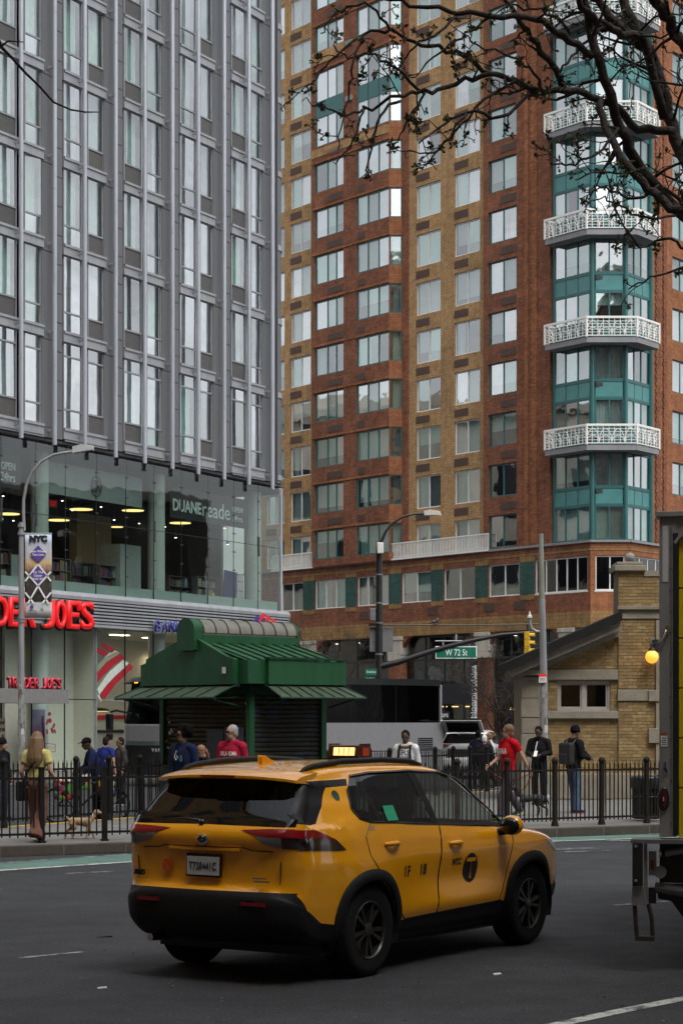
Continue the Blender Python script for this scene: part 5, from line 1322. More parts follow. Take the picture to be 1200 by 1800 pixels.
# canopy with the second red lettering, posters and window graphics
cn = thing('entrance_canopy', 'flat grey canopy over the grocery entrance carrying red letters', 'canopy', LWx(0, 0, 0), LF.ang)
zc1, zc0 = LF.z(60, 1211, -1.0), LF.z(60, 1236, -1.0)
MB().box(LX(-60, -1), LX(121, -1), -1.0, .15, zc0, zc1).build('canopy_slab', mat('canopy_grey', (.18, .175, .17), .6, var=.15), cn)
sg = thing('canopy_sign', 'row of pinkish red letters standing on the grey entrance canopy', 'sign', LWx(0, -.95, 0), LF.ang); sg['x0'] = 0.0
tj2 = "TRADER JOE'S"; edges = [15, 24, 33.5, 44, 53, 62, 71, 76, 84, 92, 100, 103, 109.5]
M_SGP = mat('sign_pink_red', (.60, .03, .06), .4)
its = [(c_, edges[i] + .4, edges[i + 1] - .8, zc1 + .02) for i, c_ in enumerate(tj2) if c_ != ' ']
fit_letters(sg, its, M_SGP, 19 * LF.d(60, -.95) / FPX, .07, -.95, M_SGB, .01)
pst = thing('poster', 'purple and pink poster with a raised arm silhouette in the shop window', 'poster', LWx(LX(57, .45), .45, 0), LF.ang)
pz1, pz0 = LF.z(70, 1247, .45), LF.z(70, 1330, .45); pw = LX(80, .45) - LX(57, .45)
def poster_mat():
    m, t, b = new_mat('poster_print'); N = t.nodes.new; L = t.links.new
    c = N('ShaderNodeTexCoord'); sx_ = N('ShaderNodeSeparateXYZ'); L(c.outputs['Generated'], sx_.inputs[0])
    nz = N('ShaderNodeTexNoise'); nz.inputs['Scale'].default_value = 3; L(c.outputs['Generated'], nz.inputs['Vector'])
    ad = N('ShaderNodeMath'); ad.operation = 'MULTIPLY_ADD'; L(nz.outputs['Fac'], ad.inputs[0]); ad.inputs[1].default_value = .5; L(sx_.outputs['Z'], ad.inputs[2])
    cr_ = N('ShaderNodeValToRGB'); L(ad.outputs[0], cr_.inputs[0]); e = cr_.color_ramp.elements
    e[0].position = .25; e[0].color = (.16, .02, .06, 1); e[1].position = 1.2; e[1].color = (.22, .2, .3, 1); q = cr_.color_ramp.elements.new(.6); q.color = (.32, .05, .12, 1); q = cr_.color_ramp.elements.new(.85); q.color = (.2, .12, .22, 1)
    L(cr_.outputs[0], b.inputs['Base Color']); return m
MB().box(0, pw, 0, .02, pz0, pz1).build('poster_sheet', poster_mat(), pst)
mb = MB(); mb.tube([(pw * .80, -.012, pz0), (pw * .82, -.012, pz0 + (pz1 - pz0) * .45), (pw * .78, -.012, pz1 - .5)], [.09, .05, .035], 6, flat=.2); mb.box(pw * .70, pw * .86, -.016, -.006, pz1 - .52, pz1 - .44); mb.ball((pw * .79, -.012, pz1 - .32), .1, 8, 0, None, (.7, .1, 1.2)); mb.build('arm_silhouette', mat('silhouette_ink', (.09, .03, .08), .6), pst)
fl = thing('window_decal', 'dark red flower petals stuck on the shop glass', 'decal', LWx(LX(88, .2), .2, LF.z(88, 1268, .2)), LF.ang)
M_FRED = mat('decal_dark_red', (.22, .012, .02), .5)
for (dx, dz, a, rx, rz) in ((-.02, .20, .2, .10, .07), (.0, .02, 0, .10, .09), (-.12, -.02, 1.2, .12, .05), (.17, -.12, .9, .11, .06), (.10, -.25, 2.2, .13, .07), (-.12, -.28, 1.6, .1, .05), (.22, -.27, 2.1, .1, .05)):
    MB().lathe([(1, 0), (1, .006), (.02, .006)], 14, (0, 0, 0), 0, Matrix.Rotation(R(90), 4, 'X') @ Matrix.Rotation(a, 4, 'Z') @ Matrix.Diagonal((rx, rz, 1, 1))).build('petal', M_FRED, fl, (dx * 1.3, -.0, dz * 1.3))
ch_ = thing('window_drawing', 'outlined cheese wedge drawn on the shop glass', 'decal', LWx(LX(80, .2), .2, LF.z(88, 1322, .2)), LF.ang)
cw = LX(97.5, .2) - LX(80, .2); mb = MB(); mb.tube([(0, 0, .02), (cw, 0, .0), (cw, 0, .27), (0, 0, .32), (0, 0, .02)], .012, 5); mb.build('outline', M_FRED, ch_)
mb = MB()
for q in range(11): mb.ball((cw * (.08 + .85 * ((q * 37) % 11) / 11), 0, .05 + .2 * ((q * 53) % 13) / 13), .02, 6, 0, None, (1.2, .15, .8))
mb.build('holes', M_FRED, ch_)['kind'] = 'stuff'
bs = thing('paper_notice', 'cream notice with brown letters at the grocery door', 'notice', LWx(LX(-20, .1), .1, LF.z(5, 1305, .1)), LF.ang)
zz = LF.z(5, 1262, .1) - LF.z(5, 1305, .1); MB().box(0, LX(10, .1) - LX(-20, .1), 0, .03, 0, zz).build('sheet', mat('notice_paper', (.40, .36, .26), .7), bs)
for q, tx in enumerate(('NEW', 'FOODS', 'BS. E')): fit_text(bs, tx, LX(-16, .1) - LX(-20, .1), LX(9, .1) - LX(-20, .1), zz * (.72 - .27 * q), zz * .14, mat('notice_ink', (.09, .02, .015), .6), .01, 'lettering', -.012)
# bank flag graphic on the glass
fg = thing('flag_graphic', 'large red and white curved stripe graphic on the bank glass', 'decal', LWx(LX(171, .32), .32, 0), LF.ang)
M_FW = mat('graphic_white', (.75, .74, .70), .5); M_FR = mat('graphic_red', (.50, .012, .03), .45); M_FT = mat('graphic_taupe', (.32, .30, .22), .5)
def LFp(px, py): return (LX(px, .32) - LX(171, .32), LF.z(px, py, .32))
bars = [(M_FR, [(176, 1220), (182, 1232), (203, 1204), (235, 1173), (228, 1166), (202, 1189), (188, 1204)]),
        (M_FW, [(172, 1212), (175, 1222), (190, 1203), (207, 1185), (227, 1166), (218, 1160), (193, 1181)]),
        (M_FR, [(172, 1183), (172, 1200), (183, 1187), (200, 1170), (219, 1156), (212, 1149), (190, 1163)]),
        (M_FT, [(172, 1171), (172, 1182), (190, 1162), (211, 1149), (205, 1145), (188, 1154)]),
        (M_FR, [(172, 1138), (172, 1146), (184, 1154), (192, 1148), (180, 1141)]), (M_FR, [(178, 1133), (184, 1130), (204, 1142), (198, 1146), (186, 1139)]),
        (M_FW, [(186, 1156), (194, 1148), (200, 1147), (204, 1143), (210, 1147), (200, 1152)]), (M_FW, [(172, 1222), (176, 1221), (182, 1231), (178, 1233)])]
for i, (m_, pl) in enumerate(bars):
    MB().prism([LFp(a, b) for a, b in pl], .0 + i * .004, .03 + i * .004, 'y').build('stripe', m_, fg)
st = thing('wall_stripe', 'red stripe across the lit bank wall', 'wall graphic', LWx(0, 5.4, 0), LF.ang)
MB().box(LX(172, 5.4), LX(270, 5.4), 0, .05, LF.z(200, 1264, 5.4), LF.z(200, 1257, 5.4)).build('stripe', M_FR, st); MB().box(LX(172, 5.4), LX(270, 5.4), -.02, .05, LF.z(200, 1288, 5.4), LF.z(200, 1283, 5.4)).build('dark_stripe', M_GASK, st)

# shelves with goods in the upper shop
M_GOODS = [mat('goods_%d' % i, c, .6) for i, c in enumerate([(.30, .30, .29), (.16, .04, .05), (.06, .13, .07), (.05, .06, .13), (.22, .17, .08), (.30, .28, .24), (.06, .14, .16), (.16, .07, .12)])]
def shelf(px0, px1, y, ztop, n, lab):
    x0, x1 = LX(px0, y), LX(px1, y); t_ = thing('shop_shelf', lab, 'shelf', LWx(x0, y, ZS0 - .02), LF.ang, 'shop shelves'); w = x1 - x0
    mb = MB(); mb.box(0, w, .25, .29, 0, ztop)
    for q in range(n + 1): mb.box(0, w, 0, .25, ztop * q / n - .02, ztop * q / n + .01)
    for x in (0, w): mb.box(x - .02, x + .02, 0, .29, 0, ztop)
    mb.build('rack', mat('shelf_rack', (.12, .11, .10), .6), t_)
    for q in range(n):
        x = .05
        while x < w - .2:
            ww = rnd.uniform(.1, .3); hh = rnd.uniform(.5, .85) * ztop / n; g = rnd.randrange(8)
            put('product', cached(('prod', g), lambda: MB().box(0, 1, 0, 1, 0, 1).mesh('product', M_GOODS[g])), t_, (x, .04, ztop * q / n + .012), (0, 0, 0), (ww, .16, hh)); x += ww + rnd.uniform(.01, .08)
shelf(92, 125, 1.6, 1.35, 3, 'shop shelf right of the street banner'); shelf(128, 172, 3.2, 1.5, 3, 'shop shelf under the beige partition'); shelf(176, 210, 2.4, 1.4, 3, 'shop shelf left of the white cabinet')
shelf(298, 345, 2.2, 1.25, 3, 'shop shelf at the left below the big lettering'); shelf(348, 385, 1.8, 1.3, 3, 'shop shelf beside the blue board'); shelf(2, 20, 2.0, 1.5, 3, 'shop shelf at the far left edge')
bo = thing('folded_board', 'blue folded board leaning inside the upper shop', 'board', LWx(LX(393, 1.2), 1.2, ZS0 - .02), LF.ang)
MB().prism([(0, 0), (.95, 0), (1.05, 1.55), (.12, 1.6)], 0, .06, 'y').build('panel', mat('blue_board', (.015, .03, .14), .6), bo); MB().box(.5, .53, -.01, .07, .1, 1.5).build('hinge', M_GASK, bo)
ws = thing('floor_sign', 'small yellow wet floor sign behind the shop glass', 'sign', LWx(LX(378, 1.0), 1.0, ZS0 - .02), LF.ang)
MB().prism([(-.15, 0), (.15, 0), (.06, .6), (-.06, .6)], 0, .03, 'y').build('front_board', mat('sign_yellow', (.5, .36, .02), .5), ws, (0, 0, 0), (R(-8), 0, 0)); MB().prism([(-.15, 0), (.15, 0), (.06, .6), (-.06, .6)], 0, .03, 'y').build('back_board', mat('sign_yellow', (.5, .36, .02), .5), ws, (0, .2, 0), (R(8), 0, 0))
ct = thing('wire_trolley', 'wire trolley standing by the blue board', 'trolley', LWx(LX(415, 1.3), 1.3, ZS0 - .02), LF.ang)
mb = MB()
for q in range(7): mb.tube([(q * .09, 0, .3), (q * .09 - .05, 0, 1.5)], .012, 5)
for z in (.4, .8, 1.2, 1.5): mb.tube([(-.05, 0, z), (.55, 0, z)], .012, 5)
for x in (0, .5): mb.tube([(x, 0, 0), (x, 0, .4)], .02, 6)
mb.build('cage', mat('wire_red', (.12, .06, .05), .4), ct); mb = MB(); [mb.lathe([(.06, -.02), (.06, .02)], 10, (x, 0, .06), 0, Matrix.Translation((0, 0, 0))) for x in (0, .5)]; mb.build('wheels', M_GASK, ct)

# ---------------------------------------------------------------- green kiosk
KC = Vector((-1.737, 38.0)); KX = Vector((.75, .66)).normalized(); KA = math.atan2(KX.y, KX.x)
KI = thing('news_kiosk', 'dark green metal kiosk with barrel roof ridge and closed shutters', 'kiosk', (KC.x, KC.y, .152), KA)
M_KG = mat('kiosk_green', (.012, .070, .027), .5, var=.3, scale=2.2, bump=.08, bscale=4, streak=True, spec=.25); M_KG2 = mat('kiosk_green_dark', (.007, .036, .014), .5, var=.2, scale=3, spec=.25)
M_KSK = mat('kiosk_skirt', (.035, .052, .032), .6, var=.3, scale=3, streak=True); M_KBR = mat('ridge_metal', (.17, .16, .135), .42, metal=.4, var=.25, scale=4)
def shutter_mat(name, base, g1, g2):
    m, t, b = new_mat(name); N = t.nodes.new; L = t.links.new; b.inputs['Roughness'].default_value = .6; b.inputs['Specular IOR Level'].default_value = .15
    c = N('ShaderNodeNewGeometry'); nz = N('ShaderNodeTexNoise'); nz.inputs['Scale'].default_value = 2.6; nz.inputs['Detail'].default_value = 5; nz.inputs['Distortion'].default_value = 1.5; L(c.outputs['Position'], nz.inputs['Vector'])
    r_ = N('ShaderNodeValToRGB'); L(nz.outputs['Fac'], r_.inputs[0]); e = r_.color_ramp.elements; e[0].position = .42; e[0].color = (*base, 1); e[1].position = .66; e[1].color = (*g2, 1); q = r_.color_ramp.elements.new(.54); q.color = (*base, 1); q = r_.color_ramp.elements.new(.58); q.color = (*g1, 1)
    L(r_.outputs[0], b.inputs['Base Color']); return m
M_SHL = shutter_mat('shutter_brown', (.046, .034, .016), (.065, .05, .028), (.026, .036, .018)); M_SHR = shutter_mat('shutter_dark', (.028, .026, .02), (.02, .045, .07), (.05, .02, .02))
kx, ky = 1.81, 2.78
for (x, y) in ((0, 0), (kx, 0), (0, ky), (kx, ky)): MB().box(x - .06, x + .06, y - .06, y + .06, 0, 2.35).box(x - .09, x + .09, y - .09, y + .09, 0, .2).build('post', M_KG, KI)
MB().box(.08, kx - .02, .08, ky - .02, 0.02, 2.4).build('inner_box', M_GASK, KI)
slatL = MB().prism([(.0, 0), (-.03, .02), (-.035, .05), (-.02, .085), (0, .09)], .07, ky - .07, 'y').mesh('shutter_slat', M_SHL)
# profile is in x,z and extruded along y for the left face; turned for the right face
slatR = MB().prism([(.0, 0), (-.03, .02), (-.035, .05), (-.02, .085), (0, .09)], .07, kx - .07, 'y').mesh('shutter_slat', M_SHR)
for q in range(25):
    put('shutter_slat', slatL, KI, (.03, 0, .05 + q * .092)); put('shutter_slat', slatR, KI, (kx, .03, .05 + q * .092), (0, 0, R(90)))
MB().box(-.06, kx + .06, -.06, ky + .06, 2.34, 2.5).build('lintel', M_KG2, KI)
# fascia boxes: gable end (x = -.38) and long side (y = -.38)
ym = ky / 2
gab = [(-.0, 2.55), (2.98, 2.55), (2.98, 2.95), (2.80, 2.98), (2.80, 3.06), (ym + .28, 3.42), (ym - .28, 3.42), (.2, 3.06), (.0, 3.02)]
gb = MB().prism(gab, -.42, -.3, 'x').build('gable_fascia', M_KG, KI, bevel=.008)
par = [(ym - .27, 3.22), (ym + .27, 3.22), (ym + .27, 3.62)] + [(ym + .27 * math.cos(R(a)), 3.62 + .22 * math.sin(R(a))) for a in range(15, 180, 15)] + [(ym - .27, 3.62)]
MB().prism(par, -.5, -.28, 'x').build('gable_crest', M_KG, gb, bevel=.008)
sd_ = MB().prism([(.12, 2.55), (2.05, 2.55), (2.05, 2.98), (.12, 3.03)], -.42, -.30, 'y').build('side_fascia', M_KG, KI, bevel=.008)
MB().box(.1, 2.07, -.45, -.28, 3.02, 3.06).build('fascia_trim', M_KG2, sd_)
MB().box(2.05, 2.17, -.3, 2.9, 2.55, 2.98).build('end_fascia', M_KG, KI); MB().box(.1, 2.1, ky + .3, ky + .42, 2.55, 2.98).build('rear_fascia', M_KG, KI)
MB().box(-.3, .125, -.305, .13, 2.552, 3.0).build('corner_return', M_KG, KI)
# roof slopes and ridge
mb = MB(); mb.add([(-.3, -.3, 2.98), (2.1, -.3, 2.98), (2.1, ym - .26, 3.36), (-.3, ym - .26, 3.36), (-.3, ky + .3, 2.98), (2.1, ky + .3, 2.98), (2.1, ym + .26, 3.36), (-.3, ym + .26, 3.36)], [(0, 1, 2, 3), (4, 7, 6, 5)]); mb.build('roof_slope', M_KG, KI)
for q in range(9):
    x = -.2 + q * .28; mb = MB(); mb.tube([(x, -.3, 2.995), (x, ym - .26, 3.375)], .018, 5); mb.build('roof_seam', M_KG2, KI)
mb = MB(); vs = []
ns = 9
for i in range(2):
    for j in range(13):
        a = R(15 * j); vs.append((-.3 + i * 2.45, ym + .27 * math.cos(a), 3.56 + .27 * math.sin(a)))
mb.add(vs, [(j, j + 1, 13 + j + 1, 13 + j) for j in range(12)]); mb.box(-.3, 2.12, ym - .25, ym + .25, 3.3, 3.57); rg = mb.build('roof_ridge', [M_KBR], KI, smooth=40)
MB().box(-.28, 2.13, ym - .275, ym + .275, 3.3, 3.52).build('ridge_base', M_KG, KI)
for q in range(ns):
    x = -.25 + q * .3; mb = MB(); mb.tube([(x, ym + .275 * math.cos(R(15 * j)), 3.56 + .275 * math.sin(R(15 * j))) for j in range(13)], .014, 5); mb.build('ridge_rib', M_KG2, rg)
MB().prism([(ym - .28, 3.4)] + [(ym + .28 * math.cos(R(a)), 3.56 + .28 * math.sin(R(a))) for a in range(180, -1, -15)] + [(ym + .28, 3.4)], 2.1, 2.16, 'x').build('ridge_end', M_KG, KI)
# skirt awnings
def awn(name, a, b, out, M, n):
    mb = MB(); w = b - a; mb.add([(a - .12, -out, 2.30), (b + .12, -out, 2.30), (b, -.3, 2.54), (a, -.3, 2.54), (a - .12, -out, 2.26), (b + .12, -out, 2.26)], [(0, 1, 2, 3), (4, 5, 1, 0)], 0, M); o = mb.build(name, M_KSK, KI)
    for q in range(n + 1):
        x = a + w * q / n; xo = a - .12 + (w + .24) * q / n
        MB().tube([(x, -.3, 2.55), (xo, -out, 2.31)], .014, 5, 0, True, M).build('awning_seam', M_KG2, o)
    mb = MB(); mb.tube([(a - .12, -out, 2.28), (b + .12, -out, 2.28)], .025, 6, 0, True, M)
    for x in (a + .1, b - .1): mb.tube([(x, -.06, 2.1), (x, -out + .05, 2.27)], .018, 5, 0, True, M); mb.tube([(x, -.06, 2.3), (x, -out + .05, 2.27)], .018, 5, 0, True, M)
    mb.build('awning_frame', M_KG2, o)
awn('awning', .1, 2.02, .92, Matrix.Identity(4), 8)
awn('awning', -3.0, .0, .95, Matrix.Rotation(R(-90), 4, 'Z'), 6)
MB().box(-.03, -.02, -.05, .05, 0, .12).build('paint_mark', M_SWH, KI, (-.42 - .0, .25, 2.75))
fk = random.Random(21)
for q in range(26):
    y_, z_ = (fk.choice([ky - .1, .12, .2, ky - .25]) + fk.uniform(-.08, .08), fk.uniform(.5, 2.2)); s_ = fk.uniform(.015, .05)
    MB().prism([(y_ - s_, z_ - s_ * .5), (y_ + s_ * .6, z_ - s_ * .7), (y_ + s_, z_ + s_ * .4), (y_ - s_ * .2, z_ + s_ * .8)], -.012, -.006, 'x').build('torn_sticker', M_WW, KI)
pa = thing('shutter_poster', 'grey and blue posters pasted on the kiosk shutter behind the man in crimson', 'poster', (KC.x, KC.y, .152), KA)
for i, (y0, y1, z0, z1, c) in enumerate(((.15, .75, 1.15, 1.72, (.04, .045, .06)), (.78, 1.3, 1.05, 1.68, (.03, .035, .05)), (.3, .5, 1.6, 1.74, (.03, .05, .2)))):
    MB().box(-.045 - .006 * i, -.03, y0, y1, z0, z1).build('sheet', mat('poster_dark_%d' % i, c, .6, var=.5, scale=9), pa)

# ---------------------------------------------------------------- station house of tan brick
SY = 46.7; SX = lambda px: (px - HX) / FPX * SY; SZ = lambda py: CAM_H + (HY - py) * SY / FPX
ST = thing('station_house', 'small tan brick station house with sloping dark roof and ball finial', 'building', (0, SY, 0), 0)
M_LIME = mat('limestone_block', (.24, .215, .165), .85, var=.22, scale=2.5, bump=.25, bscale=20)
M_MORT = mat('mortar', (.20, .16, .10), .9, var=.2)
M_YB = [mat('tan_house_brick_%d' % i, c, .85, var=.2, scale=9, bump=.2, bscale=30) for i, c in enumerate([(.285, .195, .082), (.24, .16, .064), (.32, .23, .102), (.205, .135, .055), (.26, .165, .067)])]
xw0, xw1, xp1 = SX(918), SX(1087), 9.2
wz = lambda x: SZ(1178) + (x - SX(905)) / (SX(1087) - SX(905)) * (SZ(1097) - SZ(1178))
wn = (SX(979), SX(1072), SZ(1250), SZ(1197))
mb = MB()
mb.prism([(xw0, .15), (wn[0], .15), (wn[0], wz(wn[0])), (xw0, wz(xw0))], .02, 2.4, 'y'); mb.prism([(wn[1], .15), (xw1, .15), (xw1, wz(xw1)), (wn[1], wz(wn[1]))], .02, 2.4, 'y')
mb.prism([(wn[0], .15), (wn[1], .15), (wn[1], wn[2]), (wn[0], wn[2])], .02, 2.4, 'y'); mb.prism([(wn[0], wn[3]), (wn[1], wn[3]), (wn[1], wz(wn[1])), (wn[0], wz(wn[0]))], .02, 2.4, 'y')
mb.box(xw1 - .02, SX(1128), -.03, .8, .15, SZ(1003)); mb.box(SX(1128), xp1, -.03, 2.4, .15, SZ(1013) - .01); mb.build('wall', M_MORT, ST)
bm_ = MB(); hh, bw = .077, .215; row = 0; z = .75
rb = random.Random(3)
def brick(x0, x1, z0, z1, y):
    if x1 - x0 < .04: return
    o = rb.uniform(-.004, .004); mi = rb.choice([0, 0, 1, 1, 2, 3, 4]); a, b, c, d = x0 + .005, x1 - .005, z0 + .005, z1 - .005; yy = y - .008 + o
    bm_.add([(a, yy, c), (b, yy, c), (b, yy, d), (a, yy, d), (a, y + .03, c), (b, y + .03, c), (b, y + .03, d), (a, y + .03, d)], [(0, 1, 2, 3), (0, 4, 5, 1), (1, 5, 6, 2), (2, 6, 7, 3), (3, 7, 4, 0)], mi)
while z < SZ(1003):
    for (xa, xb, y) in ((SX(950), xw1 - .01, .02), (xw1 - .01, SX(1157), -.03)):
        x = xa - (bw / 2 if row % 2 else 0)
        while x < xb:
            x0, x1 = max(x, xa), min(x + bw, xb)
            zt = wz((x0 + x1) / 2) if y > 0 else 99
            if z + hh < zt and not (y > 0 and x1 > SX(962) and x0 < SX(1085) and SZ(1263) < z + hh and z < SZ(1177)) and not (z + hh > SZ(1088) and z < SZ(1066) and y < 0) and not (y < 0 and SZ(1233) < z + hh and z < SZ(1213)):
                brick(x0, x1, z, z + hh, y)
            elif y > 0 and z + hh < zt and SZ(1263) < z + hh and z < SZ(1177):
                if x1 <= SX(962) or x0 >= SX(1085): brick(x0, x1, z, z + hh, y)
                elif SZ(1250) < z and z + hh < SZ(1197):
                    if x0 < wn[0] - .05: brick(x0, min(x1, wn[0]), z, z + hh, y)
                    elif x1 > wn[1]: brick(max(x0, wn[1]), x1, z, z + hh, y)
            x += bw
    z += hh; row += 1
bk_ = bm_.build('brickwork', M_YB, ST, weld=False); bk_['kind'] = 'stuff'
def stone(px0, px1, py0, py1, pr=.05, name='stone_band', par=None):
    return MB().box(SX(px0), SX(px1), -pr, .06, SZ(py1), SZ(py0)).build(name, M_LIME, par or ST, bevel=.012)
stone(961, 1085, 1177, 1195, .06); stone(961, 1085, 1250, 1263, .09); stone(1084, 1158, 1213, 1232, .08); stone(1084, 1170, 1066, 1072, .14, 'cornice'); stone(1085, 1170, 1072, 1088, .07, 'cornice')
for i, (a, b) in enumerate(((1190, 1228), (1228, 1262), (1262, 1290), (1290, 1330), (1330, 1362), (1362, 1400))): stone(916 - (1 if i % 2 else 0), 951 + (4 if i % 2 else -2), a, b - 1, .05 + .012 * (i % 2), 'corner_stone')
for a, b in ((1280, 1306), (1213, 1233)): stone(1138, 1160, a, b, .13, 'jamb_stone')
MB().box(SX(1151), SX(1163), -.10, .0, .15, SZ(1090)).build('pilaster', M_LIME, ST)
MB().box(xw0 - .05, xp1, -.10, .05, .15, .76).build('plinth', M_LIME, ST, bevel=.03)
MB().box(xw1 - .12, SX(1133), -.14, .9, SZ(1004), SZ(994)).box(xw1 - .06, SX(1128), -.09, .85, SZ(994), SZ(988)).build('pier_cap', M_LIME, ST, bevel=.02)
MB().lathe([(.15, 0), (.12, .02), (.06, .04), (.08, .06)], 16, (SX(1110), .35, SZ(988))).ball((SX(1110), .35, SZ(978)), .115, 18).build('ball_finial', mat('finial_stone', (.24, .235, .23), .85, var=.2), ST, smooth=True)
MB().box(SX(1130), xp1, -.06, .4, SZ(1013), SZ(1003) - .0).build('parapet', M_LIME, ST)
# roof with rake boards
rx0, rx1 = SX(890), SX(1087); rz0, rz1 = wz(rx0) + .02, wz(rx1) + .02
M_RF = mat('dark_roof', (.014, .014, .013), .7, var=.2, spec=.2); M_RAKE = mat('weathered_rake', (.22, .20, .165), .8, var=.2)
MB().prism([(rx0, rz0 + .04), (rx1, rz1 + .04), (rx1, rz1 + .26), (rx0, rz0 + .26)], -.55, 2.6, 'y').build('roof', M_RF, ST)
MB().prism([(rx0 + .1, rz0 - .08), (rx1, rz1 - .16), (rx1, rz1 + .035), (rx0, rz0 + .035)], -.42, -.30, 'y').build('rake_board', M_RAKE, ST); MB().prism([(rx0 + .35, rz0 - .1), (rx1, rz1 - .30), (rx1, rz1 - .165), (rx0 + .1, rz0 - .085)], -.2, .02, 'y').build('rake_moulding', M_RAKE, ST)
MB().box(SX(905), SX(960), -.25, .04, SZ(1187), SZ(1178)).build('cornice_return', M_RAKE, ST)
# window
wf = MB(); a, b, c, d = wn; M_STW = mat('painted_window', (.36, .33, .30), .6, var=.12)
for (x0, x1, z0, z1) in ((a, a + .055, c, d), (b - .055, b, c, d), (a + .055, b - .055, c, c + .055), (a + .055, b - .055, d - .055, d), ((a + b) / 2 - .04, (a + b) / 2 + .04, c + .055, d - .055)): wf.box(x0, x1, .06, .16, z0, z1)
wf = wf.build('window', M_STW, ST)
for q in range(2):
    x0 = a + .055 + q * ((b - a) / 2 - .015); w = (b - a) / 2 - .095
    MB().box(0, .04, 0, .06, 0, d - c - .11).box(w - .04, w, 0, .06, 0, d - c - .11).box(.04, w - .04, 0, .06, 0, .05).box(.04, w - .04, 0, .06, d - c - .15, d - c - .11).build('sash', M_STW, wf, (x0, .09, c + .055))
    put('pane', pane_mesh(round(w - .08, 3), round(d - c - .2, 3), GL_D), wf, (x0 + .04, .13, c + .105))
MB().box(a - .3, b + .3, 2.5, 2.55, c - .3, d + .3).build('dark_room', M_DARK, ST)
# lit globe lamp
lp = thing('wall_lamp', 'lit yellow globe lamp on a black bracket on the tan brick wall', 'lamp', (SX(1146), SY - .06, SZ(1150)))
MB().ball((-.06, -.22, -.07), .155, 18).build('globe', mat('lamp_globe', (1, .6, .15), .4, emit=(1, .40, .03), estr=.62), lp, smooth='all')
MB().box(-.02, .16, -.05, .05, .05, .34).tube([(.04, -.03, .25), (-.06, -.2, .22), (-.06, -.22, .1)], .03, 8).lathe([(.09, .07), (.07, .13), (.03, .15)], 12, (-.06, -.22, 0)).build('bracket', M_GASK, lp)
MB().box(-.06, .10, -.0, .05, -.14, .4).build('backplate', M_LIME, lp)

# ---------------------------------------------------------------- fences
M_IRON = mat('black_iron', (.008, .0075, .007), .6, var=.25, scale=9, spec=.2); M_IRON2 = mat('dark_brown_iron', (.014, .0105, .008), .6, var=.25, scale=9, spec=.2)
def fence(name, label, pfun, ang, u0, u1, post, n, m, capped, base_z=.152, h=1.05):
    p0 = pfun(u0); root = thing(name, label, 'fence', (p0.x, p0.y, base_z), ang, 'iron fences'); L_ = u1 - u0; k = max(1, round(L_ / post)); w = L_ / k
    pk = cached(('pk', m.name, h), lambda: MB().box(-.009, .009, -.009, .009, .09, h + .02).lathe([(.016, h + .02), (.008, h + .05), (.002, h + .10)], 6).mesh('picket', m))
    def pst():
        mb = MB(); mb.box(-.035, .035, -.035, .035, 0, h + .07)
        if capped: mb.lathe([(.05, h + .05), (.06, h + .08), (.06, h + .11), (.045, h + .14), (.01, h + .16)], 10); mb.lathe([(.07, 0), (.06, .06), (.04, .14)], 8)
        else: mb.box(-.042, .042, -.042, .042, h + .07, h + .10); mb.box(-.05, .05, -.05, .05, 0, .03)
        return mb.mesh('post', m)
    ps = cached(('post', m.name, capped, h), pst)
    for q in range(k + 1): put('post', ps, root, (q * w, rnd.uniform(-.006, .006), 0), (rnd.uniform(-.008, .008), rnd.uniform(-.008, .008), 0))
    for q in range(k):
        rl = cached(('rl', round(w, 3), m.name), lambda: MB().box(0, w, -.011, .011, 0, .035).mesh('rail', m))
        put('rail', rl, root, (q * w, 0, h - .09)); put('rail', rl, root, (q * w, 0, .12))
        for j in range(1, n): put('picket', pk, root, (q * w + w * j / n, rnd.uniform(-.004, .004), rnd.uniform(-.006, .004)), (rnd.uniform(-.006, .006), rnd.uniform(-.006, .006), 0))
    return root
FA = math.atan2(KD.y, KD.x)
fence('iron_fence', 'black iron fence with square posts in front of the walking woman', lambda u: KP(u, .62), FA, -3.2, 6.0, 1.02, 8, M_IRON, False)
fence('iron_fence', 'dark iron fence with round-capped posts beside the brick station house', lambda u: KP(u, .62), FA, 6.35, 17.5, .975, 11, M_IRON2, True)
BA = math.atan2(BD.y, BD.x)
fence('iron_fence', 'rear iron fence along the yellow kerb behind the people on the left', lambda u: BP(u, .22), BA, -5.0, 11.5, 1.03, 8, M_IRON, True)
fence('iron_fence', 'rear iron fence in front of the white car and the coach tail', lambda u: BP(u, .22), BA, 11.9, 26, 1.03, 10, M_IRON, True)

# ---------------------------------------------------------------- coach
BQ = Vector((-4.75, 59.0)); BS = Vector((.69, .72)).normalized()
CO = thing('coach', 'long grey and black tour coach standing behind the green kiosk', 'bus', (BQ.x, BQ.y, 0), math.atan2(BS.y, BS.x))
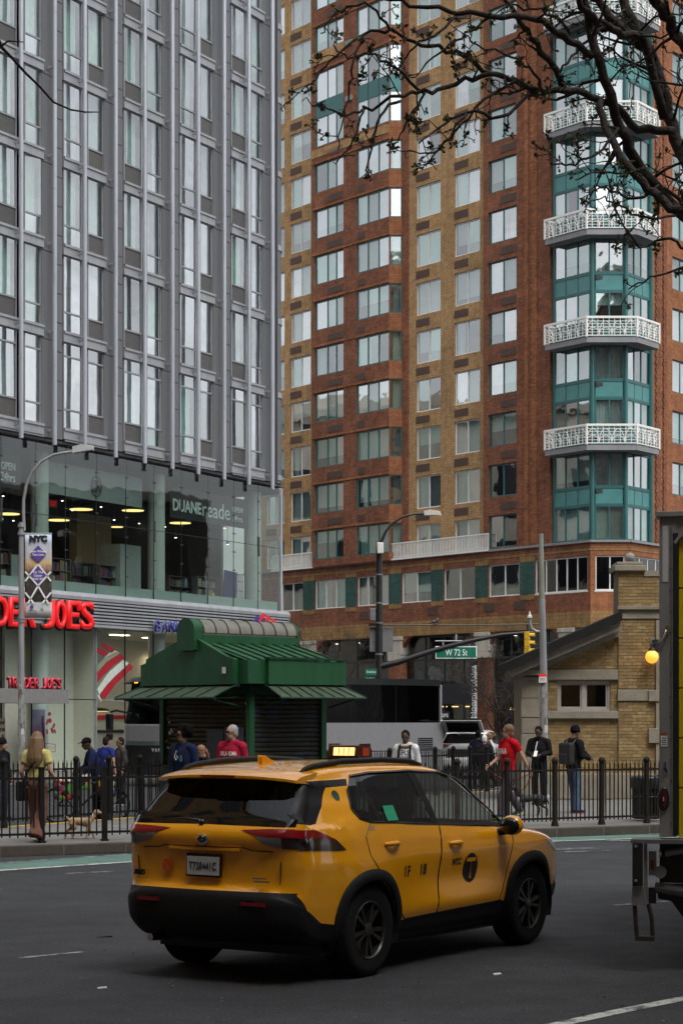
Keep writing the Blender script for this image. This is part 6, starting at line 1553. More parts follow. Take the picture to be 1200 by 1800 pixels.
# local: x from front to rear, y away from camera (left side of the bus), z up
M_CG = mat('coach_grey', (.19, .19, .20), .35, var=.06, coat=.4); M_CB = mat('coach_black', (.012, .013, .014), .2, coat=.3)
GL_C = glass_mat('coach_glass', (.004, .005, .005), .05, .12); GL_CW = glass_mat('coach_windscreen', (.40, .55, .52), .08, .0)
CL, CWd, CH = 11.8, 2.55, 3.32
mb = MB(); mb.prism([(.06, .35), (CL, .35), (CL, 1.88), (.0, 1.88), (-.02, 1.0)], 0, CWd, 'y'); mb.build('lower_body', M_CG, CO, bevel=.04)
mb = MB(); mb.prism([(.1, 3.16), (CL - .05, 3.16), (CL - .1, CH - .02), (CL - .4, CH), (.7, CH), (.3, CH - .06)], .02, CWd - .02, 'y'); mb.build('roof', M_CB, CO, bevel=.05)
MB().box(CL - .10, CL, 0, CWd, 1.88, 3.2).build('rear_panel', M_CG, CO, bevel=.03)
for q in range(5):
    x0 = .9 + q * 2.15; MB().box(x0, x0 + 2.12, .012, .03, 1.90, 3.16).build('side_window', GL_C, CO); MB().box(x0, x0 + 2.12, CWd - .03, CWd - .012, 1.90, 3.16).build('side_window', GL_C, CO)
    MB().box(x0 + 2.11, x0 + 2.16, .02, .06, 1.9, 3.16).build('window_post', M_CB, CO)
MB().box(.9, CL - .1, .04, CWd - .04, 1.86, 1.92).build('window_sill_floor', M_CB, CO); MB().box(.9, CL - .1, 1.2, 1.25, 1.9, 3.16).build('aisle_screen', M_DARK, CO)
MB().prism([(-.02, 1.15), (.0, 1.88), (.28, 3.16), (.9, 3.16), (.9, 1.15)], -.004, .012, 'y').build('front_side_panel', M_CB, CO); MB().prism([(-.02, 1.15), (.0, 1.88), (.28, 3.16), (.9, 3.16), (.9, 1.15)], CWd - .012, CWd + .004, 'y').build('front_side_panel', M_CB, CO)
mb = MB(); mb.add([(-.03, .06, 1.25), (-.03, CWd - .06, 1.25), (.26, CWd - .1, 3.12), (.26, .1, 3.12)], [(0, 1, 2, 3)]); mb.build('windscreen', GL_CW, CO)
MB().box(-.05, .0, .05, CWd - .05, .4, 1.25).build('front_mask', M_CB, CO, bevel=.02); MB().prism([(.2, 3.1), (.7, 3.1), (.7, CH), (.28, CH - .08)], .05, CWd - .05, 'y').build('front_cap', M_CB, CO)
text('front_lettering', 'VAN', .16, M_SWH, CO, (-.056, 1.25, 1.05), (0, 0, R(-90)), ext=.003, spacing=1.5)
for y in (.25, CWd - .25):
    MB().lathe([(.12, -.06), (.11, -.02), (.03, -.01)], 14, (0, 0, 0), 0, Matrix.Rotation(R(-90), 4, 'Y')).build('headlight', mat('coach_headlight', (.8, .8, .8), .2, emit=(1, .85, .6), estr=.8), CO, (-.05, y, .75))
    MB().box(.22, .30, y - .08, y + .08, 3.12, 3.2).build('marker_light', mat('amber_marker', (.8, .25, .02), .3, emit=(1, .35, .02), estr=2.0), CO)
    sgn = -1 if y < 1 else 1
    MB().tube([(.05, y, 2.2), (-.3, y + sgn * .3, 2.3), (-.45, y + sgn * .42, 2.25)], .035, 7).build('mirror_arm', M_CB, CO); MB().cbox((-.45, y + sgn * .45, 1.95), (.12, .26, .5)).cbox((-.45, y + sgn * .45, 1.5), (.12, .22, .2)).build('mirror', M_CB, CO, bevel=.04)
for q in range(6): MB().box(CL - 1.25, CL - .5, -.012, .01, 1.02 + q * .07, 1.06 + q * .07).build('vent_slat', M_CB, CO)
MB().box(CL - 2.6, CL - 1.5, -.012, .01, .4, .95).build('vent_panel', M_CB, CO); MB().box(.6, CL - .1, -.008, .01, .98, 1.0).build('body_seam', M_CB, CO); MB().box(CL - .04, CL + .02, .1, .3, 3.1, 3.16).build('tail_marker', M_RLT, CO)
for x in (2.3, 8.6): 
    w = put('wheel', TYRE_ME, CO, (x, .16, .5), (R(90), 0, 0), (1.38, 1.38, 1.2)); put('rim', RIM_ME, w)
MB().box(.4, 1.4, .4, CWd - .4, .5, 1.7).build('driver_cab', M_DARK, CO)

# ---------------------------------------------------------------- white car with its tailgate up
WC = thing('parked_car', 'white hatchback with its tailgate raised beside the coach', 'car', (4.35, 68.5, 0), R(76))
M_WC = mat('white_car_paint', (.62, .62, .63), .3, coat=.8)
for rid, nm, m_ in ((0, 'body', M_WC), (7, 'door', M_WC), (8, 'door', M_WC), (4, 'bumper', M_WC), (1, 'side_window', GL_TR), (12, 'side_window', GL_TR), (11, 'door_pillar', M_TRIMB), (14, 'pillar_trim', M_WC), (3, 'tail_light', M_RLT), (32, 'tail_light', M_RLT), (31, 'tail_light', M_CLT), (5, 'windscreen', GL_TF)):
    for s_ in ((0,) if rid in (0, 4, 5) else (1, -1)): put(nm, TS.extract(rid, nm, m_, s_), WC)
for ax in (0, 2.69):
    for s_ in (1, -1):
        w = put('wheel', TYRE_ME, WC, (ax, s_ * .80, .366), (R(-90 * s_), 0, 0)); put('rim', RIM_ME, w)
MB().prism([(-.62, 1.45), (-.95, 1.0), (-.97, .78), (-.3, .78), (-.3, 1.5)], -.55, .55, 'y').build('boot_interior', M_GASK, WC)
tg = MB().prism([(-.62, 1.62), (-1.22, 2.0), (-1.45, 1.98), (-1.22, 1.95), (-.62, 1.57)], -.66, .66, 'y').build('tailgate', M_WC, WC, bevel=.02); MB().prism([(-.72, 1.615), (-1.2, 1.925), (-1.2, 1.915), (-.72, 1.605)], -.55, .55, 'y').build('tailgate_glass', M_TRIMB, tg)
# ---------------------------------------------------------------- poles, signs, signals
M_GALV = mat('galvanised_steel', (.27, .275, .28), .5, metal=.3, var=.22, scale=5, streak=True)
M_PBLK = mat('pole_black', (.012, .012, .013), .4, var=.15)
M_BOXW = mat('equipment_white', (.62, .62, .60), .5); M_SIGB = mat('sign_back_grey', (.17, .175, .18), .5, metal=.3, var=.1)
M_SGN = mat('street_sign_green', (.0, .14, .085), .45, var=.05); M_SGT = mat('street_sign_white', (.75, .76, .75), .45)
def sticker_mat():
    m, t, b = new_mat('stickered_steel'); N = t.nodes.new; L = t.links.new; b.inputs['Roughness'].default_value = .6
    c = N('ShaderNodeTexCoord'); mp_ = N('ShaderNodeMapping'); mp_.inputs['Scale'].default_value = (7, 7, 4.5); L(c.outputs['Object'], mp_.inputs[0])
    vo = N('ShaderNodeTexVoronoi'); vo.distance = 'CHEBYCHEV'; vo.inputs['Scale'].default_value = 1.6; L(mp_.outputs[0], vo.inputs['Vector'])
    r_ = N('ShaderNodeValToRGB'); r_.color_ramp.interpolation = 'CONSTANT'; sp_ = N('ShaderNodeSeparateColor'); L(vo.outputs['Color'], sp_.inputs[0]); L(sp_.outputs[0], r_.inputs[0])
    e = r_.color_ramp.elements; e[0].color = (.24, .24, .235, 1); e[1].position = .5; e[1].color = (.17, .17, .165, 1)
    for p_, cc in ((.68, (.48, .48, .46)), (.8, (.09, .09, .09)), (.88, (.36, .34, .3)), (.93, (.08, .16, .24)), (.965, (.36, .09, .06))): q = e.new(p_); q.color = (*cc, 1)
    L(r_.outputs[0], b.inputs['Base Color']); return m
M_STK = sticker_mat()
# left lamp post
d = 60.0; K = d / FPX
def rel(px, py, x0, dd): return ((px - x0) * dd / FPX, 0, CAM_H + (HY - py) * dd / FPX)
LP1 = thing('street_lamp', 'grey steel street lamp carrying the city banner, left', 'street lamp', ((38 - HX) * K, d, 0))
r1 = lambda px, py: rel(px, py, 38, d)
zj = r1(0, 918)[2]
MB().tube([(0, 0, .15), (0, 0, 3.2)], [.11, .095], 8).build('lower_pole', M_STK, LP1, smooth=True); MB().tube([(0, 0, 3.2), (0, 0, zj)], [.095, .075], 8).build('pole', M_GALV, LP1, smooth=True)
MB().lathe([(.16, .15), (.16, .4), (.12, .6)], 10).build('pole_base', M_GALV, LP1)
MB().tube([r1(43, 933), r1(41.5, 900), r1(42, 878), r1(47, 852), r1(57, 830), r1(73, 811), r1(95, 799), r1(118, 795), r1(132, 793)], [.05, .05, .048, .046, .044, .042, .04, .038, .036], 8).build('arm', M_GALV, LP1, smooth=True)
hx, hz = r1(147, 789)[0], r1(147, 789)[2]
MB().prism([(-.30, -.06), (.27, -.05), (.28, .03), (-.05, .10), (-.28, .07)], -.14, .14, 'y').build('lamp_head', mat('lamp_head_grey', (.42, .43, .44), .5), LP1, (hx, 0, hz), (0, R(-8), 0), bevel=.03)
mb = MB(); z1, z0 = r1(0, 938)[2], r1(0, 1088)[2]
mb.tube([(0, 0, z1), r1(92, 938)], .022, 6); mb.build('banner_arm', M_GALV, LP1); MB().tube([(0, 0, z0), r1(90, 1088)], .022, 6).build('banner_arm', M_GALV, LP1)
mb = MB()
for z in (z1, z0, zj - .1, 5.0): mb.lathe([(.11, -.05), (.11, .05)], 8, (0, 0, z))
mb.build('clamp', M_GALV, LP1)
BN_ = thing('street_banner', 'white city banner with two purple diamonds hanging from the lamp post', 'banner', (r1(44.5, 0)[0] + (38 - HX) * K, d - .02, 0))
bw = 47 * K; bh = z1 - z0 - .06; bz = z0 + .03
def banner_mat():
    m, t, b = new_mat('banner_print'); N = t.nodes.new; L = t.links.new; b.inputs['Roughness'].default_value = .7
    c = N('ShaderNodeTexCoord'); s_ = N('ShaderNodeSeparateXYZ'); L(c.outputs['Generated'], s_.inputs[0])
    nz = N('ShaderNodeTexNoise'); nz.inputs['Scale'].default_value = 9; nz.inputs['Detail'].default_value = 8; mp_ = N('ShaderNodeMapping'); mp_.inputs['Scale'].default_value = (1.6, 1, .9); L(c.outputs['Generated'], mp_.inputs[0]); L(mp_.outputs[0], nz.inputs['Vector'])
    r_ = N('ShaderNodeValToRGB'); L(s_.outputs['Z'], r_.inputs[0]); e = r_.color_ramp.elements
    e[0].position = .195; e[0].color = (.02, .016, .014, 1); e[1].position = .95; e[1].color = (.42, .5, .58, 1)
    for p_, cc in ((.18, (.55, .54, .55)), (.45, (.05, .04, .035)), (.56, (.10, .06, .045)), (.60, (.28, .17, .11)), (.66, (.55, .38, .18)), (.73, (.52, .46, .44)), (.85, (.50, .53, .58))): q = e.new(p_); q.color = (*cc, 1)
    e0 = e[0]
    mr = N('ShaderNodeMapRange'); mr.inputs['From Min'].default_value = .3; mr.inputs['From Max'].default_value = .7; mr.inputs['To Min'].default_value = .35; mr.inputs['To Max'].default_value = 1.7; L(nz.outputs['Fac'], mr.inputs['Value'])
    lt = N('ShaderNodeMath'); lt.operation = 'LESS_THAN'; L(s_.outputs['Z'], lt.inputs[0]); lt.inputs[1].default_value = .64; gt = N('ShaderNodeMath'); gt.operation = 'GREATER_THAN'; L(s_.outputs['Z'], gt.inputs[0]); gt.inputs[1].default_value = .19
    mm = N('ShaderNodeMath'); mm.operation = 'MULTIPLY'; L(lt.outputs[0], mm.inputs[0]); L(gt.outputs[0], mm.inputs[1])
    mx_ = N('ShaderNodeMix'); mx_.data_type = 'RGBA'; mx_.blend_type = 'MULTIPLY'; L(mm.outputs[0], mx_.inputs['Factor']); L(r_.outputs[0], mx_.inputs['A']); L(mr.outputs[0], mx_.inputs['B']); L(mx_.outputs['Result'], b.inputs['Base Color']); return m
mb = MB(); n = 10; vs = []
for i in range(n + 1):
    for j in range(n + 1): vs.append((bw * i / n, .02 * math.sin(i * .9) * (j / n) + .012 * math.sin(j * 1.1), bz + bh * j / n))
mb.add(vs, [(i * 11 + j, (i + 1) * 11 + j, (i + 1) * 11 + j + 1, i * 11 + j + 1) for i in range(n) for j in range(n)])
BS_ = mb.build('banner_sheet', banner_mat(), BN_, smooth='all')
md = BS_.modifiers.new('thick', 'SOLIDIFY'); md.thickness = .008
M_DIA = mat('diamond_purple', (.085, .05, .28), .6); M_BK = mat('banner_black', (.01, .01, .012), .6)
fy = lambda f: bz + bh * f
# lattice of white lines, diamonds, lettering
def bline(x0, f0, x1, f1, w=.026): 
    MB().tube([(bw * x0, -.034, fy(f0)), (bw * x1, -.034, fy(f1))], w, 6, flat=.12).build('white_line', M_SGT, BN_) if False else None
    a = Vector((bw * x0, fy(f0))); b = Vector((bw * x1, fy(f1))); t = (b - a).normalized(); nn = Vector((-t.y, t.x)) * w
    MB().prism([tuple(a + nn), tuple(b + nn), tuple(b - nn), tuple(a - nn)], -.040, -.034, 'y').build('white_line', M_SGT, BN_)
for l_ in ((.5, .645, .02, .44), (.5, .645, .98, .44), (.02, .555, .5, .385), (.98, .555, .5, .385), (.5, .385, .88, .175), (.5, .385, .12, .175), (.02, .305, .34, .175), (.98, .305, .66, .175)): bline(*l_)
for cx, cf, rx, rf in ((.5, .765, .30, .105), (.5, .515, .30, .105)):
    dm = MB().prism([(bw * (cx - rx), fy(cf)), (bw * cx, fy(cf - rf)), (bw * (cx + rx), fy(cf)), (bw * cx, fy(cf + rf))], -.046, -.041, 'y').build('diamond', M_DIA, BN_)
    for q, tx in enumerate(('Love Where', 'You Live') if cf > .6 else ('On The', 'Upper', 'West Side')):
        text('diamond_lettering', tx, .10, M_SGT, dm, (bw * cx, -.048, fy(cf) + .05 - q * .1), (0, 0, 0), align='CENTER', ext=.001, off=.002)
text('banner_lettering', 'NYC', .24, M_BK, BN_, (bw * .5, -.04, fy(.915)), (0, 0, 0), align='CENTER', ext=.002, off=.022, sx=1.05)
MB().prism([(bw * .18, fy(.13)), (bw * .26, fy(.10)), (bw * .34, fy(.13)), (bw * .26, fy(.16))], -.045, -.036, 'y').build('small_emblem', M_DIA, BN_)
MB().box(bw * .62, bw * .70, -.045, -.036, fy(.11), fy(.16)).build('small_emblem', mat('pale_teal_ink', (.35, .55, .5), .6), BN_)
for q, tx in enumerate(('Columbus', 'Amsterdam')): text('small_lettering', tx, .07, M_BK, BN_, (bw * .28, -.045, fy(.075) - q * .07), align='CENTER', ext=.001)
# black lamp post with mast arm
d2 = 77.0; K2 = d2 / FPX; X2 = (666 - HX) * K2
LP2 = thing('street_lamp', 'tall black street lamp and signal post with a long mast arm', 'street lamp', (X2, d2, 0)); r2 = lambda px, py, y=0: (rel(px, py, 666, d2)[0], y, rel(px, py, 666, d2)[2])
MB().tube([(0, 0, .15), (0, 0, 3), (0, 0, r2(0, 962)[2])], [.17, .14, .12], 12).build('pole', M_PBLK, LP2, smooth=True); MB().lathe([(.26, .15), (.26, .7), (.2, .9), (.16, 1.0)], 12).build('pole_base', M_PBLK, LP2)
MB().tube([r2(669, 968), r2(671, 950), r2(677, 935), r2(689, 920), r2(706, 909), r2(727, 903.5), r2(750, 902)], [.075, .065, .055, .05, .045, .042, .04], 8).build('arm', M_PBLK, LP2, smooth=True)
q = r2(760, 902); MB().prism([(-.3, -.06), (.3, -.06), (.26, .04), (-.1, .1), (-.3, .06)], -.15, .15, 'y').build('lamp_head', mat('lamp_head_pale', (.5, .48, .44), .5), LP2, q, bevel=.03); MB().lathe([(.05, .08), (.05, .18), (.02, .2)], 8).build('photocell', mat('photocell_orange', (.3, .08, .04), .5), LP2, q)
for z in (1010, 1060, 1095, 1150): MB().lathe([(.15, -.03), (.15, .03)], 12, (0, 0, r2(0, z)[2])).build('clamp', M_SIGB, LP2)
MB().cbox((0, -.2, 0), (.24, .2, .42)).build('antenna_box', M_BOXW, LP2, (r2(668, 964)[0] - .0, 0, r2(0, 964)[2]), bevel=.03); MB().tube([r2(661.5, 950), r2(661.5, 1010)], .03, 6).build('conduit', M_SIGB, LP2)
MB().cbox((0, 0, 0), (.22, .2, .46)).build('control_box', M_SIGB, LP2, (r2(655, 1080)[0], 0, r2(0, 1080)[2]), bevel=.02)
MB().cbox((0, .12, 0), (.9, .03, .95)).build('sign_back', M_SIGB, LP2, r2(670, 1124), bevel=.01)
MB().tube([r2(667, 1172), r2(700, 1164, -.05), r2(760, 1144, -.1), r2(820, 1128, -.1), r2(880, 1116, -.1), r2(948, 1110.5, -.1)], [.13, .12, .105, .09, .08, .07], 10).build('mast_arm', M_PBLK, LP2, smooth=True)
MB().tube([r2(648, 1098), r2(800, 1099), r2(948, 1097)], .025, 5).build('tie_rod', M_PBLK, LP2); MB().box(-.4, .1, -.06, .06, -.05, .05).build('bracket', M_PBLK, LP2, r2(666, 1098))
TSG = thing('traffic_signal', 'yellow traffic signal hanging from the mast arm end, seen from its side', 'traffic signal', (X2 + r2(926, 0)[0], d2 - .1, r2(0, 1131)[2]), R(72))
M_SY = mat('signal_yellow', (.58, .36, .02), .45, var=.08)
hg = .30
for q in range(3):
    sec = MB().box(-.15, .15, -.1, .1, -.145, .145).build('signal_section', M_SY, TSG, (0, 0, (1 - q) * hg), bevel=.02)
    mb = MB(); vs = []
    for i in range(9):
        a = R(-10 + 200 * i / 8); vs += [(.11 * math.cos(a), -.10, .11 * math.sin(a)), (.115 * math.cos(a), -.30, .115 * math.sin(a) - .02)]
    mb.add(vs, [(2 * i, 2 * i + 1, 2 * i + 3, 2 * i + 2) for i in range(8)]); mb.build('visor', M_SY, sec)
    MB().lathe([(.1, .1), (.07, .12), (.01, .13)], 14, (0, 0, 0), 0, Matrix.Rotation(R(90), 4, 'X')).build('lens', mat('lens_%d' % q, ((.2, .01, .01), (.2, .12, .01), (.01, .15, .08))[q], .2), sec)
MB().tube([(0, 0, .44), (0, 0, .72)], .04, 8).build('hanger', M_PBLK, TSG)
SN = thing('street_name_sign', 'large green overhead street name sign hanging from the mast arm', 'street sign', (X2 + r2(801, 0)[0], d2 - .12, r2(0, 1147)[2]))
wS, hS = 73 * K2, 22 * K2
MB().box(-wS / 2, wS / 2, 0, .03, -hS / 2, hS / 2).build('sign_border', M_SGT, SN, bevel=.01); MB().box(-wS / 2 + .04, wS / 2 - .04, -.006, .0, -hS / 2 + .04, hS / 2 - .04).build('sign_plate', M_SGN, SN)
fit_text(SN, 'W 72 St', -wS * .26, wS * .27, -hS * .26, hS * .52, M_SGT, .008, 'lettering', -.012, .003)
MB().tube([(-wS / 2, .01, hS / 2 + .2), (wS / 2, .01, hS / 2 + .2)], .025, 6).box(-wS * .33, -wS * .3, 0, .02, hS / 2, hS / 2 + .2).box(wS * .3, wS * .33, 0, .02, hS / 2, hS / 2 + .2).tube([(0, .05, hS / 2 + .2), (0, .08, hS / 2 + .45)], .04, 6).build('hanger_frame', M_GALV, SN)
NS = thing('corner_street_sign', 'pair of small green street name plates on the black post above the coach', 'street sign', (X2 + r2(652, 0)[0], d2 - .2, r2(0, 1188)[2]))
for q, (tx, a, b) in enumerate((('Broadway', -.22, .24), ('W 72 St', -.26, .2))):
    p_ = MB().box(a, b, 0, .02, -.12, .12).build('name_plate', M_SGN, NS, (0, q * .05, .14 - q * .27)); fit_text(p_, tx, a + .05, b - .05, -.06, .12, M_SGT, .003, 'lettering', -.008, .002)
MB().box(.24, .3, .0, .25, -.05, .2).box(.2, .36, -.01, .02, -.05, .24).build('sign_bracket', M_PBLK, NS)
pg = thing('pigeon', 'pigeon perched on the thin tie rod of the mast arm', 'bird', (X2 + r2(763, 0)[0], d2, r2(0, 1098)[2] + .02), R(60))
MB().ball((0, 0, .09), .09, 12, 0, None, (.75, 1.45, .8)).ball((0, -.13, .19), .045, 10).tube([(0, -.1, .12), (0, -.13, .18)], [.06, .04], 8).tube([(0, .1, .07), (0, .26, .02)], [.05, .025], 8, flat=.5).tube([(0, -.17, .19), (0, -.21, .18)], [.012, .004], 5).build('body', mat('pigeon_grey', (.10, .10, .11), .7, var=.3, scale=20), pg, smooth='all')
MB().tube([(.03, 0, .04), (.03, -.02, -.02)], .008, 4).tube([(-.03, 0, .04), (-.03, -.02, -.02)], .008, 4).build('legs', mat('pigeon_leg', (.3, .1, .08), .6), pg)
bl_ = thing('blue_store_flag', 'blue lettered panel hanging just below the traffic signal', 'banner', TWp(918, 1158, -1.0), R(-30))
MB().box(-.55, .55, 0, .04, -.16, .16).build('panel', mat('blue_panel', (.01, .02, .12), .5), bl_, (0, 0, 0), (0, R(-14), 0))
for q in range(9): MB().box(-.03, .03, -.01, .0, -.07, .07).build('letter_stroke', mat('blue_stroke', (.08, .12, .4), .5), bl_, (-.45 + q * .11, -.004, -.0 + (q - 4) * .026), (0, R(-14), 0))
# vertical shop banner
VB = thing('vertical_shop_banner', 'black vertical shop banner with white letters on the brick pier', 'banner', TWp(833, 1216, -.9), TF.ang)
vh = 92 * TF.d(833, -.9) / FPX; MB().box(-.36, .30, -.02, .02, -vh / 2 - .15, vh / 2 + .15).build('banner_sheet', M_NAVY, VB); 
vb_w = MB().box(.08, .26, -.028, -.022, -vh / 2 - .02, vh / 2 + .02).build('white_strip', M_SGT, VB)
me = text_mesh('bloomingdales', 1, .004, .0); xs = [v.co.x for v in me.vertices]; zs = [v.co.z for v in me.vertices]
for v in me.vertices: x, z = (v.co.x - min(xs)) / (max(xs) - min(xs)), (v.co.z - min(zs)) / (max(zs) - min(zs)); v.co = (.20 - z * .46, -.034 + v.co.y, -vh / 2 + x * vh)
me.materials.clear(); me.materials.append(M_SGT); put('lettering', me, VB)
me = text_mesh('outlet', 1, .004, .0); xs = [v.co.x for v in me.vertices]; zs = [v.co.z for v in me.vertices]
bpy.data.meshes.remove(me)
MB().box(-.36, .5, .0, .3, vh / 2 + .15, vh / 2 + .22).box(-.36, .5, .0, .3, -vh / 2 - .22, -vh / 2 - .15).build('banner_bracket', M_PBLK, VB)
SS = thing('store_fascia_sign', 'small white store lettering on the dark fascia right of the coach', 'sign', TWp(780, 1258, -.02), TF.ang); fit_text(SS, 't store', -.55, .35, -.1, .26, M_SGT, .005, 'lettering', 0, .006)
MB().box(-.7, .5, .012, .03, -.2, .25).build('sign_back', M_NAVY, SS)
# grey stickered pole
d3 = 45.0; K3 = d3 / FPX; X3 = (955 - HX) * K3; r3 = lambda px, py: rel(px, py, 955, d3)
P3_ = thing('sign_pole', 'tall grey steel pole covered in stickers beside the station house', 'pole', (X3, d3, .15))
z_ = lambda py: r3(0, py)[2] - .15
MB().tube([(.0, 0, 0), (-.0, 0, z_(1195))], [.098, .088], 14).build('lower_pole', M_STK, P3_, smooth=True); MB().tube([(0, 0, z_(1195)), (-.04, 0, z_(1053))], [.085, .074], 14).build('middle_pole', M_GALV, P3_, smooth=True)
MB().tube([(-.04, 0, z_(1053)), (-.065, 0, z_(938))], [.066, .055], 12).build('upper_pole', mat('weathered_green_steel', (.22, .225, .19), .6, var=.2, scale=4), P3_, smooth=True); MB().lathe([(.17, 0), (.17, .12), (.12, .18)], 12).build('pole_base', M_GALV, P3_)
gx_ = lambda px, py: (r3(px, py)[0], 0, r3(px, py)[2] - .15)
MB().tube([gx_(953, 1110), gx_(942, 1110), gx_(934, 1105), gx_(931, 1096), gx_(930.5, 1086)], .035, 8).build('gooseneck', M_GALV, P3_, smooth=True); MB().lathe([(.06, 0), (.05, .05), (.035, .06), (.005, .16)], 10, gx_(930.5, 1086)).build('finial', M_BOXW, P3_)
MB().tube([(.0, 0, 0), (.06, 0, .0), (.085, 0, .05)], .012, 5).build('hook', M_PBLK, P3_, gx_(957, 953))
MB().box(-.085, .085, -.13, -.115, 0, .19).build('notice_plate', M_SGT, P3_, gx_(952, 1200)); MB().box(-.085, .085, -.133, -.116, .135, .19).build('notice_header', M_SGR, P3_, gx_(952, 1200))
for q in range(3): MB().box(-.06, .06, -.132, -.13, .03 + q * .03, .042 + q * .03).build('notice_line', M_SIGB, P3_, gx_(952, 1200))
fl_ = MB().box(-.075, .075, -.118, -.108, 0, .235).build('paper_flyer', mat('flyer_paper', (.45, .42, .47), .7), P3_, gx_(958, 1318)); MB().box(-.06, -.01, -.121, -.118, .06, .17).build('flyer_photo', mat('flyer_ink', (.06, .05, .06), .6), fl_)
# ---------------------------------------------------------------- bin and litter
tb = thing('litter_bin', 'dark green slatted litter bin with a black bag behind the fence', 'bin', (5.62, 36.75, .152), R(12))
M_BIN = mat('bin_green', (.012, .02, .018), .5, var=.2); mb = MB()
MB().lathe([(.22, .04), (.235, .4), (.255, .78)], 20).build('liner', M_GASK, tb, smooth=True)
sl = MB().prism([(-.018, .05), (.018, .05), (.021, .8), (-.021, .8)], -.262, -.244, 'y').mesh('bin_slat', M_BIN)
for q in range(24): put('bin_slat', sl, tb, (0, 0, 0), (0, 0, R(q * 15)))
mb = MB(); [mb.tube([(r_ * math.cos(R(a)), r_ * math.sin(R(a)), z) for a in range(0, 361, 15)], .014, 6) for r_, z in ((.262, .08), (.275, .79), (.265, .45))]; mb.build('bin_rim', M_BIN, tb)
mb = MB(); mb.lathe([(.29, .60), (.295, .68), (.285, .78), (.27, .83), (.23, .82), (.22, .7)], 22, caps=False); mb.build('bag_rim', mat('bin_bag', (.015, .016, .018), .3, bump=.6, bscale=9), tb, smooth='all')
def litter(label, px, py, z, poly, th, m, cat='litter', rz=0):
    g_ = G(px, py, z); t_ = MB().prism(poly, 0, th, 'z').build('litter_scrap', m, None, (g_.x, g_.y, z + .004), (R(8), R(-5), rz), bevel=.002); tag(t_, label, cat, 'litter on the road')
M_LY = mat('litter_yellow', (.62, .5, .03), .6)
litter('crumpled yellow wrapper lying against the kerb', 76, 1502, .0, [(-.1, -.02), (-.03, -.05), (.04, -.02), (.11, -.04), (.10, .05), (.0, .03), (-.07, .07)], .05, M_LY)
litter('white paper scrap by the kerb right of the yellow wrapper', 160, 1500, .0, [(-.08, -.02), (.03, -.03), (.09, .04), (-.02, .03)], .03, M_SGT)
litter('dark rubber strip lying on the asphalt left of the taxi', 183, 1647, .0, [(-.08, -.03), (.08, -.03), (.08, .03), (-.08, .03)], .008, M_GASK)
litter('small pale scrap on the asphalt in the left foreground', 180, 1738, .0, [(-.035, -.02), (.035, -.015), (.03, .02), (-.03, .02)], .006, M_WW)
litter('tiny white scrap on the asphalt in front of the taxi', 874, 1714, .0, [(-.03, -.02), (.03, -.015), (.02, .02), (-.03, .02)], .008, M_SGT)
# ---------------------------------------------------------------- box truck at the right edge
TKd = 16.0; TK0 = Vector(((1158 - HX) / FPX * TKd, TKd)); TKr = Vector((.978, -.208)).normalized(); TKA = math.atan2(TKr.y, TKr.x)
TK = thing('box_truck', 'yellow roll-door box truck with bare metal rear frame at the right edge', 'truck', (TK0.x, TK0.y, 0), TKA)
M_ALU = mat('brushed_aluminium', (.27, .275, .275), .42, metal=.3, var=.18, scale=5, streak=True); M_TKY = mat('truck_yellow', (.62, .50, .008), .35, var=.06, scale=2, coat=.3)
tz = lambda py: CAM_H + (HY - py) * TKd / FPX; W_ = 2.45; zd, zt_ = tz(1473), tz(903)
MB().box(0, W_, .14, 6.2, zd + .02, zt_).build('box_body', mat('truck_white', (.5, .5, .5), .4), TK)
MB().box(0, .135, -.02, .13, zd + .01, zt_ - .03).build('corner_post', M_ALU, TK, bevel=.008); MB().box(W_ - .135, W_, -.02, .13, zd + .01, zt_ - .03).build('corner_post', M_ALU, TK, bevel=.008)
MB().box(-.03, W_ + .03, -.05, .2, zt_ - .03, zt_ + .015).build('top_cap', M_ALU, TK, bevel=.006); MB().box(.135, W_ - .135, -.012, .12, zt_ - .2, zt_ - .032).build('header', M_ALU, TK)
MB().box(.105, .15, -.028, -.004, zd + .02, zt_ - .16).build('door_track', M_GASK, TK); MB().box(.1, .106, -.035, .0, zd + .02, zt_ - .1).build('track_edge', M_ALU, TK)
for q in range(14): put('rivet', cached(('rivet',), lambda: MB().lathe([(.008, 0), (.006, .005), (.001, .006)], 8, (0, 0, 0), 0, Matrix.Rotation(R(90), 4, 'X')).mesh('rivet', M_SIGB)), TK, (.09, -.021, zd + .12 + q * .17))
nslat = 6
for q in range(nslat):
    h_ = (zt_ - .2 - zd) / nslat; MB().box(.152, W_ - .152, .02, .05, zd + q * h_ + .006, zd + (q + 1) * h_ - .004).build('door_panel', M_TKY, TK, bevel=.004)
MB().prism([(.13, zt_ - .25), (.22, zt_ - .12), (.22, zt_ - .10), (.11, zt_ - .23)], -.03, -.006, 'y').build('brace', M_ALU, TK)
MB().box(.025, .07, -.024, -.02, zt_ - .55, zt_ - .10).build('reflective_tape', mat('grey_tape', (.5, .5, .52), .4), TK)
lt = MB().lathe([(1, 0), (1, .02), (.85, .03), (.02, .03)], 22, (0, 0, 0), 0, Matrix.Rotation(R(90), 4, 'X') @ Matrix.Diagonal((.045, .1, 1, 1))).build('lamp_surround', M_GASK, TK, ((1163 - 1158) * TKd / FPX + .0, -.015, tz(1404)))
lt.location.x = .035
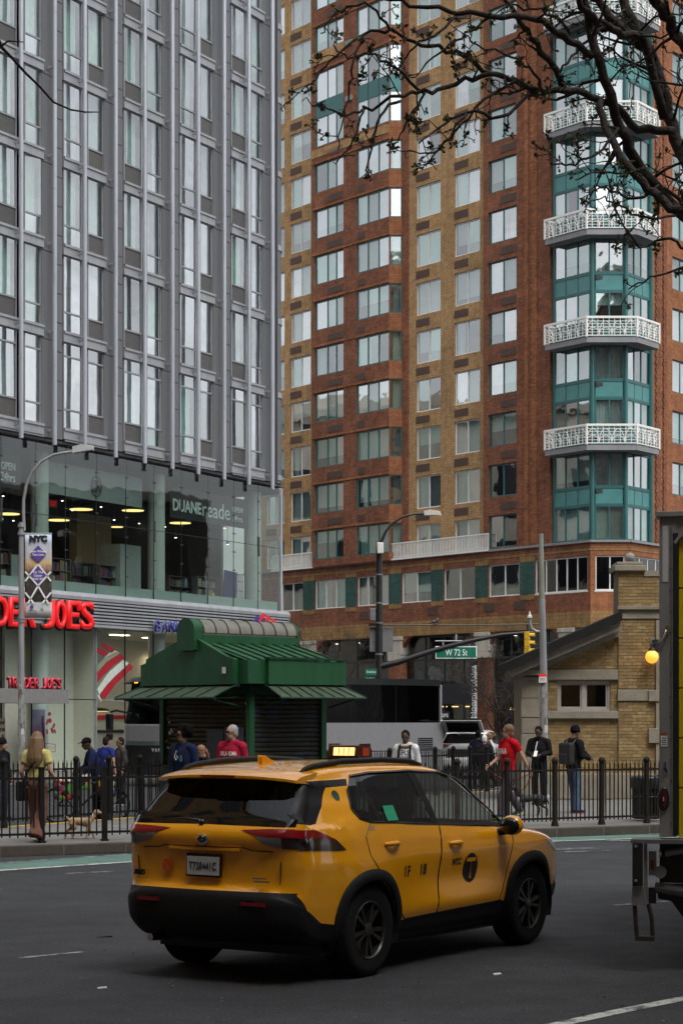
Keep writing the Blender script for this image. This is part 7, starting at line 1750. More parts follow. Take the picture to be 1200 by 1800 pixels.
MB().lathe([(1, .02), (.95, .04), (.02, .045)], 20, (0, 0, 0), 0, Matrix.Rotation(R(90), 4, 'X') @ Matrix.Diagonal((.03, .08, 1, 1))).build('tail_lamp', mat('truck_lamp_red', (.06, .006, .009), .2, coat=.5), lt); MB().box(-.003, .003, -.047, -.044, -.016, .016).build('painted_glint', M_SGT, lt)  # small white chip paints a highlight onto the lens
lb = MB().box(.012, .064, -.024, -.018, tz(1312), tz(1288)).build('warning_label', M_SGT, TK); MB().box(.012, .064, -.026, -.019, tz(1292), tz(1288)).build('label_header', mat('label_red', (.4, .06, .03), .5), lb)
for q in range(4): MB().box(.018, .058, -.026, -.023, tz(1309) + q * .017, tz(1309) + q * .017 + .006).build('label_line', M_SIGB, lb)
MB().tube([(.06, -.02, tz(1105)), (.055, -.06, tz(1112)), (.03, -.06, tz(1122)), (-.01, -.05, tz(1132))], .012, 7).build('latch_handle', M_CHR, TK, smooth=True); MB().box(.05, .075, -.05, -.01, tz(1116), tz(1100)).build('latch_plate', mat('brass', (.3, .2, .06), .4, metal=.8), TK)
MB().tube([(.045, -.03, tz(1340)), (.045, -.05, tz(1350)), (.06, -.03, tz(1356))], .01, 6).build('lower_latch', M_GASK, TK)
# under-run, lift gate parts, step loop
pxk = lambda px: (px - 1158) * TKd / FPX
MB().box(pxk(1110), W_, -.16, .14, tz(1481), tz(1474)).build('deck_plate', M_SIGB, TK)
br = MB().box(pxk(1113), pxk(1131), -.16, -.10, tz(1556), tz(1477)).build('bumper_plate', M_GASK, TK, bevel=.006)
for py in (1486, 1546): MB().lathe([(.012, 0), (.012, .008), (.002, .01)], 10, (0, 0, 0), 0, Matrix.Rotation(R(90), 4, 'X')).build('bolt', M_ALU, br, (pxk(1119), -.161, tz(py)))
MB().box(pxk(1112), pxk(1131), -.12, -.06, tz(1590), tz(1557)).build('bracket_plate', M_ALU, TK); MB().box(pxk(1132), pxk(1137), -.10, .02, tz(1592), tz(1480)).build('channel', M_ALU, TK); MB().box(pxk(1139), pxk(1152), -.02, .06, tz(1588), tz(1560)).build('dark_bracket', M_GASK, TK)
MB().tube([(pxk(1116), -.09, tz(1588)), (pxk(1117.5), -.09, tz(1612)), (pxk(1120), -.09, tz(1647))], .018, 7).tube([(pxk(1139), -.05, tz(1588)), (pxk(1145), -.05, tz(1612)), (pxk(1147), -.05, tz(1647))], .018, 7).box(pxk(1117), pxk(1150), -.12, -.03, tz(1652), tz(1644)).build('step_loop', mat('rusty_black', (.03, .02, .014), .7, var=.4, scale=20), TK)
MB().box(pxk(1140), pxk(1153), -.06, .0, tz(1538), tz(1496)).build('side_lamp_box', M_ALU, TK); MB().box(pxk(1143), pxk(1149), -.066, -.058, tz(1528), tz(1511)).build('amber_reflector', mat('amber_brown', (.16, .06, .02), .4), TK)
MB().tube([(pxk(1158), -.02, tz(1500)), (pxk(1162), -.02, tz(1500))], .035, 12).build('chrome_cap', M_CHR, TK, smooth=True); MB().tube([(pxk(1162), .0, tz(1503)), (pxk(1225), .0, tz(1503))], .022, 10).build('hydraulic_ram', M_GASK, TK); MB().tube([(pxk(1168), -.01, tz(1500)), (pxk(1240), -.01, tz(1486))], .03, 10).build('chrome_rod', M_ALU, TK, smooth=True)
MB().lathe([(.05, -.03), (.05, .03)], 16, (0, 0, 0), 0, Matrix.Rotation(R(90), 4, 'X')).build('pulley', M_ALU, TK, (pxk(1160), -.03, tz(1532)))
MB().box(pxk(1158), W_, .02, .08, tz(1552), tz(1480)).build('crossmember', M_GASK, TK); MB().tube([(pxk(1150), .02, tz(1560)), (pxk(1240), .02, tz(1572))], .045, 10).build('torsion_tube', M_SIGB, TK)
MB().prism([(pxk(1150), tz(1555)), (pxk(1260), tz(1555)), (pxk(1260), tz(1660)), (pxk(1200), tz(1617)), (pxk(1178), tz(1586)), (pxk(1155), tz(1582))], .1, .16, 'y').build('mud_guard', M_GASK, TK)
for s_ in (.3, W_ - .3):
    w = put('wheel', TYRE_ME, TK, (s_ + .15, 1.5, .45), (R(90), 0, R(90)), (1.25, 1.25, 2)); put('rim', RIM_ME, w)
# ---------------------------------------------------------------- people and dogs
def cloth(name, c, rough=.95): return mat(name, c, rough, var=.3, scale=7, bump=.6, bscale=11, spec=.12)
SK1, SK2, SK3 = mat('skin_light', (.42, .235, .16), .55, var=.08), mat('skin_brown', (.19, .095, .055), .55, var=.08), mat('skin_dark', (.075, .04, .026), .55, var=.08)
def remesh(o, vox, it=3):
    m = o.modifiers.new('remesh', 'REMESH'); m.mode = 'VOXEL'; m.voxel_size = vox; m.use_smooth_shade = True
    s_ = o.modifiers.new('smooth', 'SMOOTH'); s_.factor = .5; s_.iterations = it
    return o
def person(label, px, d, h, face, skin, top, leg, shoe, hair=None, pose=None, sleeve=1.0, hairstyle='short', flare=1.0, shoe_sole=None, z0=.152, bulk=1.0, lean=0.0, headturn=0.0, glasses=None, headdown=0.0, hem=.90, thigh=1.0):
    x = (px - HX) / FPX * d; k = h / 1.75
    root = thing('person', label, 'person', (x, d, z0), R(face)); root.scale = (k, k, k)
    P_ = {'hL': (.09, 0, .92), 'hR': (-.09, 0, .92), 'kL': (.10, -.02, .50), 'kR': (-.10, -.02, .50), 'aL': (.10, .02, .09), 'aR': (-.10, .02, .09),
          'sL': (.185, .01, 1.42), 'sR': (-.185, .01, 1.42), 'eL': (.24, .03, 1.14), 'eR': (-.24, .03, 1.14), 'wL': (.25, -.05, .89), 'wR': (-.25, -.05, .89)}
    P_.update(pose or {})
    V = {a: Vector(b) for a, b in P_.items()}
    ln = lambda v: Vector((v.x, v.y - lean * max(0, v.z - .92), v.z))
    for a in ('sL', 'sR', 'eL', 'eR', 'wL', 'wR'): V[a] = ln(V[a])
    hc = ln(Vector((0, -.015 - headdown * .05, 1.625 - headdown * .02))); nb = ln(Vector((0, .02, 1.42)))
    HT = Matrix.Translation(hc) @ Matrix.Rotation(R(headturn), 4, 'Z') @ Matrix.Rotation(R(headdown * 25), 4, 'X')
    # --- skin body, one continuous surface
    mb = MB(); mb.ball((0, 0, .03), .1, 16, 0, HT, (.78, .95, 1.06)); mb.ball((0, -.03, -.05), .066, 12, 0, HT, (.85, .95, 1.0)); mb.ball((0, -.105, -.012), .017, 8, 0, HT, (.8, 1.1, 1.3)); mb.ball((0, -.088, -.055), .02, 8, 0, HT, (1.2, .7, .6))
    for s_ in (1, -1): mb.ball((s_ * .078, .01, .0), .022, 8, 0, HT, (.5, .9, 1.3))
    mb.tube([nb - Vector((0, 0, .06)), nb + Vector((0, -.005, .06)), HT @ Vector((0, .02, -.03))], [.062, .055, .052], 10)
    for s_ in 'LR':
        mb.tube([V['s' + s_], V['e' + s_], V['w' + s_]], [.052, .042, .029], 10); mb.ball(V['e' + s_], .042, 8)
        mb.tube([V['h' + s_], V['k' + s_], V['a' + s_], V['a' + s_] - Vector((0, 0, .04))], [.08, .052, .036, .034], 10)
    mb.tube([ln(Vector((0, .01, .9))), ln(Vector((0, .01, 1.15))), ln(Vector((0, .01, 1.38))), ln(Vector((0, .01, 1.44)))], [.09, .088, .1, .06], 12, flat=1.4)
    body = remesh(mb.build('body', skin, root, weld=False), .013)
    # eyes and brows
    mb = MB()
    for s_ in (1, -1): mb.ball((s_ * .033, -.088, .02), .0095, 8, 0, HT, (1.3, .6, .8)); mb.tube([HT @ Vector((s_ * .018, -.096, .04)), HT @ Vector((s_ * .05, -.086, .042))], .005, 5)
    mb.tube([HT @ Vector((-.022, -.098, -.056)), HT @ Vector((.022, -.098, -.056))], .004, 5); mb.build('face_features', mat('eye_dark', (.02, .015, .012), .4), body)
    # hands with five fingers
    for s_ in 'LR':
        w = V['w' + s_]; dr = (w - V['e' + s_]).normalized(); sd = Vector((1 if s_ == 'L' else -1, 0, 0)); nn = dr.cross(sd); nn = nn.normalized() if nn.length > .1 else Vector((0, -1, 0)); sd = nn.cross(dr).normalized()
        mb = MB(); mb.tube([w - dr * .02, w + dr * .03, w + dr * .085], [.026, .036, .033], 8, flat=.55)
        for q in range(4):
            b0 = w + dr * .08 + nn * (-.028 + q * .0185); L_ = (.062, .072, .068, .052)[q]; cur = dr - sd * .55
            mb.tube([b0, b0 + dr * L_ * .5, b0 + dr * L_ * .7 - sd * L_ * .25, b0 + dr * L_ * .75 - sd * L_ * .5], [.0095, .009, .008, .006], 6)
        b0 = w + dr * .03 - nn * .03; mb.tube([b0, b0 - nn * .022 + dr * .025, b0 - nn * .025 + dr * .055 - sd * .015], [.012, .011, .007], 6)
        mb.build('hand', skin, body, smooth='all')
    # --- top
    mb = MB(); B = bulk
    mb.tube([ln(Vector((0, .01, z))) for z in (hem, max(.98, hem + .04), 1.12, 1.24, 1.36, 1.45)], [.115 * B, .108 * B, .105 * B, .118 * B, .115, .07], 16, flat=1.42)
    mb.tube([V['sL'] + Vector((-.02, 0, .0)), ln(Vector((.08, .012, 1.455))), ln(Vector((-.08, .012, 1.455))), V['sR'] + Vector((.02, 0, .0))], [.066, .07, .07, .066], 12)
    for s_ in 'LR':
        a, b, c = V['s' + s_], V['e' + s_], V['w' + s_]
        if sleeve >= 1: mb.tube([a, b, b + (c - b) * .93], [.072 * B, .06 * B, .046 * B], 12); mb.ball(b, .06 * B, 10)
        else: mb.tube([a, a + (b - a) * sleeve], [.075, .068], 12)
        mb.ball(a, .074, 10)
    tp = remesh(mb.build('top', top, root, weld=False), .016)
    # --- trousers
    mb = MB(); mb.tube([(0, .01, 1.03), (0, .01, .93), (0, .015, .84)], [.098, .118, .095], 16, flat=1.4)
    for s_ in 'LR':
        mb.tube([V['h' + s_] + Vector((0, .01, -.02)), V['k' + s_], V['a' + s_] + Vector((0, .0, -.045))], [.098, .073 * thigh, .062 * flare], 12); mb.ball(V['k' + s_], .073 * thigh, 10)
    remesh(mb.build('trousers', leg, root, weld=False), .016)
    for s_ in 'LR':
        a = V['a' + s_]; b = V['k' + s_]; sh = Vector((a.x, a.y, a.z - .09)); pitch = math.atan2((b - a).y, (b - a).z) * .5
        M = Matrix.Translation(sh) @ Matrix.Rotation(-pitch if abs(pitch) > .15 else 0, 4, 'X')
        mb = MB(); mb.prism([(-.035, .07), (.035, .07), (.042, -.06), (.046, -.12), (.03, -.185), (-.03, -.185), (-.046, -.12), (-.042, -.06)], .012, .06, 'z', 0, M); mb.tube([(M @ Vector((0, .02, .05))), (M @ Vector((0, .015, .11)))], [.05, .045], 10)
        sh_ = mb.build('shoe', shoe, root, smooth=True, bevel=.008); MB().prism([(-.04, .078), (.04, .078), (.048, -.06), (.052, -.12), (.034, -.195), (-.034, -.195), (-.052, -.12), (-.048, -.06)], -.006, .014, 'z', 0, M).build('sole', shoe_sole or mat('sole_white', (.5, .5, .5), .7), sh_)
    # --- hair / headwear
    if hair:
        mb = MB()
        if hairstyle == 'short': mb.ball((0, .022, .055), .104, 14, 0, HT, (.84, .98, .95)); mb.ball((0, .05, .0), .085, 12, 0, HT, (.95, .8, 1.0))
        elif hairstyle == 'afro': [mb.ball((math.cos(q * 2.4) * .08, .055 + math.sin(q * 2.4) * .055, .09 + .05 * math.sin(q * 1.7)), .083, 10, 0, HT) for q in range(14)]
        elif hairstyle == 'long':
            mb.ball((0, .02, .055), .108, 14, 0, HT, (.86, 1, .98))
            for q in range(14):
                a = R(-100 + 200 * q / 13); bx, by = .085 * math.sin(a), .03 + .075 * math.cos(a)
                mb.tube([HT @ Vector((bx * .9, by, .05)), HT @ Vector((bx * 1.1, by * 1.15 + .01, -.1)), HT @ Vector((bx * 1.35, by + .05, -.28)), HT @ Vector((bx * 1.2 + .02 * math.sin(q * 3), by + .05, -.42 - .03 * math.sin(q * 2.3)))], [.04, .042, .035, .012], 7)
        elif hairstyle == 'bun': mb.ball((0, .02, .05), .106, 14, 0, HT, (.86, 1, .98)); mb.ball((0, .10, -.02), .06, 10, 0, HT); mb.tube([HT @ Vector((0, .1, .0)), HT @ Vector((0, .13, -.12)), HT @ Vector((.02, .12, -.2))], [.05, .04, .015], 8)
        elif hairstyle == 'shaggy': mb.ball((0, .022, .05), .11, 14, 0, HT, (.88, .98, .98)); mb.ball((0, .06, -.04), .085, 12, 0, HT, (1.0, .7, 1.1))
        elif hairstyle == 'cap': mb.ball((0, .012, .06), .108, 14, 0, HT, (.86, 1, .78)); mb.prism([(-.07, -.06), (.07, -.06), (.06, -.15), (.0, -.175), (-.06, -.15)], .055, .07, 'z', 0, HT)
        elif hairstyle == 'beanie': mb.ball((0, .012, .06), .112, 14, 0, HT, (.86, .98, .98)); mb.tube([HT @ Vector((0, .01, .02)), HT @ Vector((0, .01, .05))], .105, 14)
        elif hairstyle == 'hood': mb.ball((0, .03, .02), .125, 14, 0, HT, (.9, .95, 1.15)); mb.ball((0, .06, -.1), .1, 12, 0, HT)
        remesh(mb.build('hat' if hairstyle in ('cap', 'beanie', 'hood') else 'hair', hair, root, weld=False), .013, 1)
    if glasses:
        mb = MB()
        for s_ in (1, -1): mb.cbox((s_ * .036, -.108, .018), (.058, .01, .042), 0, HT); mb.tube([HT @ Vector((s_ * .06, -.1, .025)), HT @ Vector((s_ * .082, .0, .02))], .005, 5)
        mb.box(-.01, .01, -.108, -.1, .02, .03, 0, HT); mb.build('glasses', mat('black_glasses', (.01, .01, .011), .2), root)
    root['_top'] = 0
    return root, V, HT, tp
def chest_text(root, txt, w, h, z, m, y=-.165, x=0, off=.004):
    me = text_mesh(txt, 1, .0, off * 3); xs = [v.co.x for v in me.vertices]; zs = [v.co.z for v in me.vertices]
    for v in me.vertices:
        u = (v.co.x - min(xs)) / (max(xs) - min(xs)) - .5; xx = x + u * w; v.co = (xx, y + (xx * xx) * 1.6, z + (v.co.z - min(zs)) / (max(zs) - min(zs)) * h)
    me.materials.clear(); me.materials.append(m); return put('shirt_lettering', me, root)
def held(name, label, cat, root, loc, mb, m, rot=(0, 0, 0)):
    t_ = thing(name, label, cat); w = Matrix.Translation(root.location) @ Matrix.Rotation(root.rotation_euler.z, 4, 'Z') @ Matrix.Scale(root.scale.x, 4) @ Vector(loc)
    t_.location = w; t_.rotation_euler = (rot[0], rot[1], root.rotation_euler.z + rot[2]); mb.build(name + '_body', m, t_, smooth=True); return t_
def backpack(root, m, strap=True, bag=True, wide=1.0):
    if bag:
        mb = MB(); mb.box(-.15 * wide, .15 * wide, .12, .27, .98, 1.42); bp_ = mb.build('backpack', m, root, bevel=.05); MB().box(-.11, .11, .27, .31, 1.0, 1.2).build('backpack_pocket', m, bp_, bevel=.02)
    if strap:
        for s_ in (1, -1):
            mb = MB(); mb.tube([(s_ * .11, .13, 1.40), (s_ * .115, .04, 1.485), (s_ * .11, -.09, 1.44), (s_ * .115, -.155, 1.3), (s_ * .125, -.14, 1.12), (s_ * .14, -.02, 1.02)], .022, 6); mb.build('strap', m, root)
M_JEAN = cloth('jeans_blue', (.075, .12, .20)); M_BLKC = cloth('cloth_black', (.012, .012, .014)); M_NAVYC = cloth('cloth_navy', (.012, .018, .06)); M_SHB = mat('shoe_black', (.015, .015, .017), .6); M_SHW = mat('shoe_white', (.5, .5, .5), .6)
# 1 woman walking away
walk = lambda s, a=.12: {'kL': (.10, -.10 - s * .5, .51), 'aL': (.10, -.20 - s, .12), 'kR': (-.10, .02 + s * .3, .49), 'aR': (-.10, .24 + s, .14)}
rw, V, HT, tp = person('woman in yellow top and dusky pink trousers walking a small dog', 66, 30.4, 1.66, 158, SK1, cloth('yellow_top', (.52, .45, .17)), cloth('dusky_trousers', (.17, .082, .062)), mat('shoe_maroon', (.12, .02, .035), .6), mat('hair_brown', (.16, .095, .045), .6, var=.5, scale=30, streak=True), {**walk(.0), 'eL': (.26, .06, 1.13), 'wL': (.27, -.06, .92), 'eR': (-.26, .02, 1.13), 'wR': (-.30, -.14, .92)}, .55, 'long', 2.0, hem=1.0, thigh=1.35)
hb = MB(); hb.tube([(-.17, -.05, 1.45), (-.05, .15, 1.30), (.1, .155, 1.12), (.2, .08, 1.0)], .014, 6); hb.build('bag_strap', M_BLKC, rw); MB().box(.2, .3, -.1, .18, .66, .98).build('shoulder_bag', M_BLKC, rw, bevel=.03)
# 3 man in cap with delivery bicycle
rm, V, HT, tp = person('man in black cap and navy jacket bending over a delivery bicycle', 171, 38.9, 1.66, -70, SK3, M_NAVYC, M_BLKC, M_SHW, mat('cap_black', (.008, .008, .009), .95, spec=.08), {'eL': (.24, -.12, 1.16), 'wL': (.20, -.32, 1.02), 'eR': (-.24, -.12, 1.16), 'wR': (-.20, -.34, 1.04)}, 1.0, 'cap', 1.0, None, .01, 1.15, .25, 0, None, .6)
MB().prism([(-.03, 0), (.03, 0), (.008, .05), (-.008, .05)], -.002, .002, 'y').build('jacket_mark', M_SGT, rm, (.06, .150, 1.24), (0, 0, 0))
person('man in royal blue shirt standing by the bank window', 187, 46, 1.60, 150, SK1, cloth('royal_shirt', (.02, .03, .17)), M_BLKC, M_SHB, mat('hair_dark', (.02, .015, .012), .95, spec=.08), None, .6, 'short', 1, None, .01)
person('person in dark grey coat beside the coach mirror', 212, 47, 1.58, -60, SK2, cloth('coat_charcoal', (.05, .045, .042)), M_BLKC, M_SHB, mat('hair_dark', (.02, .015, .012), .95, spec=.08), None, 1, 'short', 1, None, .01, 1.15)
person('person in black coat and beanie at the left edge', 4, 40, 1.62, 65, SK1, M_BLKC, cloth('dark_jeans', (.03, .04, .07)), M_SHB, mat('beanie_black', (.009, .009, .01), .95, spec=.08), None, 1, 'beanie', 1, None, .01, 1.15)
# 7-9 group by the kiosk
ra, V, HT, tp = person('young man with a large afro and navy sweatshirt by the kiosk', 322, 33.0, 1.72, -28, SK2, M_NAVYC, cloth('trousers_navy', (.012, .014, .03)), M_SHB, mat('hair_black', (.008, .007, .006), 1.0, bump=.8, bscale=60, spec=.05), {'eR': (-.25, .04, 1.12), 'wR': (-.24, -.02, .86)}, 1, 'afro', 1, None, .152, 1.05, 0, -20, True)
backpack(ra, M_BLKC); MB().tube([(-.03, -.16, 1.38), (-.06, -.17, 1.28), (-.03, -.175, 1.22), (.0, -.17, 1.26), (-.02, -.17, 1.3)], .005, 5).build('earphone_cord', M_SGT, ra); MB().box(.04, .09, -.172, -.162, 1.2, 1.3).build('shirt_print', mat('print_teal', (.05, .12, .14), .7), ra)
rg_, V, HT, tp = person('girl in black T-shirt looking down at her purple bag', 358, 33.4, 1.44, -50, SK1, cloth('tee_black', (.014, .013, .015)), M_BLKC, M_SHW, mat('hair_auburn', (.20, .10, .05), .6, var=.4, scale=30, streak=True), {'eL': (.23, -.06, 1.13), 'wL': (.10, -.26, 1.06), 'eR': (-.23, -.06, 1.13), 'wR': (-.08, -.28, 1.06)}, .5, 'bun', 1, None, .152, 1, 0, 0, None, .9)
held('purse', 'purple patterned bag held by the girl in black', 'bag', rg_, (.0, -.30, 1.02), MB().cbox((0, 0, 0), (.26, .1, .16)).tube([(-.1, 0, .08), (-.06, 0, .16), (.06, 0, .16), (.1, 0, .08)], .012, 6), mat('purple_bag', (.09, .025, .20), .6, var=.6, scale=30))
ro, V, HT, tp = person('grey-haired man with glasses in a crimson sweatshirt', 408, 33.9, 1.76, -20, SK1, cloth('crimson_sweat', (.30, .012, .035)), cloth('trousers_grey', (.06, .06, .065)), M_SHB, mat('hair_grey', (.26, .26, .26), .7), None, 1, 'short', 1, None, .152, 1.12, 0, -30, True)
chest_text(ro, 'OKLAHOMA', .30, .075, 1.25, M_SGT, -.19); MB().tube([(0, -.175, 1.37), (.0, -.192, 1.2)], .012, 6).build('hung_sunglasses', M_GASK, ro)
# 10 hoodie
rh, V, HT, tp = person('young man in white hoodie with black letters and backpack straps', 713, 37.6, 1.66, -14, SK3, cloth('hoodie_white', (.58, .58, .60)), M_BLKC, M_SHW, mat('hair_black2', (.012, .01, .009), .95, spec=.08), None, 1, 'short', 1, None, .152, 1.12, 0, 0, None, .5)
chest_text(rh, 'ERS', .26, .095, 1.27, M_DEC, -.2); chest_text(rh, 'S-87', .25, .095, 1.12, M_DEC, -.198); backpack(rh, M_BLKC)
MB().tube([(-.1, .1, 1.44), (-.11, .0, 1.49), (-.05, -.09, 1.45), (.05, -.09, 1.45), (.11, .0, 1.49), (.1, .1, 1.44)], .035, 8).build('hood', cloth('hood_cream', (.52, .46, .36)), rh, smooth='all')
# 11 red shirt man and dog
rr_, V, HT, tp = person('man in red T-shirt and sunglasses striding with a dog on a red lead', 893, 37.4, 1.76, -58, SK1, cloth('red_tee', (.46, .008, .016)), cloth('trousers_plum', (.075, .062, .085)), mat('shoe_trainer', (.03, .05, .08), .6), mat('hair_lightbrown', (.13, .07, .035), .7), {**walk(.16), 'kL': (.10, -.20, .52), 'aL': (.10, -.26, .12), 'kR': (-.10, .08, .50), 'aR': (-.10, .34, .19), 'eR': (-.26, -.04, 1.14), 'wR': (-.24, -.26, 1.0), 'eL': (.27, .14, 1.15), 'wL': (.30, .26, .92)}, .55, 'shaggy', 1.1, mat('sole_lime', (.3, .4, .05), .7), .152, 1.12, 0, -25, True)
chest_text(rr_, 'INDIANA', .30, .11, 1.22, M_SGT, -.19)
# 13 man in black by the pole, 14 beanie man
r13, V, HT, tp = person('man in black clothes looking at his phone beside the stickered pole', 947, 43.4, 1.72, -20, SK3, M_BLKC, M_BLKC, M_SHB, mat('hair_black3', (.012, .01, .009), .95, spec=.08), {'eL': (.25, -.02, 1.16), 'wL': (.08, -.24, 1.12), 'eR': (-.25, -.02, 1.16), 'wR': (-.10, -.24, 1.10)}, 1, 'short', 1, None, .152, 1.15, 0, 0, None, .8)
MB().tube([(.0, -.16, 1.42), (-.03, -.178, 1.28), (-.05, -.17, 1.12)], .012, 6).build('white_zip', M_SGT, r13); held('phone', 'phone held by the man in black clothes', 'phone', r13, (.0, -.33, 1.15), MB().cbox((0, 0, 0), (.075, .012, .15)), M_SGT, (R(-40), 0, 0))
r14, V, HT, tp = person('man in beanie, black jacket and blue jeans with backpack, phone in hand', 1008, 39.8, 1.74, 125, SK2, M_BLKC, M_JEAN, M_SHB, mat('beanie_navy', (.007, .008, .014), .95, spec=.08), {'kL': (.11, -.08, .50), 'aL': (.13, -.12, .09), 'kR': (-.12, .0, .50), 'aR': (-.14, .06, .09), 'eL': (.26, -.05, 1.15), 'wL': (.16, -.30, 1.16), 'eR': (-.26, .0, 1.15), 'wR': (-.2, -.25, 1.1)}, 1, 'beanie', 1.15, mat('sole_red', (.45, .02, .05), .7), .152, 1.2, 0, 0, None, .4)
backpack(r14, mat('backpack_dark', (.022, .018, .02), .7), True, True, 1.2); held('phone', 'phone held by the man in the beanie', 'phone', r14, (.1, -.42, 1.2), MB().cbox((0, 0, 0), (.075, .012, .15)), M_GASK, (R(-50), 0, 0))
# near the white car
person('white-haired person in dark coat behind the rear fence by the white car', 851, 55, 1.56, 170, SK1, M_BLKC, M_BLKC, M_SHB, mat('hair_white', (.6, .6, .58), .8), None, 1, 'short', 1, None, .01, 1.2)
person('person in dark blue coat next to the white-haired person', 840, 57, 1.68, 160, SK2, cloth('coat_darkblue', (.015, .02, .035)), M_BLKC, M_SHB, mat('hair_black3', (.012, .01, .009), .95, spec=.08), None, 1, 'short', 1, None, .01, 1.15)
person('person in brown coat partly hidden behind the white-haired person', 858, 58, 1.6, -90, SK1, cloth('coat_brown', (.07, .045, .03)), M_BLKC, M_SHB, mat('hair_auburn', (.20, .10, .05), .6), walk(.05), 1, 'short', 1, None, .01, 1.15)
# dogs
def dog(label, px, d, hgt, face, m, coll, curly=False, chest=None):
    root = thing('dog', label, 'dog', ((px - HX) / FPX * d, d, .152), R(face)); k = hgt / .55; root.scale = (k, k, k); mb = MB()
    # x forward; shoulder height .55
    fl_k = 1.3 if curly else 1.0; mb.tube([(.24, 0, .44), (.12, 0, .42), (-.08, 0, .44), (-.25, 0, .46), (-.31, 0, .45)], [.095 * fl_k, .115 * fl_k, .095 * fl_k, .09 * fl_k, .06 * fl_k], 12, flat=.8); mb.tube([(.22, 0, .46), (.33, 0, .60), (.37, 0, .66)], [.085, .065, .055], 10)
    mb.ball((.39, 0, .68), .075, 12, 0, None, (1.1, .85, .9)); mb.tube([(.43, 0, .67), (.53, 0, .645)], [.048, .032], 8)
    for s_ in (1, -1): mb.tube([(.36, s_ * .055, .72), (.345, s_ * .075, .68), (.35, s_ * .075, .63)], [.022, .028, .014], 7)
    for (hx, s_, f) in ((.2, 1, .10), (.2, -1, -.06)): mb.tube([(hx, s_ * .06, .42), (hx - .02 + f * .3, s_ * .065, .25), (hx + f, s_ * .065, .13), (hx + f * 1.15, s_ * .065, .02), (hx + f * 1.15 + .05, s_ * .065, .015)], [.055 * fl_k, .034 * fl_k, .026 * fl_k, .024 * fl_k, .018 * fl_k], 8)
    for (hx, s_, f) in ((-.25, 1, -.08), (-.25, -1, .08)): mb.tube([(hx, s_ * .055, .42), (hx + .06 + f * .4, s_ * .065, .28), (hx - .07 + f, s_ * .065, .17), (hx - .05 + f * 1.2, s_ * .065, .02), (hx + f * 1.2, s_ * .065, .015)], [.075 * fl_k, .048 * fl_k, .026 * fl_k, .024 * fl_k, .018 * fl_k], 8)
    if curly: mb.tube([(-.3, 0, .48), (-.38, 0, .56), (-.43, 0, .58)], [.035, .035, .04], 8)
    else: mb.tube([(-.3, 0, .47), (-.40, 0, .40), (-.46, 0, .28)], [.035, .028, .015], 8)
    b_ = remesh(mb.build('body', m, root, weld=False), .014); 
    mb = MB(); [mb.ball((.44, s_ * .04, .70), .010, 6) for s_ in (1, -1)]; mb.ball((.545, 0, .65), .016, 8); mb.build('eyes_and_nose', M_GASK, root)
    mb = MB(); mb.tube([(.30 + .02 * math.cos(R(a)), .07 * math.cos(R(a)) * 1.0, .555 + .07 * math.sin(R(a))) for a in range(0, 361, 20)], .012, 6); mb.build('collar', coll, root)
    if chest: mb = MB(); mb.ball((.27, 0, .42), .085, 10, 0, None, (.8, .8, 1.2)); remesh(mb.build('white_chest', chest, root, weld=False), .014)
    return root
M_FURT = mat('fur_tan', (.40, .27, .15), .9, var=.3, scale=30, bump=.9, bscale=45); M_FURD = mat('fur_dark', (.028, .028, .032), .8, var=.3, scale=20, bump=.5, bscale=50)
dg1 = dog('small fluffy tan dog trotting beside the woman in yellow', 143, 31.2, .34, 12, M_FURT, M_SHW, True)
dg2 = dog('dark grey dog with white chest walking behind the man in red', 932, 38.6, .44, 188, M_FURD, M_FRED, False, M_SHW)
def lead(label, a, b, m, sag=.15):
    a, b = Vector(a), Vector(b); pts = [a + (b - a) * t + Vector((0, 0, -sag * 4 * t * (1 - t))) for t in [i / 10 for i in range(11)]]
    mb = MB(); mb.tube(pts, .009, 6); o = mb.build('dog_lead', m, None, smooth='all'); tag(o, label, 'lead')
wp = lambda root, l: Matrix.Translation(root.location) @ Matrix.Rotation(root.rotation_euler.z, 4, 'Z') @ Matrix.Scale(root.scale.x, 4) @ Vector(l)
lead('slack dark lead from the woman to the small tan dog', wp(rw, (-.30, -.2, .88)), wp(dg1, (.3, 0, .62)), M_BLKC); lead('red lead from the man in red to the dark dog', wp(rr_, (.30, .32, .86)), wp(dg2, (.3, 0, .62)), M_FRED, .1); lead('second loop of red lead in front of the man in red', wp(rr_, (-.24, -.30, .94)), wp(rr_, (.30, .30, .88)), M_FRED, .18)
held('lead_handle', 'black and pink lead handle in the woman\'s hand', 'lead', rw, (-.31, -.2, .86), MB().cbox((0, 0, 0), (.05, .14, .09)).ball((0, -.05, -.02), .035, 8), mat('pink_black', (.25, .03, .10), .5, var=.8, scale=20))
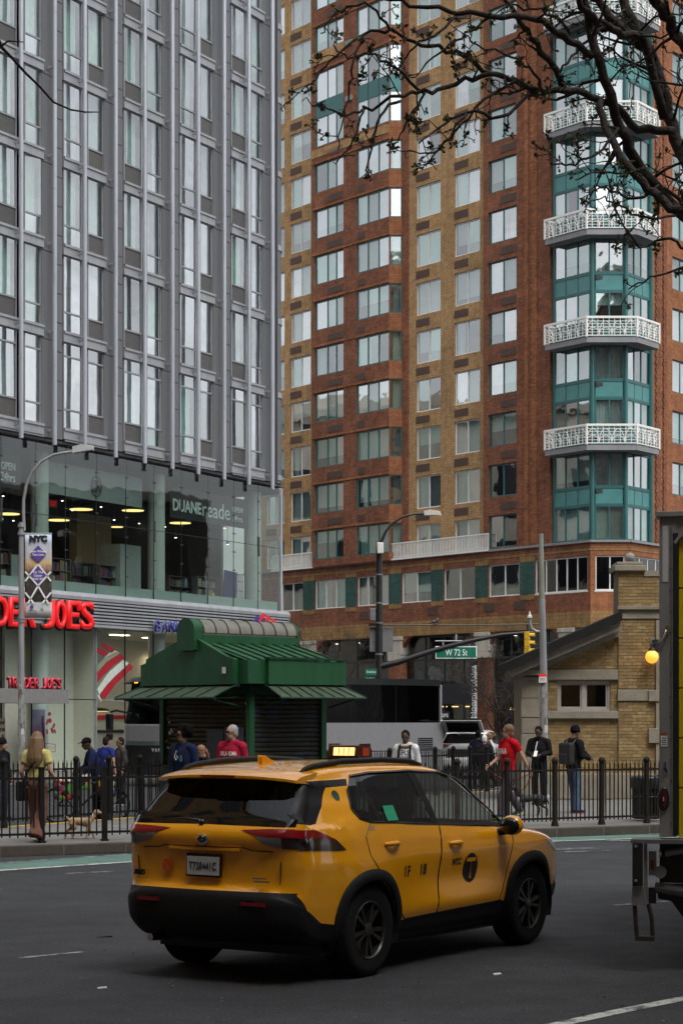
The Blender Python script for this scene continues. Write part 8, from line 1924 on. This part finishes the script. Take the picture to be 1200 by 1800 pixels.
# delivery bicycle
BK = thing('delivery_bicycle', 'black bicycle loaded with colourful flower bags behind the rear fence', 'bicycle', ((150 - HX) / FPX * 38.6, 38.6, .01), R(8))
mb = MB()
for cx in (-.52, .52):
    w = MB().tube([(.33 * math.cos(R(a)), 0, .33 * math.sin(R(a))) for a in range(0, 361, 12)], .022, 8).build('wheel', M_TYRE, BK, (cx, 0, .35), smooth='all'); s_ = MB()
    for q in range(9): s_.tube([(0, 0, 0), (.31 * math.cos(R(40 * q)), 0, .31 * math.sin(R(40 * q)))], .004, 4)
    s_.build('spokes', M_GALV, w)
M_BF = mat('bike_frame', (.02, .02, .022), .4); mb.tube([(-.52, 0, .35), (-.08, 0, .33), (-.2, 0, .82)], .018, 7); mb.tube([(-.52, 0, .35), (-.17, 0, .72), (.36, 0, .82)], .018, 7); mb.tube([(-.08, 0, .33), (.36, 0, .75)], .02, 7); mb.tube([(.52, 0, .35), (.36, 0, .78), (.33, 0, .98)], .018, 7); mb.build('frame', M_BF, BK, smooth=True)
MB().tube([(.3, -.28, 1.0), (.36, -.15, 1.02), (.34, 0, .99), (.36, .15, 1.02), (.3, .28, 1.0)], .015, 7).build('handlebar', M_BF, BK); MB().prism([(-.34, -.03), (-.34, .03), (-.22, .07), (-.06, .02), (-.06, -.02), (-.22, -.07)], .84, .90, 'z').build('saddle', M_BF, BK, bevel=.015); MB().tube([(-.08, -.12, .2), (-.08, 0, .33), (-.08, .12, .46)], .014, 6).build('pedals', M_BF, BK)
fb = thing('flower_bags', 'red, white and green flower-patterned bags hung on the delivery bicycle', 'bag', BK.location, R(8))
def flower_mat():
    m, t, b = new_mat('flower_print'); N = t.nodes.new; L = t.links.new; c = N('ShaderNodeTexCoord'); v = N('ShaderNodeTexVoronoi'); v.inputs['Scale'].default_value = 11; L(c.outputs['Object'], v.inputs['Vector']); s_ = N('ShaderNodeSeparateColor'); L(v.outputs['Color'], s_.inputs[0]); r_ = N('ShaderNodeValToRGB'); r_.color_ramp.interpolation = 'CONSTANT'; L(s_.outputs[0], r_.inputs[0]); e = r_.color_ramp.elements
    e[0].color = (.01, .01, .012, 1); e[1].position = .45; e[1].color = (.4, .02, .03, 1)
    for p_, cc in ((.62, (.45, .42, .4)), (.74, (.08, .25, .05)), (.85, (.03, .05, .2)), (.93, (.5, .25, .04))): q = e.new(p_); q.color = (*cc, 1)
    L(r_.outputs[0], b.inputs['Base Color']); return m
M_FLW = flower_mat()
for (x, z, w_, h_) in ((.42, .72, .34, .42), (-.42, .66, .36, .4), (-.05, .8, .3, .3)): MB().cbox((x, 0, z), (w_, .5, h_)).build('bag', M_FLW, fb, bevel=.05)
# ---------------------------------------------------------------- trees
M_BARK = mat('bark', (.042, .034, .028), .9, var=.35, scale=12, bump=.8, bscale=30); M_TWIG = mat('twig', (.035, .026, .020), .85, var=.3)
M_BUD = mat('spring_leaf', (.075, .095, .030), .75, var=.45, scale=30); M_BUD2 = mat('bud_brown', (.085, .062, .030), .8, var=.4, scale=30)
tr = random.Random(11)
def grow_branch(mb, lv, p, dirv, length, r, depth, maxd, spread=.5, droop=0.0, leafp=.5):
    n = max(5, int(length / .09)); jt = .13 if r > .02 else .26; pts = [p.copy()]; rs = [r]; dv = dirv.normalized()
    for i in range(n):
        dv = (dv + Vector((tr.gauss(0, jt), tr.gauss(0, jt), tr.gauss(0, jt) - droop))).normalized(); p = p + dv * (length / n); pts.append(p.copy()); rs.append(max(r * (1 - .7 * (i + 1) / n), .0028))
    mb.tube(pts, rs, 7 if r > .02 else 5, 0, True)
    kids(mb, lv, pts, rs, depth, maxd, spread, droop, leafp, length)
    return pts
def kids(mb, lv, pts, rs, depth, maxd, spread, droop, leafp, length):
    if depth < maxd:
        k = int(length / (.14 if depth == 0 else .10)) + 1
        for q in range(k):
            i = min(len(pts) - 2, int(len(pts) * (.18 + .8 * (q + tr.random() * .8) / k))); t = (pts[i + 1] - pts[i]).normalized()
            side = t.cross(Vector((tr.gauss(0, 1), tr.gauss(0, 1), tr.gauss(0, 1)))).normalized()
            nd = (t * .55 + side * (.75 + spread * tr.random())).normalized(); nd.y *= .75
            grow_branch(mb, lv, pts[i].copy(), nd, min(length * tr.uniform(.25, .5), (.70, .38, .16)[min(depth, 2)] * tr.uniform(.5, 1.3)), max(min(rs[i] * .5, .011), .0036), depth + 1, maxd, spread, droop, leafp)
    if depth >= maxd - 1:
        for i in range(1, len(pts)):
            if tr.random() < leafp * (1.6 if i == len(pts) - 1 else .28): lv.append((pts[i], tr.random()))
def leaves(lv, sz, n=7):
    mb = MB()
    for c, q in lv:
        s_ = sz * tr.uniform(.6, 1.3); mi = 0 if tr.random() < .72 else 1
        for j in range(tr.randint(n - 3, n + 2)):
            v = Vector((tr.gauss(0, 1), tr.gauss(0, 1), tr.gauss(.2, 1))).normalized(); a = v.orthogonal().normalized(); a.rotate(Matrix.Rotation(tr.random() * 6.28, 3, v)); b = v.cross(a); L_ = s_ * tr.uniform(.5, 1.1); w = L_ * .28; o = c + v * s_ * .06
            mb.add([o, o + v * L_ * .5 + a * w, o + v * L_ + b * L_ * .15, o + v * L_ * .5 - a * w], [(0, 1, 2, 3)], mi)
    return mb
def mapped(path, y0=12.5):
    """branch skeleton given as picture columns/rows with its own distance -> metres"""
    return [P(a, b, y) for a, b, y in path]
def big_branch(mb, lv, path, r0, r1, depth=0, maxd=2, leafp=.5, twig=1.0, droop=.02):
    base = mapped(path); pts = []
    for i in range(len(base) - 1):
        p0, p1, p2, p3 = base[max(i - 1, 0)], base[i], base[i + 1], base[min(i + 2, len(base) - 1)]
        for t in (0, .25, .5, .75):
            pts.append(.5 * ((2 * p1) + (p2 - p0) * t + (2 * p0 - 5 * p1 + 4 * p2 - p3) * t * t + (3 * p1 - p0 - 3 * p2 + p3) * t ** 3))
    pts.append(base[-1]); n = len(pts)
    pts = [p + Vector((tr.gauss(0, .006), tr.gauss(0, .02), tr.gauss(0, .006))) for p in pts]
    rs = [r0 + (r1 - r0) * i / (n - 1) for i in range(n)]; mb.tube(pts, rs, 9)
    L_ = sum((pts[i + 1] - pts[i]).length for i in range(n - 1)); kids(mb, lv, pts, rs, depth, maxd, .5, droop, leafp, L_ * twig)
    return pts
T1 = thing('street_tree', 'street tree whose budding branches hang into the top right corner', 'tree', (4.5, 12.6, .15))
trunk = MB(); lv = []
trunk.tube([(4.5, 12.6, .1), (4.48, 12.6, 1.5), (4.42, 12.58, 3.2), (4.2, 12.55, 4.4)], [.24, .19, .165, .15], 14)
tk = trunk.build('trunk', M_BARK, T1, smooth='all')
mbb = MB(); Y = 12.5
jx0 = (1640, 640, 12.55)
big_branch(mbb, lv, [(1822, 735, 12.58), (1740, 690, 12.57), jx0, (1500, 600, 12.5), (1330, 500, 12.45), (1262, 432, 12.4)], .15, .05, 2, 2, .0, .2)
big_branch(mbb, lv, [(1262, 432, 12.4), (1195, 372, 12.4), (1130, 300, 12.3), (1090, 222, 12.2), (1052, 110, 12.1), (1030, 20, 12.1), (1010, -120, 12.0)], .044, .020, 0, 2, .45, .55)
big_branch(mbb, lv, [(1262, 432, 12.4), (1205, 290, 12.6), (1172, 200, 12.7), (1150, 110, 12.7), (1110, 40, 12.8), (1080, -60, 12.8)], .045, .030, 0, 2, .45, .6)
big_branch(mbb, lv, [(1150, 112, 12.7), (1115, 72, 12.6), (1088, 50, 12.5), (1056, 0, 12.5), (1040, -70, 12.5)], .034, .024, 0, 2, .4, .6)
big_branch(mbb, lv, [(1560, 620, 12.52), (1460, 480, 12.45), (1330, 300, 12.3), (1240, 160, 12.2), (1190, 60, 12.2), (1160, 20, 12.2), (1125, -40, 12.2)], .055, .028, 0, 2, .45, .6)
big_branch(mbb, lv, [(1165, 205, 12.6), (1130, 75, 12.5), (1090, 60, 12.3), (1060, 45, 12.2), (1020, 10, 12.0), (990, -30, 12.0)], .03, .018, 0, 2, .5, .7)
# long limb reaching left
big_branch(mbb, lv, [(1180, 228, 12.5), (1120, 226, 12.4), (1076, 185, 12.2), (1045, 172, 12.1), (1010, 158, 12.0), (952, 160, 11.9), (905, 143, 11.8), (860, 130, 11.7), (800, 148, 11.6), (745, 165, 11.5), (700, 172, 11.4), (640, 190, 11.3)], .028, .008, 0, 3, .55, .32)
big_branch(mbb, lv, [(1052, 178, 12.1), (1070, 240, 12.0), (1100, 290, 11.9), (1140, 330, 11.8), (1178, 365, 11.7), (1230, 380, 11.7)], .022, .028, 0, 2, .55, .4)
big_branch(mbb, lv, [(1000, 160, 12.0), (950, 90, 11.9), (920, 45, 11.8), (895, 10, 11.8), (880, -40, 11.8)], .022, .010, 0, 3, .5, .5)
big_branch(mbb, lv, [(1040, 100, 12.1), (985, 60, 11.9), (940, 30, 11.8), (860, 25, 11.6), (790, 18, 11.5), (720, 5, 11.4), (660, -10, 11.3)], .024, .008, 0, 3, .5, .32)
big_branch(mbb, lv, [(940, 158, 11.9), (880, 205, 11.7), (820, 195, 11.6), (770, 225, 11.5), (735, 250, 11.4)], .012, .005, 0, 3, .55, .4)
big_branch(mbb, lv, [(860, 130, 11.7), (800, 90, 11.6), (740, 80, 11.5), (690, 55, 11.4), (640, 60, 11.3), (600, 90, 11.2), (565, 125, 11.2), (548, 150, 11.1)], .014, .004, 0, 3, .6, .38)
big_branch(mbb, lv, [(745, 165, 11.5), (690, 120, 11.4), (650, 95, 11.3), (610, 100, 11.3), (585, 80, 11.2)], .010, .004, 0, 3, .6, .4)
big_branch(mbb, lv, [(700, 172, 11.4), (668, 205, 11.3), (655, 250, 11.3), (645, 290, 11.2), (652, 318, 11.2)], .009, .004, 0, 3, .6, .4)
big_branch(mbb, lv, [(640, 190, 11.3), (600, 205, 11.2), (570, 190, 11.2), (530, 175, 11.1)], .008, .003, 0, 3, .6, .4)
big_branch(mbb, lv, [(800, 30, 11.5), (760, 60, 11.4), (720, 90, 11.4), (700, 130, 11.4)], .009, .004, 0, 3, .55, .4)
big_branch(mbb, lv, [(1245, 420, 12.4), (1170, 330, 11.9), (1120, 350, 11.8), (1085, 340, 11.7), (1050, 325, 11.7)], .014, .005, 0, 3, .75, .4)
big_branch(mbb, lv, [(1300, 470, 12.4), (1215, 440, 11.9), (1165, 420, 11.8), (1110, 425, 11.7), (1060, 300, 11.7)], .012, .004, 0, 3, .7, .3)
big_branch(mbb, lv, [(1320, 500, 12.4), (1230, 470, 11.9), (1185, 475, 11.8), (1140, 490, 11.7), (1108, 508, 11.7)], .011, .004, 0, 3, .5, .3)
for pth, ra_, rb_ in (([(905, 143, 11.8), (850, 175, 11.7), (800, 230, 11.6), (770, 262, 11.5), (740, 300, 11.5)], .010, .004),
    ([(820, 195, 11.6), (780, 250, 11.5), (745, 270, 11.4), (715, 262, 11.4)], .008, .003), ([(640, 60, 11.3), (620, 110, 11.2), (612, 160, 11.2), (600, 215, 11.2), (590, 260, 11.2)], .008, .003),
    ([(690, 55, 11.4), (660, 20, 11.3), (620, 10, 11.3), (585, 30, 11.2), (560, 60, 11.2)], .009, .004), ([(640, 190, 11.3), (625, 235, 11.2), (610, 265, 11.2), (585, 290, 11.2)], .007, .003),
    ([(745, 165, 11.5), (720, 205, 11.4), (700, 240, 11.4), (690, 262, 11.4)], .008, .003), ([(952, 160, 11.9), (930, 120, 11.8), (890, 95, 11.7), (850, 85, 11.6), (815, 60, 11.6)], .010, .004),
    ([(1090, 222, 12.2), (1060, 260, 11.9), (1020, 285, 11.8), (985, 290, 11.7), (960, 280, 11.7)], .010, .004), ([(1130, 300, 12.3), (1090, 310, 11.9), (1050, 300, 11.8), (1010, 320, 11.7)], .009, .004),
    ([(1195, 372, 12.3), (1150, 385, 11.9), (1110, 375, 11.8), (1070, 350, 11.7), (1040, 355, 11.7)], .009, .004), ([(1000, 60, 11.9), (960, 20, 11.8), (920, 15, 11.8), (870, -10, 11.7)], .010, .005),
    ([(860, 25, 11.6), (830, 55, 11.6), (790, 75, 11.5), (750, 110, 11.5), (725, 140, 11.4)], .009, .004), ([(1060, 45, 12.2), (1010, 90, 12.0), (985, 125, 11.9), (965, 110, 11.9)], .010, .005)):
    big_branch(mbb, lv, pth, ra_, rb_, 0, 2, .6, .5)
mbb.build('limbs', M_BARK, T1, smooth='all', weld=False)
lf = leaves(lv, .030).build('leaves', [M_BUD, M_BUD2], T1, weld=False); lf['kind'] = 'stuff'
for o in (tk,): o.location = (-4.5, -12.6, -.15)
for o in T1.children: o.location = (-4.5, -12.6, -.15)
# crown above, out of the frame
mbc = MB(); lv2 = []
for q in range(5): grow_branch(mbc, lv2, Vector((4.2, 12.55, 4.4)), Vector((math.cos(q * 1.3) * .7 + .3, math.sin(q * 1.3) * .5, 1.2)), 3.4, .10, 0, 2, .5, -.02, .4)
o = mbc.build('crown', M_BARK, T1, smooth='all', weld=False); o.location = (-4.5, -12.6, -.15)
T2 = thing('street_tree', 'tree whose single bare twig crosses the upper left corner', 'tree', (-2.5, 4.7, .15))
mb = MB(); lv3 = []; mb.tube([(-2.5, 4.7, .1), (-2.48, 4.7, 2), (-2.42, 4.75, 3.6), (-2.3, 4.9, 4.9)], [.16, .12, .10, .07], 12)
pts = [Vector((-2.42, 4.75, 3.7)), Vector((-2.2, 5.6, 4.4)), Vector((-1.75, 6.8, 4.62))] + [P(a, b, y) for a, b, y in ((0, 80, 8.0), (18, 98, 8.1), (45, 128, 8.2), (70, 152, 8.3), (95, 180, 8.3), (125, 193, 8.4), (150, 197, 8.4), (175, 197, 8.4))]
mb.tube(pts, [.05, .035, .018, .008, .0058, .0055, .005, .0045, .004, .0035, .002], 7); p0 = P(2, 82, 8.0)
mb.tube([p0, P(15, 72, 8.0), P(42, 74, 8.0)], [.005, .0035, .002], 6); mb.tube([P(0, 70, 7.95), p0], [.004, .005], 6)
for q in range(6): grow_branch(mb, lv3, Vector((-2.3, 4.9, 4.9)), Vector((math.cos(q) * .8 - .5, math.sin(q) * .5 - .4, 1.2)), 2.2, .05, 0, 2, .5, 0, .3)
o = mb.build('limbs', M_BARK, T2, smooth='all', weld=False); o.location = (2.5, -4.7, -.15)
# small bare street trees far behind
def bare_tree(label, px, d, h, r, n, seed, z0=.15):
    global tr
    tr = random.Random(seed); x = (px - HX) / FPX * d; root = thing('bare_tree', label, 'tree', (x, d, z0), 0, 'small bare trees'); mb = MB(); lvx = []
    MB().tube([(0, 0, 0), (.03, 0, h * .25), (0, 0, h * .5)], [r, r * .8, r * .6], 9).build('trunk', M_TWIG, root, smooth=True)
    for q in range(n): grow_branch(mb, lvx, Vector((0, 0, h * (.3 + .22 * q / n))), Vector((math.cos(q * 2.4) * .8, math.sin(q * 2.4) * .6, .8)), h * tr.uniform(.4, .6), r * .5, 0, 3, .4, -.02, .15)
    mb.build('branches', M_TWIG, root, weld=False); 
bare_tree('small brown leafless tree in front of the brick tower shop beside the station', 876, 56, 4.3, .05, 9, 5); bare_tree('thin leafless tree left of the black lamp post above the kiosk roof', 576, 84, 6.3, .06, 8, 8)
bare_tree('thin leafless tree next to the kiosk ridge in front of the arcade', 545, 86, 5.6, .05, 7, 9)
# ---------------------------------------------------------------- unseen blocks around the avenue, added and sized to dim the street and reflections
M_GBL = mat('grey_block', (.10, .10, .10), .9, var=.3, scale=.3)
def neighbour(label, x0, x1, y0, y1, h, m, cols, rows, seed):
    t_ = thing('unseen_block', label, 'building', ((x0 + x1) / 2, (y0 + y1) / 2, 0), 0, 'unseen blocks added for shade and reflections'); w, dp = (x1 - x0) / 2, (y1 - y0) / 2
    MB().box(-w, w, -dp, dp, 0, h).build('wall', m, t_); MB().box(-w - .3, w + .3, -dp - .3, dp + .3, h, h + .8).build('cornice', M_STCAP, t_); MB().box(-w * .4, w * .1, -dp * .5, dp * .4, h, h + 5).build('rooftop_house', m, t_)
    pm_ = MB().box(-.7, .7, -.06, .06, -1.0, 1.0).mesh('window', M_NAVY)
    for face in range(4):
        L_ = 2 * (w if face % 2 == 0 else dp)
        if face not in cols: continue
        n = max(3, int(L_ / 5.5)); nr = int(h / 6)
        for i in range(n):
            for j in range(nr):
                u = -L_ / 2 + L_ * (i + .5) / n; z = 3 + 6 * j
                lc = ((u, -dp, z), (w, u, z), (u, dp, z), (-w, u, z))[face]; put('window', pm_, t_, lc, (0, 0, R(90) if face % 2 else 0), (1.6, 1, 2.0))
neighbour('unseen tan brick apartment block behind the viewer, added to shade the street', -36, 24, -46, -15, 60, M_TAN, (2,), 6, 1)
neighbour('unseen grey apartment block behind the viewer to the right, added to shade the street', 30, 66, -40, 10, 50, M_GBL, (3,), 6, 2)
neighbour('unseen grey stone apartment block down the side street to the left, added to darken the tower reflections', -84, -40, 112, 172, 27, M_STCAP, (1, 0), 6, 3)
neighbour('unseen tan apartment block on the avenue to the left, added to shade the street', -58, -30, -22, 40, 48, M_TAN, (1, 2), 6, 4)
neighbour('unseen grey block up the avenue to the right, added for window reflections', 74, 110, 70, 120, 20, M_GBL, (3, 0), 6, 5)
bpy.data.scenes.remove(TSC)
